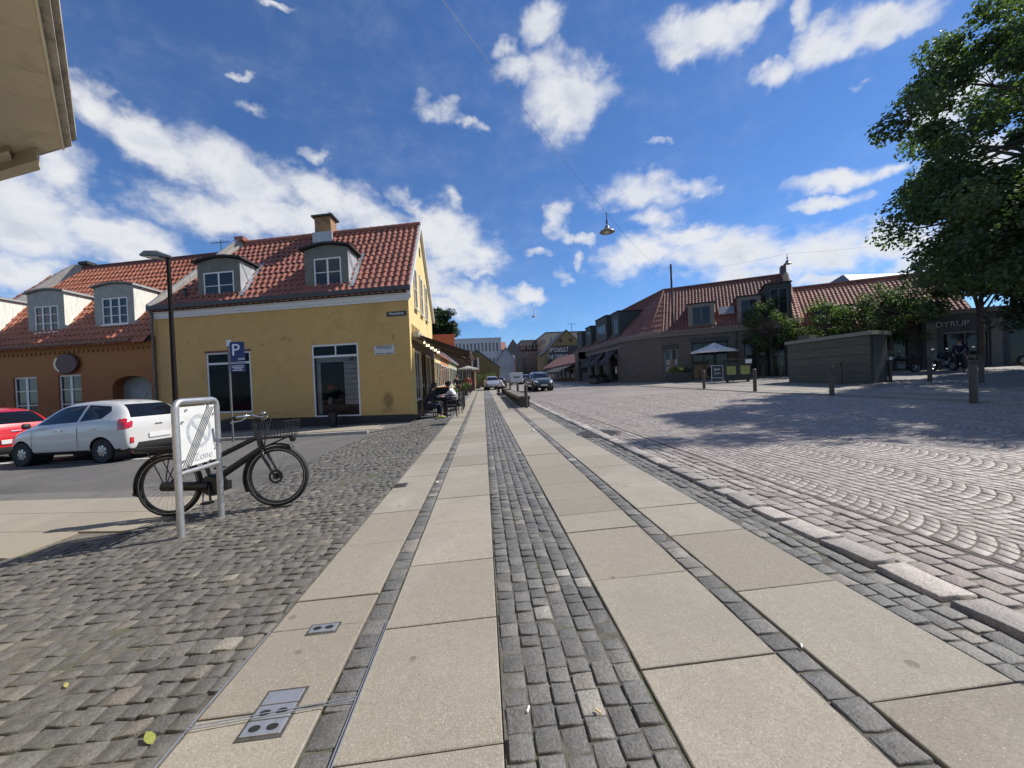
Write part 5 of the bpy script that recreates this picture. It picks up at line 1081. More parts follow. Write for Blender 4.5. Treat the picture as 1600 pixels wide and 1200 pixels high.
def crown_mesh(name,centers,rad,nper,leaf,m,parent,seed,flat=.75):
    r=np.random.RandomState(seed); C_=np.repeat(np.array(centers),nper,0); N=len(C_); R_=np.repeat(np.array(rad),nper)
    d=r.normal(size=(N,3)); d/=np.linalg.norm(d,axis=1)[:,None]; rr=r.uniform(.15,1,N)**.6
    P=C_+d*(R_*rr)[:,None]*np.array([1,1,flat])
    nrm=d*.7+np.array([0,0,.6])+r.normal(size=(N,3))*.55; nrm/=np.linalg.norm(nrm,axis=1)[:,None]
    a=np.cross(nrm,r.normal(size=(N,3))); a/=np.linalg.norm(a,axis=1)[:,None]; b_=np.cross(nrm,a)
    s=(leaf*r.uniform(.6,1.25,N))[:,None]
    # five-point leaf: stem, two side lobes, tip, folded along the middle
    v=np.stack([P-a*s*.5,P+b_*s*.42+nrm*s*.12,P+a*s*.62,P-b_*s*.42+nrm*s*.12],1)
    V=v.reshape(-1,3); F=np.arange(4*N).reshape(N,4)
    cl=np.repeat(r.rand(len(centers)),nper)*.55+r.rand(N)*.45
    return np_mesh(name,V,F,m,cl,parent,smooth=False)
def tree(name,label,loc,h,crown_c,crown_r,nclump,nper,leaf,mleaf,seed,trunk_r=.2,cr=(.5,.9),group=None,zmin=None,gap=.0,branches=16,fork=.45,wobk=1.0,extra=()):
    r=np.random.RandomState(seed); t_=thing(name,label,'tree',loc,group=group); cc=np.array(crown_c); rr=np.array(crown_r)
    cs=[];
    while len(cs)<nclump:
        d=r.normal(size=3); d/=np.linalg.norm(d); k=r.uniform(.35,1.0)**.5; wob=1+wobk*.22*math.sin(3*math.atan2(d[1],d[0])+seed)+.12*math.sin(7*math.atan2(d[1],d[0])+5*d[2])
        p=cc+d*rr*k*wob
        if zmin is not None and p[2]<zmin: continue
        cs.append(p)
    cs+=[np.array(e) for e in extra]
    rad=r.uniform(cr[0],cr[1],len(cs))
    mb=MB(); fz=h*fork; top=Vector(cc)*.6+Vector((0,0,h*.5))*.4
    pts=[Vector((0,0,-.1)),Vector((.03,.02,fz*.5)),Vector((cc[0]*.12,cc[1]*.12,fz)),Vector((cc[0]*.5,cc[1]*.5,(fz+cc[2]+rr[2]*.5)/2)),Vector((cc[0]*.8,cc[1]*.8,cc[2]+rr[2]*.55))]
    mb.tube(pts,[trunk_r*1.25,trunk_r,trunk_r*.85,trunk_r*.45,trunk_r*.12],10)
    tk=mb.build('trunk',M_bark,t_,smooth=True)
    mb=MB()
    for i in range(min(branches,len(cs))):
        e=Vector(cs[i]); f=r.uniform(.0,.7); s=pts[2].lerp(pts[4],f); mid=s.lerp(e,.5)+Vector((0,0,.12*(e-s).length)); mb.tube([s,mid,e],[trunk_r*.4*(1-f*.5),trunk_r*.2,.012],6)
        for q in range(3):
            e2=e+Vector(r.normal(size=3)*rad[i]*.7); mb.tube([mid.lerp(e,.5),e2],[.02,.005],4)
    mb.build('limbs',M_bark,tk,smooth=True)
    crown_mesh('crown',cs,rad,nper,leaf,mleaf,t_,seed)
    return t_
tree('plane_tree','large leafy tree overhanging the cobbled road at the right edge','X' and (21.0,10.4,gz(20,10.6)),13.5,(-.4,.2,7.8),(6.4,5.2,6.2),300,370,.135,M_leaf,5,wobk=.55,extra=[(-6.3+.55*(i%6)+rng.uniform(-.3,.3),-2.6+1.3*(i//12)+rng.uniform(-.5,.5),3.3+.62*((i*7)%9)/1.6+rng.uniform(-.3,.3)) for i in range(48)],trunk_r=.42,cr=(.4,.95),zmin=2.5,branches=60,fork=.25)

tree('small_tree','upright pale green young tree left of the concrete kiosk',(22.2,28.0,gz(22,28)),6.4,(0,0,3.9),(1.9,1.8,2.3),60,100,.12,M_leaf2,8,trunk_r=.1,cr=(.35,.6),branches=26,fork=.3)
tree('small_tree','young tree with spiky top standing behind the middle of the kiosk',(24.6,25.8,gz(24,26)),5.6,(0,0,3.4),(2.6,1.8,1.7),60,100,.12,M_leaf2,9,trunk_r=.1,cr=(.35,.65),branches=26,fork=.3)
tree('small_tree','young dark tree behind the right end of the kiosk',(27.6,24.0,gz(27,24)),6.4,(0,0,3.9),(2.6,1.9,1.9),70,120,.13,M_leaf,10,trunk_r=.11,cr=(.4,.7),branches=26,fork=.3)
tree('square_tree','dark tree in front of the left part of the paint shop lettering',(30.3,21.2,gz(30,21)),8.0,(.2,0,5.6),(2.6,2.4,2.6),80,200,.15,M_leaf3,12,trunk_r=.17,zmin=4.5,cr=(.45,.75),branches=26,fork=.35)
tree('square_tree','tall dark tree shading the right part of the paint shop',(30.6,15.6,gz(30,16)),9.5,(0,0,6.4),(3.4,3.0,3.4),120,230,.17,M_leaf3,13,trunk_r=.2,cr=(.6,1.0),branches=30,fork=.35)
tree('square_tree','dark tree behind the big plane tree at the far right',(25.6,14.2,gz(26,11)),8.6,(0,.3,5.6),(3.4,3.0,3.2),110,230,.17,M_leaf3,14,trunk_r=.2,cr=(.6,1.0),branches=30,fork=.35)
tree('round_tree','dark round tree rising behind the yellow gable and the orange sign',(-7.2,60,.3),13.2,(.6,0,9.6),(2.6,2.4,2.6),90,170,.3,M_leaf3,15,trunk_r=.2,cr=(.7,1.1),branches=20,fork=.4)

tree('square_tree','tree just outside the right edge whose shade falls on the road kerb',(18.8,8.0,gz(18.8,8)),9.5,(0,0,6.6),(2.9,2.9,3.0),90,210,.16,M_leaf,19,trunk_r=.2,cr=(.5,.9),branches=20,fork=.35)
# ---------------------------------------------------------------- street furniture
M_pole=mat('dark_pole_paint',(.009,.006,.006),.75,spec=.2,var=.2,vscale=12); M_rub=mat('rubber',(.016,.016,.017),.75,var=.15,vscale=30,bump=.15,bscale=150)
M_bollard=mat('bollard_bronze',(.075,.06,.045),.55,metal=.3,var=.25,vscale=14,bump=.15)
M_chrome=mat('chrome',(.6,.6,.62),.15,metal=1,var=0); M_blk=mat('satin_black',(.013,.013,.014),.35,var=.15,vscale=20); M_alu=mat('dull_aluminium',(.45,.46,.47),.38,metal=.8,var=.1)
# bollards
bo=thing('bollard','x','bollard',(0,0,0))
MB().lathe([(.072,-.1),(.072,.90),(.07,.905)],n=18).build('post',M_bollard,bo,smooth=True,angle=40)
MB().lathe([(.07,.905),(.056,.915),(.056,.935),(.075,.945),(.075,.975),(.045,1.0),(0,1.005)],n=18).build('cap',M_bollard,bo,smooth=True,angle=40)
BL=[(1.8,16.35,'dark bollard at the near end of the long bench'),(2.05,23.0,'second dark bollard along the bench side of the road'),(2.05,29.5,'third dark bollard along the bench, near the seated person in white'),(2.05,34.5,'farthest bollard behind the seated person at the bench end'),
(11.72,19.65,'bollard at the road edge in front of the A-board'),(11.72,15.8,'bollard at the road edge between the litter bin and the kiosk'),(11.6,12.0,'bollard standing alone in front of the long wall of the kiosk'),(11.35,8.1,'nearest and largest bollard at the right under the tree'),
(18.1,14.3,'bollard in front of the second parked motorcycle'),(18.3,16.0,'bollard in front of the motorcycle right beside the kiosk door'),(17.85,12.5,'bollard to the right of the largest bollard under the tree'),(16.3,16.4,'bollard close against the long kiosk wall'),
(22.3,28.2,'bollard in front of the parked bicycles, leftmost of its row'),(20.9,25.6,'bollard beside the left end of the kiosk'),(19.5,27.2,'bollard just right of the litter bin'),(20.9,27.2,'middle bollard before the parked bicycles left of the kiosk')]
for i,(x,y,l) in enumerate(BL):
    if i==0: bo.location=(x,y,gz(x,y)); bo['label']=l; bo['group']='bollards round the square'
    else: dup(bo,(x,y,gz(x,y)),rng.uniform(0,1),l,'bollards round the square')
# long bench
M_slat=mat('weathered_plank',(.15,.135,.115),.8,var=.25,vscale=8,stretch=(3,.4,3),bump=.3); M_bsteel=mat('bench_steel',(.05,.045,.04),.55,var=.2)
def bench(y0,L,label):
    x0=1.52; t_=thing('bench',label,'bench',(x0,y0,gz(x0,y0)),group='long benches between pavement and road'); t_.rotation_euler=(R(.15),0,0); 
    for i in range(5): MB().bx(.0+i*.104,.096+i*.104,0,L,.45,.50).build('slat',M_slat,t_,bevel=.004)
    m=MB(); m.bx(.02,.05,.01,L-.01,.36,.449); m.bx(.47,.5,.01,L-.01,.36,.449); m.build('side_rail',M_bsteel,t_)
    n=int(L/1.4)+1
    for i in range(n):
        y=.05+i*(L-.16)/(n-1); MB().bx(.05,.47,y,y+.06,0,.44).build('leg',M_bsteel,t_)
bench(16.75,10.6,'nearer long low bench with dark legs beside the cobbled road'); bench(28.0,6.0,'farther long bench carrying the seated person in white')
# street lamp at left
lp=thing('street_lamp','tall dark lamp post with flat grey lantern between the white car and the yellow house','street lamp',(-10.02,13.3,gz(-10,13.3)))
MB().tube([(0,0,0),(0,0,1.2),(0,0,6.0)],[.085,.075,.055],12).build('pole',M_pole,lp,smooth=True,angle=40); MB().lathe([(.11,0),(.11,.9),(.08,1.0)],n=14).build('base',M_pole,lp,smooth=True,angle=40)
M_lant=mat('lantern_grey',(.14,.14,.15),.35,metal=.5,var=.1)
m=MB(); pr=[(.05,0),(-.1,.09),(-.3,.14),(-.62,.13),(-.78,.02)]; 
def lantern(m):
    for i,(x,z) in enumerate(pr): pass
    secs=[(.08,.05,.0,.08),(-.08,.09,-.0,.13),(-.28,.17,-.02,.2),(-.6,.17,-.02,.17),(-.76,.1,-.01,.05)]
    vs=[];n=10
    for x,w,z0,z1 in secs:
        for k in range(n):
            q=2*PI*k/n; c,s_=math.cos(q),math.sin(q); vs.append((x,w*(abs(c)**.6)*(1 if c>0 else -1),(z0+z1)/2+(z1-z0)/2*(abs(s_)**.6)*(1 if s_>0 else -1)))
    fs=[(i*n+k,i*n+(k+1)%n,(i+1)*n+(k+1)%n,(i+1)*n+k) for i in range(4) for k in range(n)]+[tuple(range(n))[::-1],tuple(4*n+k for k in range(n))]
    m.add(vs,fs)
lantern(m); o=m.build('lantern',M_lant,lp,smooth=True,angle=50); o.location=(0,0,5.98); o.rotation_euler=(0,R(4),0)
g=MB(); g.add([(-.2,-.13,-.03),(-.2,.13,-.03),(-.66,.12,-.03),(-.66,-.12,-.03),(-.2,-.13,-.015),(-.2,.13,-.015),(-.66,.12,-.015),(-.66,-.12,-.015)],[(0,1,2,3),(0,4,5,1),(1,5,6,2),(2,6,7,3),(3,7,4,0)]); g.build('diffuser',mat('lamp_diffuser',(.6,.6,.58),.3,var=0),o)
lp.rotation_euler=(0,0,R(5))
# parking sign
M_blue=mat('sign_blue',(.012,.018,.11),.4,var=.08); M_sgn=mat('sign_lettering',(.72,.73,.76),.5,var=0)
ps=thing('parking_sign','blue parking sign on a thin grey post in front of the yellow house window','sign',(-7.55,12.1,gz(-7.5,12.1)))
MB().tube([(0,0,-.1),(0,0,3.02)],.028,10).build('post',mat('dull_post',(.16,.16,.16),.5,metal=.4,var=.15),ps,smooth=True,angle=40)
m=MB(); m.bx(.04,.46,-.02,0,2.4,2.98); m.build('blue_plate',M_blue,ps,bevel=.01); MB().bx(.04,.46,-.02,0,2.08,2.37).build('lower_plate',M_blue,ps,bevel=.01)
MB().bx(-.035,.05,-.035,.03,2.85,3.04).build('bracket',M_steel,ps)
text('letter_p','P',.5,M_sgn,frame_M((.21,-.022,2.72),(1,0,0),(0,0,1)),ps); text('lettering','zone',.12,M_sgn,frame_M((.36,-.022,2.47),(1,0,0),(0,0,1)),ps,sx=.8)
m=MB(); m.bx(.05,.45,-.0225,-.0205,2.33,2.345)
for j,(a,b_) in enumerate(((.08,.42),(.08,.42),(.13,.37),(.10,.40))): m.bx(a,b_,-.0225,-.0205,2.25-j*.045,2.268-j*.045)
m.build('small_print_line',M_sgn,ps)
# zone sign (end of no-parking zone) on a tubular hoop
zs=thing('zone_sign','white end of zone sign in a grey tubular frame in front of the bicycle','sign',(-2.95,3.90,gz(-2.95,3.9)),0)
ZW=.57; zt=1.30
m=MB(); arc=[(0,0,-.05),(0,0,zt-.07)]+[(0,.07-.07*math.cos(q),zt-.07+.07*math.sin(q)) for q in (R(30),R(60),R(90))]+[(0,ZW-.07+.07*math.sin(q),zt-.07+.07*math.cos(q)) for q in (0,R(30),R(60))]+[(0,ZW,zt-.07),(0,ZW,-.05)]
m.tube(arc,.03,14); m.build('hoop',M_steel,zs,smooth=True,angle=60)
m=MB(); m.tube([(0,.02,.60),(0,ZW-.02,.60)],.024,12); m.build('crossbar',M_steel,zs,smooth=True,angle=60)
M_sgw=mat('sign_white_faded',(.60,.61,.60),.45,var=.06,vscale=8,stain=(5,.55,.75,(.42,.43,.42)))
MB().bx(-.006,.006,.045,ZW-.045,.65,zt-.055).build('plate',M_sgw,zs,bevel=.002)
M_fade=mat('faded_blue_grey',(.40,.42,.45),.5,var=.2,vscale=30); M_fade2=mat('faded_grey',(.42,.41,.45),.5,var=.2,vscale=30)
TZ=lambda p:Vector((.0075+p[2],p[0],p[1]))     # sign face looks toward +x (the viewer side)
m=MB(TZ); c0=(ZW/2+.01,.99); n=40
for rr0,rr1 in ((.135,.172),):
    vs=[];fs=[]
    for k in range(n):
        q=2*PI*k/n; vs+=[(c0[0]+rr0*math.cos(q),c0[1]+rr0*math.sin(q),.001),(c0[0]+rr1*math.cos(q),c0[1]+rr1*math.sin(q),.001)]
    for k in range(n): a=2*k; b_=2*((k+1)%n); fs.append((a,a+1,b_+1,b_))
    m.add(vs,fs)
d_=.707; w_=.018; m.add([(c0[0]-.135*d_+w_*d_,c0[1]+.135*d_+w_*d_,.001),(c0[0]-.135*d_-w_*d_,c0[1]+.135*d_-w_*d_,.001),(c0[0]+.135*d_-w_*d_,c0[1]-.135*d_-w_*d_,.001),(c0[0]+.135*d_+w_*d_,c0[1]-.135*d_+w_*d_,.001)],[(0,1,2,3)])
m.build('no_parking_symbol',M_fade,zs)
text('lettering','Zone',.11,M_fade2,frame_M((.009,ZW/2+.05,.725),(0,1,0),(0,0,1)),zs,ex=.0008,sx=1.1)
for i in range(5):
    off=-.05+i*.025; m=MB(TZ); a=(.07+off*.0,.67); 
    p0=(.055+ (off+.05)*1.0,.66); p1=(ZW-.155+(off+.05)*1.0,zt-.075); dx,dy=p1[0]-p0[0],p1[1]-p0[1]; L_=math.hypot(dx,dy); nx,ny=-dy/L_*.0038,dx/L_*.0038
    m.add([(p0[0]-nx,p0[1]-ny,.003),(p1[0]-nx,p1[1]-ny,.003),(p1[0]+nx,p1[1]+ny,.003),(p0[0]+nx,p0[1]+ny,.003)],[(0,1,2,3)]); m.build('cancel_stripe',M_letk,zs)
for (y,z) in ((.12,1.215),(.42,1.235),(.065,1.10),(.50,1.15),(.06,.72),(.51,.78),(.12,.665),(.42,.66)):
    m=MB(); m.tube([(-.01,0,0),(.022,0,0)],.011,8); m.bx(-.016,-.008,-.012,.012,-.03,.03); o=m.build('clamp_bolt',M_steel,zs); o.location=(0,y,z)
# ---------------------------------------------------------------- the black bicycle
bk_=thing('bicycle','black electric city bicycle with front basket parked behind the zone sign','bicycle',(-3.62,4.66,gz(-3.6,4.6)))
WB,WR=1.175,.352
bk_.rotation_euler=(R(-3),-math.atan(.027),R(1.0))
def wheel(x,name='wheel',rear=False):
    m=MB(); m.lathe([(WR-.052,-.013),(WR-.036,-.026),(WR-.014,-.026),(WR,-.010),(WR,.010),(WR-.014,.026),(WR-.036,.026),(WR-.052,.013),(WR-.052,-.013)],n=56,M=Matrix.Rotation(PI/2,4,'X'))
    w=m.build(name,M_rub,bk_,smooth=True,angle=60); w.location=(x,0,WR)
    m=MB(); m.lathe([(WR-.062,-.011),(WR-.045,-.013),(WR-.042,0),(WR-.045,.013),(WR-.062,.011),(WR-.062,-.011)],n=56,M=Matrix.Rotation(PI/2,4,'X')); m.build('rim',M_blk,w,smooth=True,angle=60)
    m=MB()
    for s_ in (-1,1): m.lathe([(WR-.038,s_*.0262),(WR-.033,s_*.0266)],n=56,M=Matrix.Rotation(PI/2,4,'X'),cap=False)
    m.build('reflective_stripe',mat('reflex_grey',(.42,.42,.42),.5,var=0),w)
    m=MB(); m.tube([(0,-.045,0),(0,.045,0)],.022,12); m.tube([(0,-.03,0),(0,-.024,0)],.038,12); m.tube([(0,.024,0),(0,.03,0)],.038,12); m.tube([(0,-.075,0),(0,.075,0)],.008,8)
    if not rear: m.lathe([(.055,0),(.08,0),(.08,.002),(.055,.002),(.055,0)],(0,-.04,0),24,M=Matrix.Rotation(PI/2,4,'X'))
    else: m.tube([(0,-.05,0),(0,.05,0)],.045,16)
    m.build('hub',M_blk,w,smooth=True,angle=40)
    m=MB()
    for k in range(36):
        a=2*PI*k/36; s_=1 if k%2 else -1; a0=a+(.55 if (k//2)%2 else -.55); m.tube([(.036*math.cos(a0),s_*.027,.036*math.sin(a0)),((WR-.058)*math.cos(a),0,(WR-.058)*math.sin(a))],.0013,4,cap=False)
    m.build('spokes',mat('spoke_steel',(.25,.25,.26),.35,metal=.8,var=0),w)
    return w
wheel(0,rear=True); wheel(WB)
def fender(x,a0,a1,r=WR+.025,w=.032):
    m=MB(); n=26; vs=[]
    for i in range(n+1):
        a=a0+(a1-a0)*i/n
        for (dy,dr) in ((-w,-.014),(-w*.8,0),(0,.008),(w*.8,0),(w,-.014)): vs.append((x+(r+dr)*math.cos(a),dy,WR+(r+dr)*math.sin(a)))
    m.add(vs,[(i*5+k,i*5+k+1,(i+1)*5+k+1,(i+1)*5+k) for i in range(n) for k in range(4)])
    o=m.build('mudguard',M_blk,bk_,smooth=True); s_=o.modifiers.new('s','SOLIDIFY'); s_.thickness=.002; return o
fender(0,R(35),R(190)); fender(WB,R(60),R(205))
m=MB(); m.bx(-.035,.03,-.004,.004,0,.09); o=m.build('mudflap',M_rub,bk_); o.location=(-.375,0,.26); o.rotation_euler=(0,R(25),0)
hd0=Vector((WB-.205,0,.88)); hd1=Vector((WB-.165,0,.70)); bb=Vector((.47,0,.315)); st=Vector((.30,0,.80))
m=MB(); m.tube([hd1+Vector((.01,0,-.01)),bb+Vector((.09,0,.10)),bb],[.036,.042,.042],12); m.build('down_tube',M_blk,bk_,smooth=True,angle=50)
m=MB(); m.tube([hd0+Vector((.02,0,-.05)),bb+Vector((-.03,0,.28))],[.028,.030],12); m.tube([hd0,hd1],.03,12); m.tube([bb,st],.022,12); m.tube([st,st+Vector((-.04,0,.14))],.015,10); m.build('frame',M_blk,bk_,smooth=True,angle=50)
m=MB()
for s_ in (-1,1): m.tube([(0,s_*.065,WR),(bb.x-.06,s_*.05,bb.z)],.012,8); m.tube([(0,s_*.065,WR),(.36,s_*.03,.66)],.009,8)
m.build('rear_stays',M_blk,bk_,smooth=True,angle=50)
m=MB(); m.tube([(-.02,-.075,WR),(bb.x,-.075,bb.z)],.052,12); m.build('chain_case',M_blk,bk_,smooth=True,angle=50)
m=MB(); m.lathe([(0,-.075),(.1,-.07),(.125,-.03),(.125,.03),(.1,.07),(0,.075)],tuple(bb),24,M=Matrix.Rotation(PI/2,4,'X')); m.box(bb+Vector((.06,0,-.02)),(.2,.12,.1)); m.build('motor',M_blk,bk_,smooth=True,angle=50)
m=MB(); m.lathe([(.07,-.085),(.1,-.085),(.1,-.08),(.07,-.08),(.07,-.085)],tuple(bb),28,M=Matrix.Rotation(PI/2,4,'X')); m.build('chain_ring',M_blk,bk_)
for s_,dx,dz in ((-1,.03,-.17),(1,-.03,.17)):
    m=MB(); m.tube([bb+Vector((0,s_*.09,0)),bb+Vector((dx,s_*.11,dz))],.012,8); m.build('crank',M_blk,bk_,smooth=True,angle=50)
    m=MB(); m.box(bb+Vector((dx,s_*.165,dz)),(.09,.095,.025)); m.build('pedal',M_rub,bk_,bevel=.004)
m=MB(); 
for s_ in(-1,1): m.tube([hd1+Vector((.01,0,-.02)),hd1+Vector((.03,s_*.05,-.05)),hd1+Vector((.05,s_*.056,-.12)),(WB,s_*.056,WR)],[.022,.02,.018,.012],8)
m.build('fork',M_blk,bk_,smooth=True,angle=60)
m=MB(); m.tube([hd0,hd0+Vector((-.03,0,.14))],.017,10); m.tube([hd0+Vector((-.03,0,.14)),hd0+Vector((.04,0,.17))],.016,10); m.build('stem',M_blk,bk_,smooth=True,angle=50)
hc=hd0+Vector((.04,0,.17)); m=MB(); m.tube([hc+Vector((-.20,-.31,.0)),hc+Vector((-.09,-.27,.025)),hc+Vector((.0,-.15,.03)),hc,hc+Vector((.0,.15,.03)),hc+Vector((-.09,.27,.025)),hc+Vector((-.20,.31,.0))],.0125,10); hb=m.build('handlebar',M_chrome,bk_,smooth=True,angle=60)
for s_ in(-1,1):
    MB().tube([hc+Vector((-.22,s_*.317,-.003)),hc+Vector((-.10,s_*.275,.022))],.018,10).build('grip',M_rub,hb,smooth=True,angle=60)
    MB().tube([hc+Vector((-.03,s_*.22,.01)),hc+Vector((-.06,s_*.25,-.02)),hc+Vector((-.15,s_*.3,-.035))],.006,6).build('brake_lever',M_alu,hb)
    MB().tube([hc+Vector((-.02,s_*.18,.02)),hc+Vector((.07,s_*.12,.0)),hc+Vector((.06,s_*.03,-.16)),hd1+Vector((.03,0,-.02))],.004,5,cap=False).build('cable',M_rub,hb)
MB().lathe([(0,0),(.028,0),(.026,.018),(.01,.028),(0,.028)],tuple(hc+Vector((-.01,.1,.04))),14).build('bell',M_chrome,hb,smooth=True)
# basket: wire crate with its rim rods
m=MB(); bx0,bx1,by,bz0,bz1=WB-.13,WB+.17,.165,.81,.99
def rect(z,gx=0,gy=0,r=.004): m.tube([(bx0-gx,-by-gy,z),(bx1+gx,-by-gy,z),(bx1+gx,by+gy,z),(bx0-gx,by+gy,z)],r,5,close=True,cap=False)
rect(bz1,.03,.02,.006); rect(bz0,r=.005); rect((bz0+bz1)/2+.0,.015,.01,.0035)
for i in range(10):
    x=bx0+(bx1-bx0)*i/9; e=.03*(2*i/9-1)
    for s_ in(-1,1): m.tube([(x,s_*by,bz0),(x+e,s_*(by+.02),bz1)],.0032,4,cap=False)
    m.tube([(x,-by,bz0),(x,by,bz0)],.0032,4,cap=False)
for i in range(9):
    y=-by+2*by*i/8
    for xx,ee in ((bx0,-.03),(bx1,.03)): m.tube([(xx,y,bz0),(xx+ee,y*1.1,bz1)],.0032,4,cap=False)
    m.tube([(bx0,y,bz0),(bx1,y,bz0)],.0032,4,cap=False)
m.build('basket',M_blk,bk_)
m=MB(); m.tube([(bx0,0,bz0-.01),(bx1+.02,0,bz0-.01)],.011,8); m.tube([(bx0+.02,-.1,bz0-.012),(bx0+.02,.1,bz0-.012)],.008,6); m.tube([(bx1-.02,-.1,bz0-.012),(bx1-.02,.1,bz0-.012)],.008,6); m.tube([(bx1-.03,0,bz0-.01),hd1+Vector((.03,0,.0))],.01,6); m.build('front_rack',M_blk,bk_)
MB().lathe([(0,-.035),(.028,-.025),(.036,.0),(.036,.02),(0,.024)],(bx1+.02,0,bz0-.04),14,M=Matrix.Identity(4)).build('headlight',M_blk,bk_)
# rear rack
m=MB()
for s_ in(-1,1): m.tube([(.24,s_*.045,.735),(-.32,s_*.065,.75)],.008,8); m.tube([(0,s_*.07,WR),(-.17,s_*.07,.74)],.006,6); m.tube([(0,s_*.07,WR),(.05,s_*.06,.74)],.006,6); m.tube([(0,s_*.07,WR),(.17,s_*.06,.73)],.006,6)
for x in (-.32,-.2,-.08,.04,.16): m.tube([(x,-.06,.745),(x,.06,.745)],.006,6)
m.build('rear_rack',M_blk,bk_); m=MB(); m.bx(-.34,.1,-.06,.06,.757,.80); m.build('battery',M_blk,bk_,bevel=.012)
MB().bx(-.365,-.342,-.04,.04,.76,.79).build('rear_light',mat('red_reflector',(.35,.01,.01),.3,var=0),bk_)
m=MB(); sp=st+Vector((-.045,0,.15)); m.add([(sp.x-.13,-.085,sp.z),(sp.x-.13,.085,sp.z),(sp.x+.02,.06,sp.z+.0),(sp.x+.14,.018,sp.z-.005),(sp.x+.14,-.018,sp.z-.005),(sp.x+.02,-.06,sp.z),
   (sp.x-.13,-.07,sp.z+.055),(sp.x-.13,.07,sp.z+.055),(sp.x+.02,.045,sp.z+.04),(sp.x+.15,.015,sp.z+.035),(sp.x+.15,-.015,sp.z+.035),(sp.x+.02,-.045,sp.z+.04)],[(0,5,4,3,2,1),(6,7,8,9,10,11)]+[(i,(i+1)%6,6+(i+1)%6,6+i) for i in range(6)])
o=m.build('saddle',M_blk,bk_,smooth=True); ss=o.modifiers.new('s','SUBSURF'); ss.levels=ss.render_levels=2
m=MB(); m.tube([(bb.x-.1,-.03,bb.z-.04),(bb.x-.02,-.17,.01)],.009,8); m.tube([(bb.x-.045,-.175,.01),(bb.x+.01,-.17,.01)],.012,6); m.build('kickstand',M_alu,bk_)
# ---------------------------------------------------------------- hanging street lights and wires
M_wire=mat('wire',(.03,.03,.03),.6,var=0); M_ench=mat('enamel_shade',(.20,.19,.17),.4,var=.1,metal=.2)
def hang(x,y,z,d,h,label):
    t_=thing('hanging_lamp',label,'street lamp',(x,y,z),group='street lamps hanging on wires over the road'); r=d/2
    MB().lathe([(.02,.20),(.07,.19),(.09,.10),(r*.55,.06),(r*.95,-.01),(r,-.04),(r*.97,-.045),(r*.5,.03),(0,.04)],n=28).build('lamp_shade',M_ench,t_,smooth=True,angle=50)
    MB().lathe([(0,-.09),(.09,-.07),(.13,-.01),(.1,.035)],n=16).build('diffuser',mat('glass_bowl',(.5,.47,.38),.2,var=0),t_,smooth=True)
    MB().tube([(0,0,.19),(0,0,h)],.016,6).build('stem',M_wire,t_); MB().lathe([(0,.28),(.035,.28),(.035,.40),(0,.42)],n=8).build('insulator',M_wire,t_)
    return t_
hang(4.82,14,6.66,.56,.68,'nearest hanging lamp high above the middle of the road'); hang(18.65,22,7.62,.42,.6,'hanging lamp above the red roof at the right'); hang(6.28,45,8.6,.6,.95,'farthest hanging lamp low above the street end')
def wire(name,a,b,sag,label,r=.0045):
    a,b=Vector(a),Vector(b); m=MB(); m.tube([a.lerp(b,i/16)-Vector((0,0,sag*4*(i/16)*(1-i/16))) for i in range(17)],r,5,cap=False); tag(m.build(name,M_wire,off=tuple(a)),label,'wire')
wire('span_wire',(4.82,14,7.34),(-2.2,5.6,9.4),.15,'thin wire rising from the nearest hanging lamp toward the top of the picture'); wire('span_wire',(4.82,14,7.34),(17.0,33,10.3),.5,'thin wire from the nearest hanging lamp to the dark steel mast')
wire('span_wire',(18.65,22,8.22),(17.0,33,10.3),.2,'thin wire from the right hanging lamp to the dark steel mast'); wire('span_wire',(18.65,22,8.22),(33,18.5,9.0),.3,'thin wire from the right hanging lamp into the trees')
wire('span_wire',(6.28,45,9.55),(13.5,50,5.0),.2,'thin wire from the farthest hanging lamp to the brick wing'); wire('span_wire',(6.28,45,9.55),(-2.8,36,4.6),.2,'thin wire from the farthest hanging lamp to the low green house')
# ---------------------------------------------------------------- square: bin, A-board, planter, umbrella, chairs
M_bin=mat('bin_dark_green',(.02,.024,.022),.5,var=.15); M_poster=mat('yellow_green_label',(.30,.31,.09),.6,var=.15)
lb=thing('litter_bin','large dark litter bin with two yellow green labels beside the A-board','litter bin',(16.75,24.2,gz(16.7,24.2)),R(-28))
MB().bx(-.75,.75,-.4,.4,.12,1.28).build('body',M_bin,lb,bevel=.02); MB().bx(-.8,.8,-.45,.45,1.42,1.5).build('roof',M_bin,lb,bevel=.02)
for x,s_ in((-.72,1),(0,1),(.72,1)): MB().bx(x-.03,x+.03,-.38,.38,1.281,1.419).build('support',M_bin,lb)
for x in (-.6,.6): MB().bx(x-.05,x+.05,-.3,.3,-.02,.119).build('foot',M_bin,lb)
for x in (-.38,.40): MB().bx(x-.26,x+.26,-.412,-.402,.5,1.05).build('label_panel',M_poster,lb); text('pictogram','i',.3,M_letk,frame_M((x,-.416,.78),(1,0,0),(0,0,1)),lb)
MB().bx(.42,.78,-.47,-.452,1.2,1.45).build('notice',M_sgn,lb)
ab=thing('a_board','dark framed A-board with white lettering standing left of the litter bin','A-board',(16.0,25.2,gz(16,25.2)),R(-32))
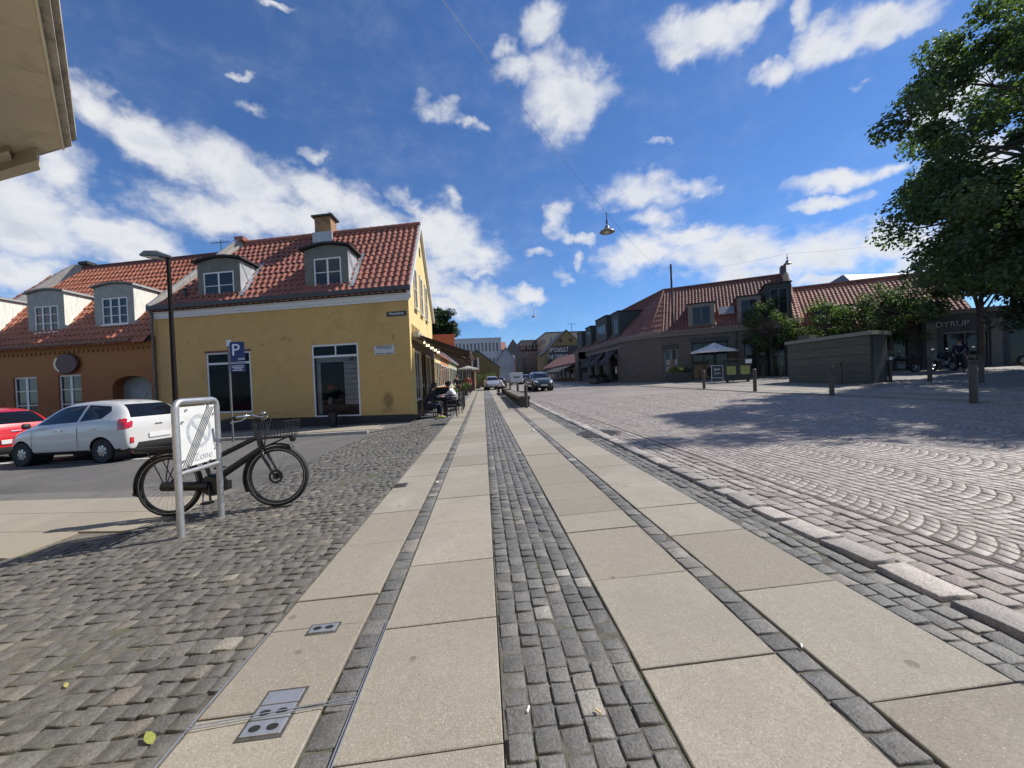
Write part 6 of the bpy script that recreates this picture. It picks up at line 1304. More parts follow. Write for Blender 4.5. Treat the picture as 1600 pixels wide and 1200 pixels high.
for s_,tl in((-1,1),(1,-1)):
    m=MB(); 
    for x in(-.36,.33): m.bx(x,x+.035,-.015,.015,0,1.2)
    m.bx(-.325,.33,-.014,.014,1.165,1.2); m.bx(-.325,.33,-.014,.014,.3,.335); o=m.build('leg_frame',M_alu,ab); o.location=(0,s_*.24,0); o.rotation_euler=(s_*R(10.5),0,0)
    q=MB().bx(-.324,.329,-.008,.008,.34,1.16).build('panel',M_enam,o)
    if s_<0: text('lettering','OPEN',.15,M_sgn,frame_M((0,-.011,.62),(1,0,0),(0,0,1)),q); text('lettering','BAR',.2,M_sgn,frame_M((0,-.011,.9),(1,0,0),(0,0,1)),q)
pl=thing('planter','dark planter box with yellow flowering shrub by the shop front','planter',(15.6,29.6,gz(15.6,29.6)),R(-28))
m=MB(); m.bx(-.8,.8,-.3,.3,0,.75); m.build('box',M_dkfr,pl,bevel=.02)
crown_mesh('shrub',[(-.55,0,.95),(-.25,.05,1.05),(.05,0,1.0),(.3,0,.95)],[.3,.34,.32,.25],170,.11,M_leafy,pl,31); crown_mesh('shrub',[(.55,0,.95),(.7,.05,.9)],[.3,.25],150,.11,M_leaf,pl,32)
for (x,y,l) in ((11.5+2.9,41.5,'dark hedge planter under the nearest charcoal awning'),(13.0,39.2,'second dark hedge planter beside the corner of the brick wing')):
    pp=thing('planter',l,'planter',(x-1.4,y,gz(x,y))); MB().bx(-.3,.3,-1.5,1.5,0,.5).build('box',M_dkfr,pp,bevel=.02); crown_mesh('shrub',[(0,-1.2+.4*i,.65) for i in range(7)],[.35]*7,110,.11,M_leaf3,pp,int(33+y))
# parasols
M_para=mat('parasol_canvas',(.78,.76,.72),.8,var=.06)
def parasol(name,label,x,y,ze,zp,hw,mt,group=None,rz=0):
    t_=thing(name,label,'parasol',(x,y,gz(x,y)),rz,group)
    MB().tube([(0,0,0),(0,0,zp)],.03,10).build('pole',M_dkfr,t_,smooth=True,angle=40)
    m=MB(); n=8; P=[(hw*math.cos(2*PI*k/n+PI/8),hw*math.sin(2*PI*k/n+PI/8),ze) for k in range(n)]; 
    m.add([(0,0,zp)]+P+[(p[0]*.995,p[1]*.995,ze-.16) for p in P]+[(p[0]*.52,p[1]*.52,ze+(zp-ze)*.40) for p in P],[])
    b0=len(m.v)-25; fs=[]
    for k in range(n): j=(k+1)%n; fs+= [(b0,b0+17+k,b0+17+j),(b0+17+k,b0+1+k,b0+1+j,b0+17+j),(b0+1+k,b0+9+k,b0+9+j,b0+1+j)]
    m.f+=fs; m.m+=[0]*len(fs); m.r+=[.5]*len(fs); c_=m.build('canopy',mt,t_); s_=c_.modifiers.new('s','SOLIDIFY'); s_.thickness=.006
    for k in range(n): 
        p=P[k]; MB().tube([(0,0,zp-.05),(p[0]*.98,p[1]*.98,ze-.01)],.012,5).build('rib',M_dkfr,t_)
    MB().bx(-.35,.35,-.35,.35,0,.08).build('base',M_dkfr,t_,bevel=.01)
    return t_
parasol('parasol','pale canvas parasol open over the terrace behind the litter bin',18.8,29.9,2.95-gz(19,30),3.62-gz(19,30),1.75,M_para)
parasol('parasol','flat pale parasol far along the left pavement before the brown house',-1.6,42,2.5,2.85,1.3,mat('dull_canvas',(.28,.27,.24),.8,var=.1))
# chairs and tables
M_cw=mat('dark_chair_wood',(.022,.016,.013),.4,var=.2,vscale=12)
def chair(label,x,y,rz,group='dark chairs of the pavement cafe'):
    t_=thing('chair',label,'chair',(x,y,gz(x,y)),rz,group)
    MB().bx(-.2,.2,-.2,.2,.44,.47).build('seat',M_cw,t_,bevel=.008)
    for sx_ in(-1,1):
        for sy in(-1,1):
            m=MB(); x_,y_=sx_*.175,sy*.175; m.tube([(x_*1.08,y_*1.08,0),(x_,y_,.44)]+([(x_*1.08,y_,.86)] if sx_<0 else []),.016,8); m.build('leg',M_cw,t_)
    m=MB()
    for z in(.62,.72,.82): m.bx(-.2,-.178,-.16,.16,z,z+.045)
    m.build('backrest',M_cw,t_); m=MB()
    for s_ in(-1,1): m.bx(-.17,.17,s_*.175-.01,s_*.175+.01,.2,.22)
    m.build('stretcher',M_cw,t_); return t_
def ctable(label,x,y,group='cafe tables under the awning'):
    t_=thing('cafe_table',label,'table',(x,y,gz(x,y)),0,group)
    MB().bx(-.35,.35,-.35,.35,.72,.75).build('tabletop',M_cw,t_,bevel=.006); MB().tube([(0,0,.03),(0,0,.72)],.03,10).build('pedestal',M_blk,t_); m=MB(); m.bx(-.3,.3,-.03,.03,0,.03); m.bx(-.03,.03,-.3,-.031,0,.03); m.bx(-.03,.03,.031,.3,0,.03); m.build('foot',M_blk,t_); return t_
ctable('cafe table nearest the corner between the two seated people',-1.62,15.55); ctable('second cafe table behind the person in white',-1.75,17.9); ctable('third cafe table far under the awning',-1.8,20.2)
chair('empty dark chair standing nearest the viewer at the pavement edge',-1.25,14.75,R(100)); 
chair('dark chair under the seated person in white',-1.15,15.75,R(165)); chair('dark chair under the person in navy near the yellow wall',-2.12,15.0,R(20)); chair('dark chair behind the person in white, second along the slabs',-1.15,17.6,R(180)); chair('dark chair third along the slabs under the awning',-1.15,18.6,R(180)); chair('dark chair against the wall at the second table',-2.25,17.7,R(5)); chair('dark chair against the wall at the third table',-2.3,20.2,R(0)); chair('dark chair on the slab side of the third table',-1.2,20.3,R(180))
cp=MB().lathe([(.0,0),(.03,0),(.04,.09),(.036,.09),(.028,.01),(0,.01)],n=14).build('cup',M_sgn,smooth=True,angle=50); cp.location=(-1.75,15.4,gz(-1.7,15.4)+.75); tag(cp,'white cup on the nearest cafe table','cup')
o=MB().bx(-.04,.04,-.04,.04,0,.11).build('menu_holder',M_sgn); o.location=(-1.5,15.7,gz(-1.5,15.7)+.75); tag(o,'small white menu card on the nearest cafe table','menu card')
for (x,y,w,l,sd) in ((-2.2,21.9,.35,'potted green plant against the sunlit yellow wall past the awning',51),(-2.1,26.5,.4,'potted shrub by the orange house up the street',52),(-1.6,33.0,.5,'dark green shrub tub on the left pavement before the parasols',53),(-.9,52.0,.9,'green bush at the bend of the street behind the silver car',54),(1.0,57.0,1.0,'second green bush at the bend of the street beside the ochre house',55)):
    pp=thing('potted_plant',l,'plant',(x,y,gz(x,y))); MB().lathe([(.0,0),(.2*w/.4,0),(.27*w/.4,.4),(.24*w/.4,.4),(0,.36)],n=14).build('pot',M_dkfr,pp,smooth=True,angle=50)
    crown_mesh('foliage',[(0,0,.7*w/.4*.8),(.15*w/.4,.1,.9*w/.4*.8),(-.15*w/.4,-.05,.85*w/.4*.8)],[w*.7,w*.6,w*.6],170,.11,M_leaf2,pp,sd)
mb=MB(); mb.bx(-.5,.5,-.03,.03,.1,1.1); sg=thing('cafe_screen','black wind screen between the cafe tables under the awning','screen',(-2.05,18.9,gz(-2,18.9))); mb.build('panel',M_blk,sg); 
for s_ in(-1,1): MB().bx(s_*.48-.03,s_*.48+.03,-.2,.2,0,.04).build('foot',M_blk,sg)
wb=thing('waste_basket','small dark bin standing against the wall under the tall shop window','waste bin',tuple(Vector(TH((3.0,-.5,0)))+Vector((0,0,gz(-5.5,14.4)))))
MB().lathe([(.12,0),(.16,.5),(.155,.5),(.11,.02)],n=16).build('bucket',M_blk,wb,smooth=True,angle=40); MB().lathe([(.17,.5),(.17,.53),(.05,.56),(0,.56)],n=16).build('lid',M_blk,wb)
# ---------------------------------------------------------------- vehicles
def paint(name,col,metal=.0,rough=.3): return mat(name,col,rough,metal=metal,var=.03,vscale=3,coat=1.0,stain=(2.5,.5,.8,tuple(c*.85 for c in col)))
M_white_p=paint('white_car_paint',(.52,.515,.50)); M_red_p=paint('red_car_paint',(.55,.012,.02),.1); M_dk_p=paint('dark_green_car_paint',(.012,.02,.018),.2); M_silver_p=paint('silver_car_paint',(.33,.34,.36),.4); M_van_p=paint('white_van_paint',(.60,.62,.62)); M_dk2=paint('dark_van_paint',(.03,.028,.03),.2)
M_cglass=mat('car_glass',(.006,.007,.008),.04,var=0,spec=.5); M_redl=mat('tail_lens',(.42,.008,.02),.12,var=0,coat=1); M_headl=mat('head_lens',(.55,.57,.6),.08,metal=.3,var=0,coat=1); M_plast=mat('black_plastic',(.018,.018,.019),.6,var=.1); M_alloy=mat('alloy_wheel',(.42,.43,.44),.3,metal=.7,var=.05); M_plate=mat('number_plate',(.6,.6,.6),.5,var=0)
def clip_panel(bm,poly,axes,test,off=.004):
    """cut bm along the polygon seen in projection (axes) and lift the faces inside it out as a panel"""
    a,b=axes; cx=sum(p[0] for p in poly)/len(poly); cy=sum(p[1] for p in poly)/len(poly); n=len(poly)
    x0,x1=min(p[0] for p in poly)-.12,max(p[0] for p in poly)+.12; y0,y1=min(p[1] for p in poly)-.12,max(p[1] for p in poly)+.12
    for i in range(n):
        p,q=poly[i],poly[(i+1)%n]; d=(q[0]-p[0],q[1]-p[1]); no=[0,0,0]; no[a]=d[1]; no[b]=-d[0]; co=[0,0,0]; co[a]=p[0]; co[b]=p[1]
        fs=[f for f in bm.faces if test(f) and x0<f.calc_center_median()[a]<x1 and y0<f.calc_center_median()[b]<y1]
        ge=set(fs); 
        for f in fs: ge.update(f.edges); ge.update(f.verts)
        if fs: bmesh.ops.bisect_plane(bm,geom=list(ge),plane_co=co,plane_no=no,dist=1e-5)
    def inside(c):
        r=None
        for i in range(n):
            p,q=poly[i],poly[(i+1)%n]; s=(q[0]-p[0])*(c[b]-p[1])-(q[1]-p[1])*(c[a]-p[0])
            if abs(s)<1e-7: continue
            if r is None: r=s>0
            elif (s>0)!=r: return False
        return True
    return [f for f in bm.faces if test(f) and inside(f.calc_center_median())]
def faces_to(bm,fs,name,m,parent,off=.0,delete=True):
    mp={};V=[];F=[]
    for f in fs:
        idx=[]
        for v in f.verts:
            if v not in mp: mp[v]=len(V); V.append(tuple(v.co+v.normal*off))
            idx.append(mp[v])
        F.append(idx)
    me=bpy.data.meshes.new(name); me.from_pydata(V,[],F); me.materials.append(m); me.shade_smooth(); o=link_mesh(name,me,parent)
    if delete: bmesh.ops.delete(bm,geom=fs,context='FACES')
    return o
HATCH=dict(st=[(-1.79,.36,.60,.62,.60,.48),(-1.78,.27,.80,.84,.71,.58),(-1.73,.22,.95,1.0,.755,.60),(-1.60,.2,.98,1.24,.775,.56),(-1.40,.2,.985,1.40,.79,.54),(-.95,.2,.965,1.475,.80,.55),(-.3,.2,.935,1.485,.80,.555),(.22,.2,.905,1.43,.80,.545),(.60,.2,.885,1.24,.795,.55),(.98,.2,.865,.975,.785,.60),(1.25,.2,.81,.90,.77,.59),(1.50,.21,.725,.80,.73,.53),(1.70,.25,.60,.665,.64,.45),(1.79,.33,.48,.53,.50,.36)],
  side=[[(-1.12,1.035),(-1.30,1.20),(-1.22,1.315),(-.62,1.375),(-.52,.995)],[(-.44,.99),(-.55,1.375),(.08,1.355),(.32,1.26),(.80,.955)]],rearw=[(-.57,1.02),(.57,1.02),(.47,1.34),(-.47,1.34)],front=[(-.6,1.0),(.6,1.0),(.5,1.34),(-.5,1.34)],wx=(-1.12,1.17),wr=.285,
  tail=[(.60,.80),(.80,.74),(.80,.98),(.66,1.01),(.56,.92)],head=[(.38,.62),(.68,.66),(.76,.80),(.50,.77)])
def car(name,label,loc,rz,spec,pm,scale=(1,1,1),wheelm=None,tailm=None,rack=False):
    t_=thing(name,label,'car',loc,rz); t_.scale=scale
    V=[];F=[]; S=spec['st']; K=0
    for (x,zb,zw,zt,wb,wt) in S:
        h=[(0,zb),(wb*.82,zb),(wb*.97,zb+.08),(wb*1.0,zb+(zw-zb)*.5),(wb*.985,zw-.03),(wb*.93,zw+.015),(wt+(wb*.93-wt)*.12,zt-(zt-zw)*.16),(wt*.86,zt-.012),(0,zt+.012)]
        ring=[(x,y,z) for y,z in h]+[(x,-y,z) for y,z in h[-2:0:-1]]; K=len(ring); V+=ring
    for i in range(len(S)-1):
        for k in range(K): F.append((i*K+k,i*K+(k+1)%K,(i+1)*K+(k+1)%K,(i+1)*K+k))
    F+=[tuple(range(K)),tuple((len(S)-1)*K+k for k in range(K))[::-1]]
    me=bpy.data.meshes.new('tmp'); me.from_pydata(V,[],F); o=bpy.data.objects.new('tmp',me); COL.objects.link(o); sm=o.modifiers.new('s','SUBSURF'); sm.levels=2; sm.render_levels=2
    dg=bpy.context.evaluated_depsgraph_get(); m2=bpy.data.meshes.new_from_object(o.evaluated_get(dg)); bpy.data.objects.remove(o); bm=bmesh.new(); bm.from_mesh(m2); bmesh.ops.recalc_face_normals(bm,faces=bm.faces); bm.normal_update()
    for s_ in(-1,1):
        for wx in spec['wx']:
            P=[(wx+(spec['wr']+.05)*math.cos(2*PI*k/18),spec['wr']+(spec['wr']+.05)*math.sin(2*PI*k/18)) for k in range(18)]
            fs=clip_panel(bm,P,(0,2),lambda f:f.calc_center_median().y*s_>.35); bmesh.ops.delete(bm,geom=fs,context='FACES'); bm.normal_update()
    for s_ in(-1,1):
        for P in spec['side']:
            fs=clip_panel(bm,P,(0,2),lambda f:f.calc_center_median().y*s_>.3 and abs(f.normal.y)>.35); bm.normal_update(); faces_to(bm,fs,'side_window',M_cglass,t_,-.004)
    for nm,P,t0 in (('rear_window',spec['rearw'],-1),('windscreen',spec['front'],1)):
        fs=clip_panel(bm,P,(1,2),lambda f:f.calc_center_median().x*t0>.25 and f.normal.x*t0>.12); bm.normal_update(); faces_to(bm,fs,nm,M_cglass,t_,-.004)
    for s_ in(-1,1):
        fs=clip_panel(bm,[(y*s_,z) for y,z in spec['tail']],(1,2),lambda f:f.calc_center_median().x<-1.57 and f.calc_center_median().y*s_>.2); bm.normal_update(); faces_to(bm,fs,'tail_light',tailm or M_redl,t_,.006)
        fs=clip_panel(bm,[(y*s_,z) for y,z in spec['head']],(1,2),lambda f:f.calc_center_median().x>1.1 and f.calc_center_median().y*s_>.15); bm.normal_update(); faces_to(bm,fs,'headlight',M_headl,t_,.006)
    fs=[f for f in bm.faces if f.calc_center_median().z<.30 and f.normal.z<.3]; faces_to(bm,fs,'sill_panel',M_plast,t_,.002)
    fs=clip_panel(bm,[(-.56,.27),(.56,.27),(.5,.42),(-.5,.42)],(1,2),lambda f:f.calc_center_median().x<-1.4); bm.normal_update(); faces_to(bm,fs,'rear_diffuser',M_plast,t_,.004)
    fs=clip_panel(bm,[(-.42,.32),(.42,.32),(.36,.50),(-.36,.50)],(1,2),lambda f:f.calc_center_median().x>1.4); bm.normal_update(); faces_to(bm,fs,'grille',M_plast,t_,.004)
    me=bpy.data.meshes.new('body'); bm.to_mesh(me); bm.free(); me.materials.clear(); me.materials.append(pm); me.shade_smooth(); link_mesh('body',me,t_)
    wr=spec['wr']
    for wx in spec['wx']:
        for s_ in(-1,1):
            w=MB().lathe([(wr*.62,-.075),(wr*.9,-.095),(wr,-.07),(wr,.07),(wr*.9,.095),(wr*.62,.085)],n=32,M=Matrix.Rotation(PI/2,4,'X')).build('wheel',M_rub,t_,smooth=True,angle=40); w.location=(wx,s_*.69,wr)
            m=MB(); q=Matrix.Rotation(PI/2,4,'X'); m.lathe([(wr*.58,0),(wr*.64,-s_*.08)],n=28,M=q,cap=False)
            for k in range(7):
                a=2*PI*k/7; c_,n_=math.cos(a),math.sin(a); m.add([((r_*c_-w_*n_),s_*yy,(r_*n_+w_*c_)) for r_,w_,yy in ((wr*.1,-.03,.085),(wr*.63,-.035,.07),(wr*.63,.035,.07),(wr*.1,.03,.085))],[(0,1,2,3)])
            m.lathe([(0,.0),(wr*.2,.0)],(0,s_*.088,0),12,M=q,cap=False); m.build('rim',wheelm or M_alloy,w)
            MB().lathe([(0,0),(wr*.63,0)],(0,s_*.03,0),24,M=Matrix.Rotation(PI/2,4,'X')).build('brake_disc',M_plast,w)
            k=MB(); k.lathe([(0,-s_*-.34),(wr+.052,-s_*-.34),(wr+.052,-s_*.03)],(0,0,0),28,M=Matrix.Rotation(PI/2,4,'X'),cap=False); o=k.build('wheel_arch',M_plast,t_); o.location=(wx,s_*.715,wr)
    for s_ in(-1,1):
        MB().lathe([(0,-.07),(.06,-.06),(.08,0),(.06,.06),(0,.07)],(.78,s_*.88,.97),12,M=Matrix.Identity(4),sx=.6,sy=1.1).build('wing_mirror',M_plast if pm is M_white_p else pm,t_,smooth=True)
        for x in (.02,-.92): MB().tube([(x-.09,s_*.803,.80),(x-.05,s_*.825,.81),(x+.05,s_*.825,.81),(x+.09,s_*.803,.80)],.013,6).build('door_handle',pm,t_,smooth=True)
        for x in (-.49,.92,.0-1.25+.0) if False else (-.49,): pass
        for xs in (-.50,.80):
            MB().tube([(xs,s_*.802,.36),(xs-.01,s_*.808,.6),(xs,s_*.79,.86)],.004,4).build('door_seam',M_plast,t_)
    MB().bx(-1.815,-1.795,-.26,.26,.50,.61).build('number_plate',M_plate,t_,bevel=.004); MB().bx(1.79,1.81,-.26,.26,.36,.46).build('number_plate',M_plate,t_,bevel=.004)
    MB().bx(-1.79,-1.76,-.09,.09,.80,.84).build('boot_handle',M_chrome,t_,bevel=.01)
    for s_ in (-1,1): MB().bx(-1.80,-1.76,s_*.63-.04,s_*.63+.04,.42,.56).build('reflector',M_redl,t_,bevel=.01)
    if True: MB().tube([(-1.42,0,1.47),(-1.52,0,1.60)],.008,5).build('aerial',M_plast,t_)
    return t_
ca=PI-R(13)
def oncar(x,y): return (x,y,gz(x,y)-.012)
wc=car('parked_car','white hatchback with dark rear window and red tail lights parked before the orange house',oncar(-9.9,10.65),ca+.02,HATCH,M_white_p)
wc.rotation_euler=(0,math.atan(.027)*.9,ca+.02)
SUV=dict(HATCH); rc=car('parked_car','bright red car parked in front of the white hatchback at the left edge',oncar(-14.35,11.55),ca,HATCH,M_red_p,scale=(1.15,1.12,.98))
rc.rotation_euler=(0,0,ca)
car('dark_car','dark green car with bright headlights driving toward the viewer on the road',(4.75,32.5,gz(4.7,32)+.06),-PI/2+.06,HATCH,M_dk_p,scale=(1.12,1.1,1.04))
car('silver_car','silver car driving toward the viewer beside the bench end',(1.0,44.5,gz(1,44)),-PI/2+.08,HATCH,M_silver_p,scale=(1.15,1.08,1.05))
car('dark_far_car','dark car far up the street just left of the dark green car',(6.9,63,.4),-PI/2,HATCH,M_dk2,scale=(1.2,1.1,1.15))
for (x,y,l,p) in ((2.9,66,'small blue grey car far up the street beside the white van','s'),):
    car('far_car',l,(x,y,.35),PI/2,HATCH,paint('blue_grey_paint',(.07,.09,.16)))
vn=thing('van','white box van seen from behind far up the street','van',(5.25,60,.35))
MB().bx(-.95,.95,.0,4.2,.35,2.0).build('box_body',M_van_p,vn,bevel=.06); MB().bx(-.9,.9,4.2,5.4,.35,1.7).build('cab',M_van_p,vn,bevel=.12); MB().bx(-.85,-.02,-.012,-.002,.5,1.9).build('rear_door',M_van_p,vn); MB().bx(.02,.85,-.012,-.002,.5,1.9).build('rear_door',M_van_p,vn); MB().bx(-.5,.5,-.02,-.013,1.15,1.45).build('emblem_patch',mat('van_grey_green',(.18,.24,.22),.5,var=0),vn)
MB().bx(-.9,.9,-.1,.05,.3,.45).build('bumper',M_plast,vn)
for x in(-.75,.75):
    for y in(.8,4.3): MB().lathe([(0,-.1),(.34,-.1),(.34,.1),(0,.1)],(x,y,.34),20,M=Matrix.Rotation(PI/2,4,'Y')).build('wheel',M_rub,vn)
    MB().bx(x*1.12-.05,x*1.12+.05,-.01,.02,.6,.9).build('tail_light',M_redl,vn)
def motorbike(label,x,y,rz,pm,rider=False):
    t_=thing('motorcycle',label,'motorcycle',(x,y,gz(x,y)),rz,'motorcycles parked under the trees'); q=Matrix.Rotation(PI/2,4,'X')
    for xx in (-.68,.72):
        w=MB().lathe([(.2,-.05),(.28,-.065),(.31,0),(.28,.065),(.2,.05),(.2,-.05)],n=28,M=q).build('wheel',M_rub,t_,smooth=True); w.location=(xx,0,.31)
        MB().lathe([(.19,-.03),(.205,-.04),(.205,.04),(.19,.03),(.19,-.03)],n=24,M=q).build('rim',M_alloy,w)
        m=MB()
        for k in range(8): a=PI*k/4; m.tube([(0,0,0),(.2*math.cos(a),0,.2*math.sin(a))],.008,4)
        m.tube([(0,-.08,0),(0,.08,0)],.05,10); m.build('spokes',M_alloy,w)
    m=MB(); m.tube([(.36,0,1.0),(.15,0,.78),(-.3,0,.72)],.04,8); m.tube([(.15,0,.75),(.1,0,.3),(-.3,0,.32),(-.68,.0,.31)],.035,8); m.build('frame',M_blk,t_)
    m=MB(); m.box((.05,0,.42),(.42,.3,.34)); m.tube([(.1,.0,.5),(.2,.0,.72)],.1,10); m.build('engine',mat('engine_metal',(.13,.13,.13),.4,metal=.7,var=.2),t_,bevel=.03)
    m=MB(); 
    for s_ in(-1,1): m.tube([(.34,s_*.09,1.0),(.72,s_*.09,.31)],.025,8)
    m.build('fork',M_alloy,t_); m=MB(); m.tube([(.2,-.36,1.05),(.33,-.2,1.08),(.36,0,1.04),(.33,.2,1.08),(.2,.36,1.05)],.016,8); m.build('handlebar',M_blk,t_)
    MB().lathe([(0,-.3),(.12,-.24),(.17,-.05),(.17,.1),(.1,.26),(0,.3)],(.12,0,.86),16,M=Matrix.Rotation(R(82),4,'Y'),sy=.9).build('tank',pm,t_,smooth=True)
    m=MB(); m.bx(-.62,-.12,-.14,.14,.76,.86); m.build('seat',M_plast,t_,bevel=.04); MB().lathe([(0,-.05),(.1,-.04),(.1,.05),(0,.08)],(.48,0,.92),14,M=Matrix.Rotation(PI/2,4,'Y')).build('headlight',M_headl,t_)
    m=MB(); m.tube([(.2,-.18,.35),(-.1,-.18,.25),(-.75,-.2,.38)],[.03,.035,.05],10); m.build('exhaust',M_chrome,t_); MB().bx(-.98,-.6,-.2,.2,.86,1.1).build('top_box',M_plast,t_,bevel=.05)
    m=MB(); 
    for i in range(8): 
        a0,a1=R(50+i*14),R(64+i*14); m.quad((.72+.36*math.cos(a0),-.07,.31+.36*math.sin(a0)),(.72+.36*math.cos(a1),-.07,.31+.36*math.sin(a1)),(.72+.36*math.cos(a1),.07,.31+.36*math.sin(a1)),(.72+.36*math.cos(a0),.07,.31+.36*math.sin(a0)))
    m.build('mudguard',pm,t_); m=MB(); m.tube([(-.1,.1,.3),(-.15,.3,.0)],.015,6); m.build('side_stand',M_blk,t_)
    for s_ in(-1,1): MB().tube([(.3,s_*.25,1.07),(.27,s_*.32,1.25)],.008,5).build('mirror_stalk',M_blk,t_); MB().box((.27,s_*.33,1.28),(.02,.12,.07)).build('mirror',M_chrome,t_)
    return t_
motorbike('dark motorcycle parked beside the kiosk door with its rear wheel to the right',24.6,20.9,R(160),M_blk)
motorbike('dark motorcycle seen from behind left of the standing person',26.6,20.3,R(70),M_blk)
motorbike('red motorcycle partly behind the standing person',27.8,20.2,R(35),M_red_p)
motorbike('dark motorcycle farthest right near the shop wall',30.6,19.0,R(170),M_blk)
# parked bicycles left of the kiosk: simple but whole
def simplebike(label,x,y,rz,pm):
    t_=thing('parked_bicycle',label,'bicycle',(x,y,gz(x,y)),rz,'bicycles parked in the racks left of the kiosk'); q=Matrix.Rotation(PI/2,4,'X')
    for xx in(0,1.08):
        w=MB().lathe([(.315,-.015),(.34,-.018),(.345,0),(.34,.018),(.315,.015),(.315,-.015)],n=28,M=q).build('wheel',M_rub,t_); w.location=(xx,0,.345)
        m=MB()
        for k in range(14): a=2*PI*k/14; m.tube([(0,0,0),(.32*math.cos(a),0,.32*math.sin(a))],.002,3,cap=False)
        m.build('spokes',M_alu,w)
    m=MB(); A,B_,C_,D_=(0,0,.345),(.45,0,.3),(.3,0,.78),(.92,0,.85)
    for a,b_ in ((A,B_),(A,C_),(B_,C_),(C_,D_),(B_,(.94,0,.78))): m.tube([a,b_],.017,7)
    m.build('frame',pm,t_); m=MB(); m.tube([(.92,0,.85),(.95,0,.7),(1.08,0,.345)],.014,6); m.build('fork',pm,t_); m=MB(); m.tube([(.9,0,.85),(.89,0,1.02)],.013,6); m.tube([(.78,-.28,1.0),(.9,-.15,1.03),(.9,.15,1.03),(.78,.28,1.0)],.012,6); m.build('handlebar',M_chrome,t_)
    m=MB(); m.tube([(.3,0,.78),(.28,0,.92)],.012,6); m.build('seat_post',M_alu,t_); MB().bx(.15,.4,-.07,.07,.92,.96).build('saddle',M_blk,t_,bevel=.02); return t_
bc=[paint('bike_paint',c) for c in ((.02,.02,.02),(.3,.3,.32),(.05,.08,.15),(.35,.03,.03))]
for i in range(9):
    x=21.2+i*.42; y=31.0-i*.25
    ordn=['leftmost','second from the left','third from the left','fourth from the left','middle','fourth from the kiosk','third from the kiosk','second from the kiosk','nearest the kiosk'][i]
    simplebike('parked bicycle in the rack left of the kiosk, %s of its row'%ordn,x,y,R(rng.uniform(60,85)),bc[i%4])
# ---------------------------------------------------------------- people
M_skin=mat('skin',(.42,.25,.18),.55,var=.08); M_hair=mat('dark_hair',(.02,.014,.011),.6,var=.3,vscale=40)
def skin_obj(name,chain,m,parent,levels=2,root=0):
    V=[];E=[];Rr=[];idx={}
    for seq in chain:
        prev=None
        for (k,p,r) in seq:
            if k not in idx: idx[k]=len(V); V.append(p); Rr.append(r)
            if prev is not None and prev!=idx[k]: E.append((prev,idx[k]))
            prev=idx[k]
    me=bpy.data.meshes.new(name); me.from_pydata(V,E,[]); o=link_mesh(name,me,parent); s=o.modifiers.new('skin','SKIN'); s.use_smooth_shade=True
    lay=me.skin_vertices[0] if me.skin_vertices else None
    if lay is None:
        bm=bmesh.new(); bm.from_mesh(me); bm.verts.layers.skin.verify(); bm.to_mesh(me); bm.free(); lay=me.skin_vertices[0]
    for i,r in enumerate(Rr): lay.data[i].radius=(r,r) if not hasattr(r,'__len__') else r; lay.data[i].use_root=(i==root)
    ss=o.modifiers.new('sub','SUBSURF'); ss.levels=ss.render_levels=levels
    dg=bpy.context.evaluated_depsgraph_get(); m2=bpy.data.meshes.new_from_object(o.evaluated_get(dg)); m2.materials.clear(); m2.materials.append(m); m2.name=name
    o.modifiers.clear(); o.data=m2; m2.shade_smooth(); return o
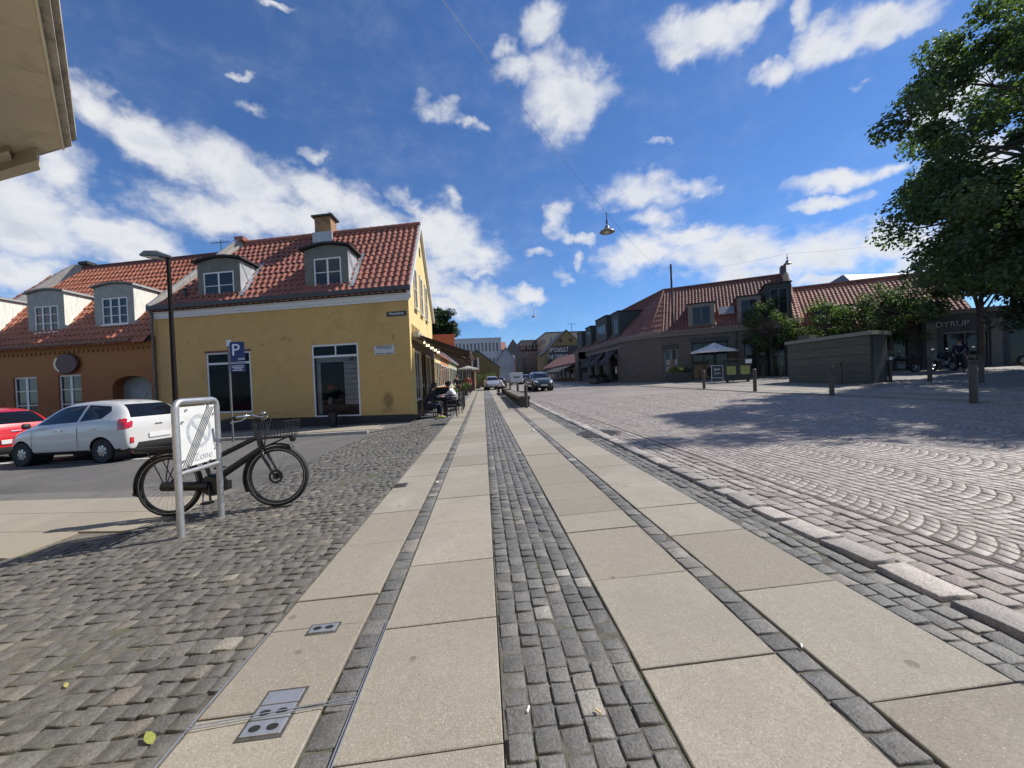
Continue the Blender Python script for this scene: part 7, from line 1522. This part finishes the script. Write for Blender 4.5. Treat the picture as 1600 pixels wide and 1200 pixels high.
def person(label,loc,rz,J,shirt,trou,shoe,hair=M_hair,skinm=M_skin,long_sleeve=True,group=None,hat=None):
    t_=thing('person',label,'person',loc,rz,group)
    V=lambda k:Vector(J[k]); ch=[[('hip',V('hip'),.12),('belly',V('hip').lerp(V('chest'),.5),.115),('chest',V('chest'),.125),('neck0',V('neck')+Vector((0,0,-.03)),.055),('neck',V('neck')+Vector((0,0,.02)),.05),('jaw',V('head')+Vector((.015,0,-.06)),.07),('head',V('head')+Vector((0,0,.03)),.092),('crown',V('head')+Vector((-.01,0,.11)),.07)]]
    for s in('l','r'):
        ch.append([('chest',V('chest'),.12),('sh'+s,V('sh'+s),.055),('el'+s,V('el'+s),.042),('wr'+s,V('wr'+s),.028),('pm'+s,V('wr'+s)+(V('wr'+s)-V('el'+s)).normalized()*.06,(.036,.018))])
        ch.append([('hip',V('hip'),.12),('hj'+s,V('hip')+Vector((0,.09 if s=='l' else -.09,-.03)),.095),('kn'+s,V('kn'+s),.062),('an'+s,V('an'+s),.042),('to'+s,V('an'+s)+Vector(J.get('toe'+s,(.15,0,-.05))),.032)])
        d=(V('wr'+s)-V('el'+s)).normalized(); sd=d.cross(Vector((0,0,1))); sd=sd.normalized() if sd.length>.1 else Vector((0,1,0)); up=sd.cross(d); b_=V('wr'+s)+d*.06
        for i,(o_,ln) in enumerate(((-.027,.06),(-.009,.072),(.009,.068),(.027,.052))):
            k0=b_+sd*o_+d*.02; ch.append([('pm'+s,b_,(.036,.018)),('f0%d'%i+s,k0,.0095),('f1%d'%i+s,k0+d*ln*.55-up*.008,.0085),('f2%d'%i+s,k0+d*ln*.85-up*.03,.0075)])
        sg=-1 if s=='l' else 1; ch.append([('pm'+s,b_,(.036,.018)),('t0'+s,b_-d*.02+sd*sg*.035,.011),('t1'+s,b_+d*.02+sd*sg*.052-up*.01,.009)])
    body=skin_obj('body',ch,skinm,t_)
    hd=V('head')
    MB().lathe([(0,-.035),(.012,-.02),(.017,-.008),(0,.02)],tuple(hd+Vector((.1,0,.0))),8).build('nose',skinm,body,smooth=True)
    for s_ in(-1,1):
        MB().lathe([(0,-.012),(.012,0),(0,.012)],tuple(hd+Vector((.083,s_*.034,.028))),8).build('eye',M_letk,body,smooth=True); MB().lathe([(0,-.03),(.014,-.01),(.016,.015),(0,.03)],tuple(hd+Vector((0,s_*.092,.0))),8,sx=1.4,sy=.6).build('ear',skinm,body,smooth=True)
    MB().box(hd+Vector((.088,0,-.055)),(.012,.045,.01)).build('mouth',mat('lips',(.25,.09,.08),.5,var=0),body,bevel=.003)
    m=MB(); m.lathe([(.085,-.06),(.104,-.01),(.108,.05),(.09,.11),(.05,.14),(0,.15)],tuple(hd+Vector((-.022,0,.01))),16); m.build('hair',hair,t_,smooth=True)
    sc_=[[('hip',V('hip')+Vector((0,0,.02)),.138),('belly',V('hip').lerp(V('chest'),.5),.135),('chest',V('chest'),.145),('n',V('neck')+Vector((0,0,-.045)),.075)]]
    for s in('l','r'): 
        sc_.append([('chest',V('chest'),.145),('sh'+s,V('sh'+s),.07),('el'+s,V('el'+s),.056)]+([('wr'+s,V('el'+s).lerp(V('wr'+s),.93),.042)] if long_sleeve else []))
    skin_obj('shirt',sc_,shirt,t_)
    tc=[[('hip',V('hip')+Vector((0,0,.0)),.142)]]
    for s in('l','r'): tc.append([('hip',V('hip'),.142),('hj'+s,V('hip')+Vector((0,.09 if s=='l' else -.09,-.03)),.11),('kn'+s,V('kn'+s),.078),('an'+s,V('an'+s)+Vector((0,0,.03)),.06)])
    skin_obj('trousers',tc,trou,t_)
    for s in('l','r'):
        a=V('an'+s); tt=Vector(J.get('toe'+s,(.15,0,-.05))); skin_obj('shoe',[[('h',a+Vector((-.05,0,-.05)),(.045,.035)),('m',a+tt*.4+Vector((0,0,-.025)),(.05,.04)),('t',a+tt+Vector((.02,0,-.003)),(.045,.03))]],shoe,t_)
    return t_
M_navy=mat('navy_cloth',(.010,.011,.028),.85,var=.2); M_wshirt=mat('white_cloth',(.62,.62,.62),.85,var=.06); M_dktr=mat('dark_cloth',(.015,.015,.018),.85,var=.2); M_lime=mat('lime_shoe',(.45,.55,.05),.5,var=.1); M_greycl=mat('grey_cloth',(.10,.10,.10),.85,var=.15); M_bshoe=mat('black_shoe',(.012,.012,.012),.4,var=.1)
def seated(lean=.0,arm=.0): return dict(hip=(0,0,.52),chest=(.06+lean,0,.93),neck=(.09+lean*1.3,0,1.11),head=(.14+lean*1.6,0,1.24),shl=(.06+lean,.19,1.02),shr=(.06+lean,-.19,1.02),ell=(.24+lean,.24,.80),elr=(.24+lean,-.24,.80),wrl=(.46+lean,.12,.83+arm),wrr=(.46+lean,-.12,.83+arm),knl=(.44,.12,.53),knr=(.44,-.12,.53),anl=(.38,.13,.10),anr=(.46,-.12,.10))
person('person in dark navy clothes and lime shoes seated against the yellow corner facing right',(-2.15,14.95,gz(-2.1,15)-.02),R(15),seated(.08),M_navy,M_navy,M_lime)
person('second dark seated person half hidden behind the one in navy',(-2.25,16.6,gz(-2.2,16.6)-.02),R(-20),seated(.03),M_dktr,M_dktr,M_bshoe)
person('person in white shirt and black trousers leaning over the cafe table facing left',(-1.13,15.75,gz(-1.1,15.7)-.02),R(168),seated(.12),M_wshirt,M_dktr,M_greycl)
person('person in white top and dark trousers seated on the far end of the long bench',(1.62,30.6,gz(1.6,30.6)+.02),R(180),seated(.16,-.12),M_wshirt,M_dktr,M_bshoe)
person('person in dark clothes standing among the motorcycles under the trees',(25.75,18.9,gz(25.7,18.9)),R(200),dict(hip=(0,0,.92),chest=(0,0,1.32),neck=(.02,0,1.50),head=(.05,0,1.63),shl=(0,.2,1.42),shr=(0,-.2,1.42),ell=(-.02,.27,1.14),elr=(-.02,-.27,1.14),wrl=(.12,.22,.95),wrr=(.12,-.22,.95),knl=(.05,.11,.5),knr=(-.02,-.11,.5),anl=(.0,.13,.09),anr=(-.14,-.13,.09)),M_navy,M_dktr,M_bshoe)
for (x,y,l) in ((-1.9,28.5,'standing person in dark clothes far along the left pavement'),(-1.3,34.0,'standing person in orange top near the far parasols')):
    person(l,(x,y,gz(x,y)),R(-80),dict(hip=(0,0,.92),chest=(0,0,1.32),neck=(.02,0,1.50),head=(.05,0,1.63),shl=(0,.2,1.42),shr=(0,-.2,1.42),ell=(-.02,.27,1.14),elr=(-.02,-.27,1.14),wrl=(.12,.22,.95),wrr=(.12,-.22,.95),knl=(.05,.11,.5),knr=(-.02,-.11,.5),anl=(.0,.13,.09),anr=(-.14,-.13,.09)),M_dktr if y<30 else mat('rust_cloth',(.25,.06,.03),.85),M_dktr,M_bshoe)
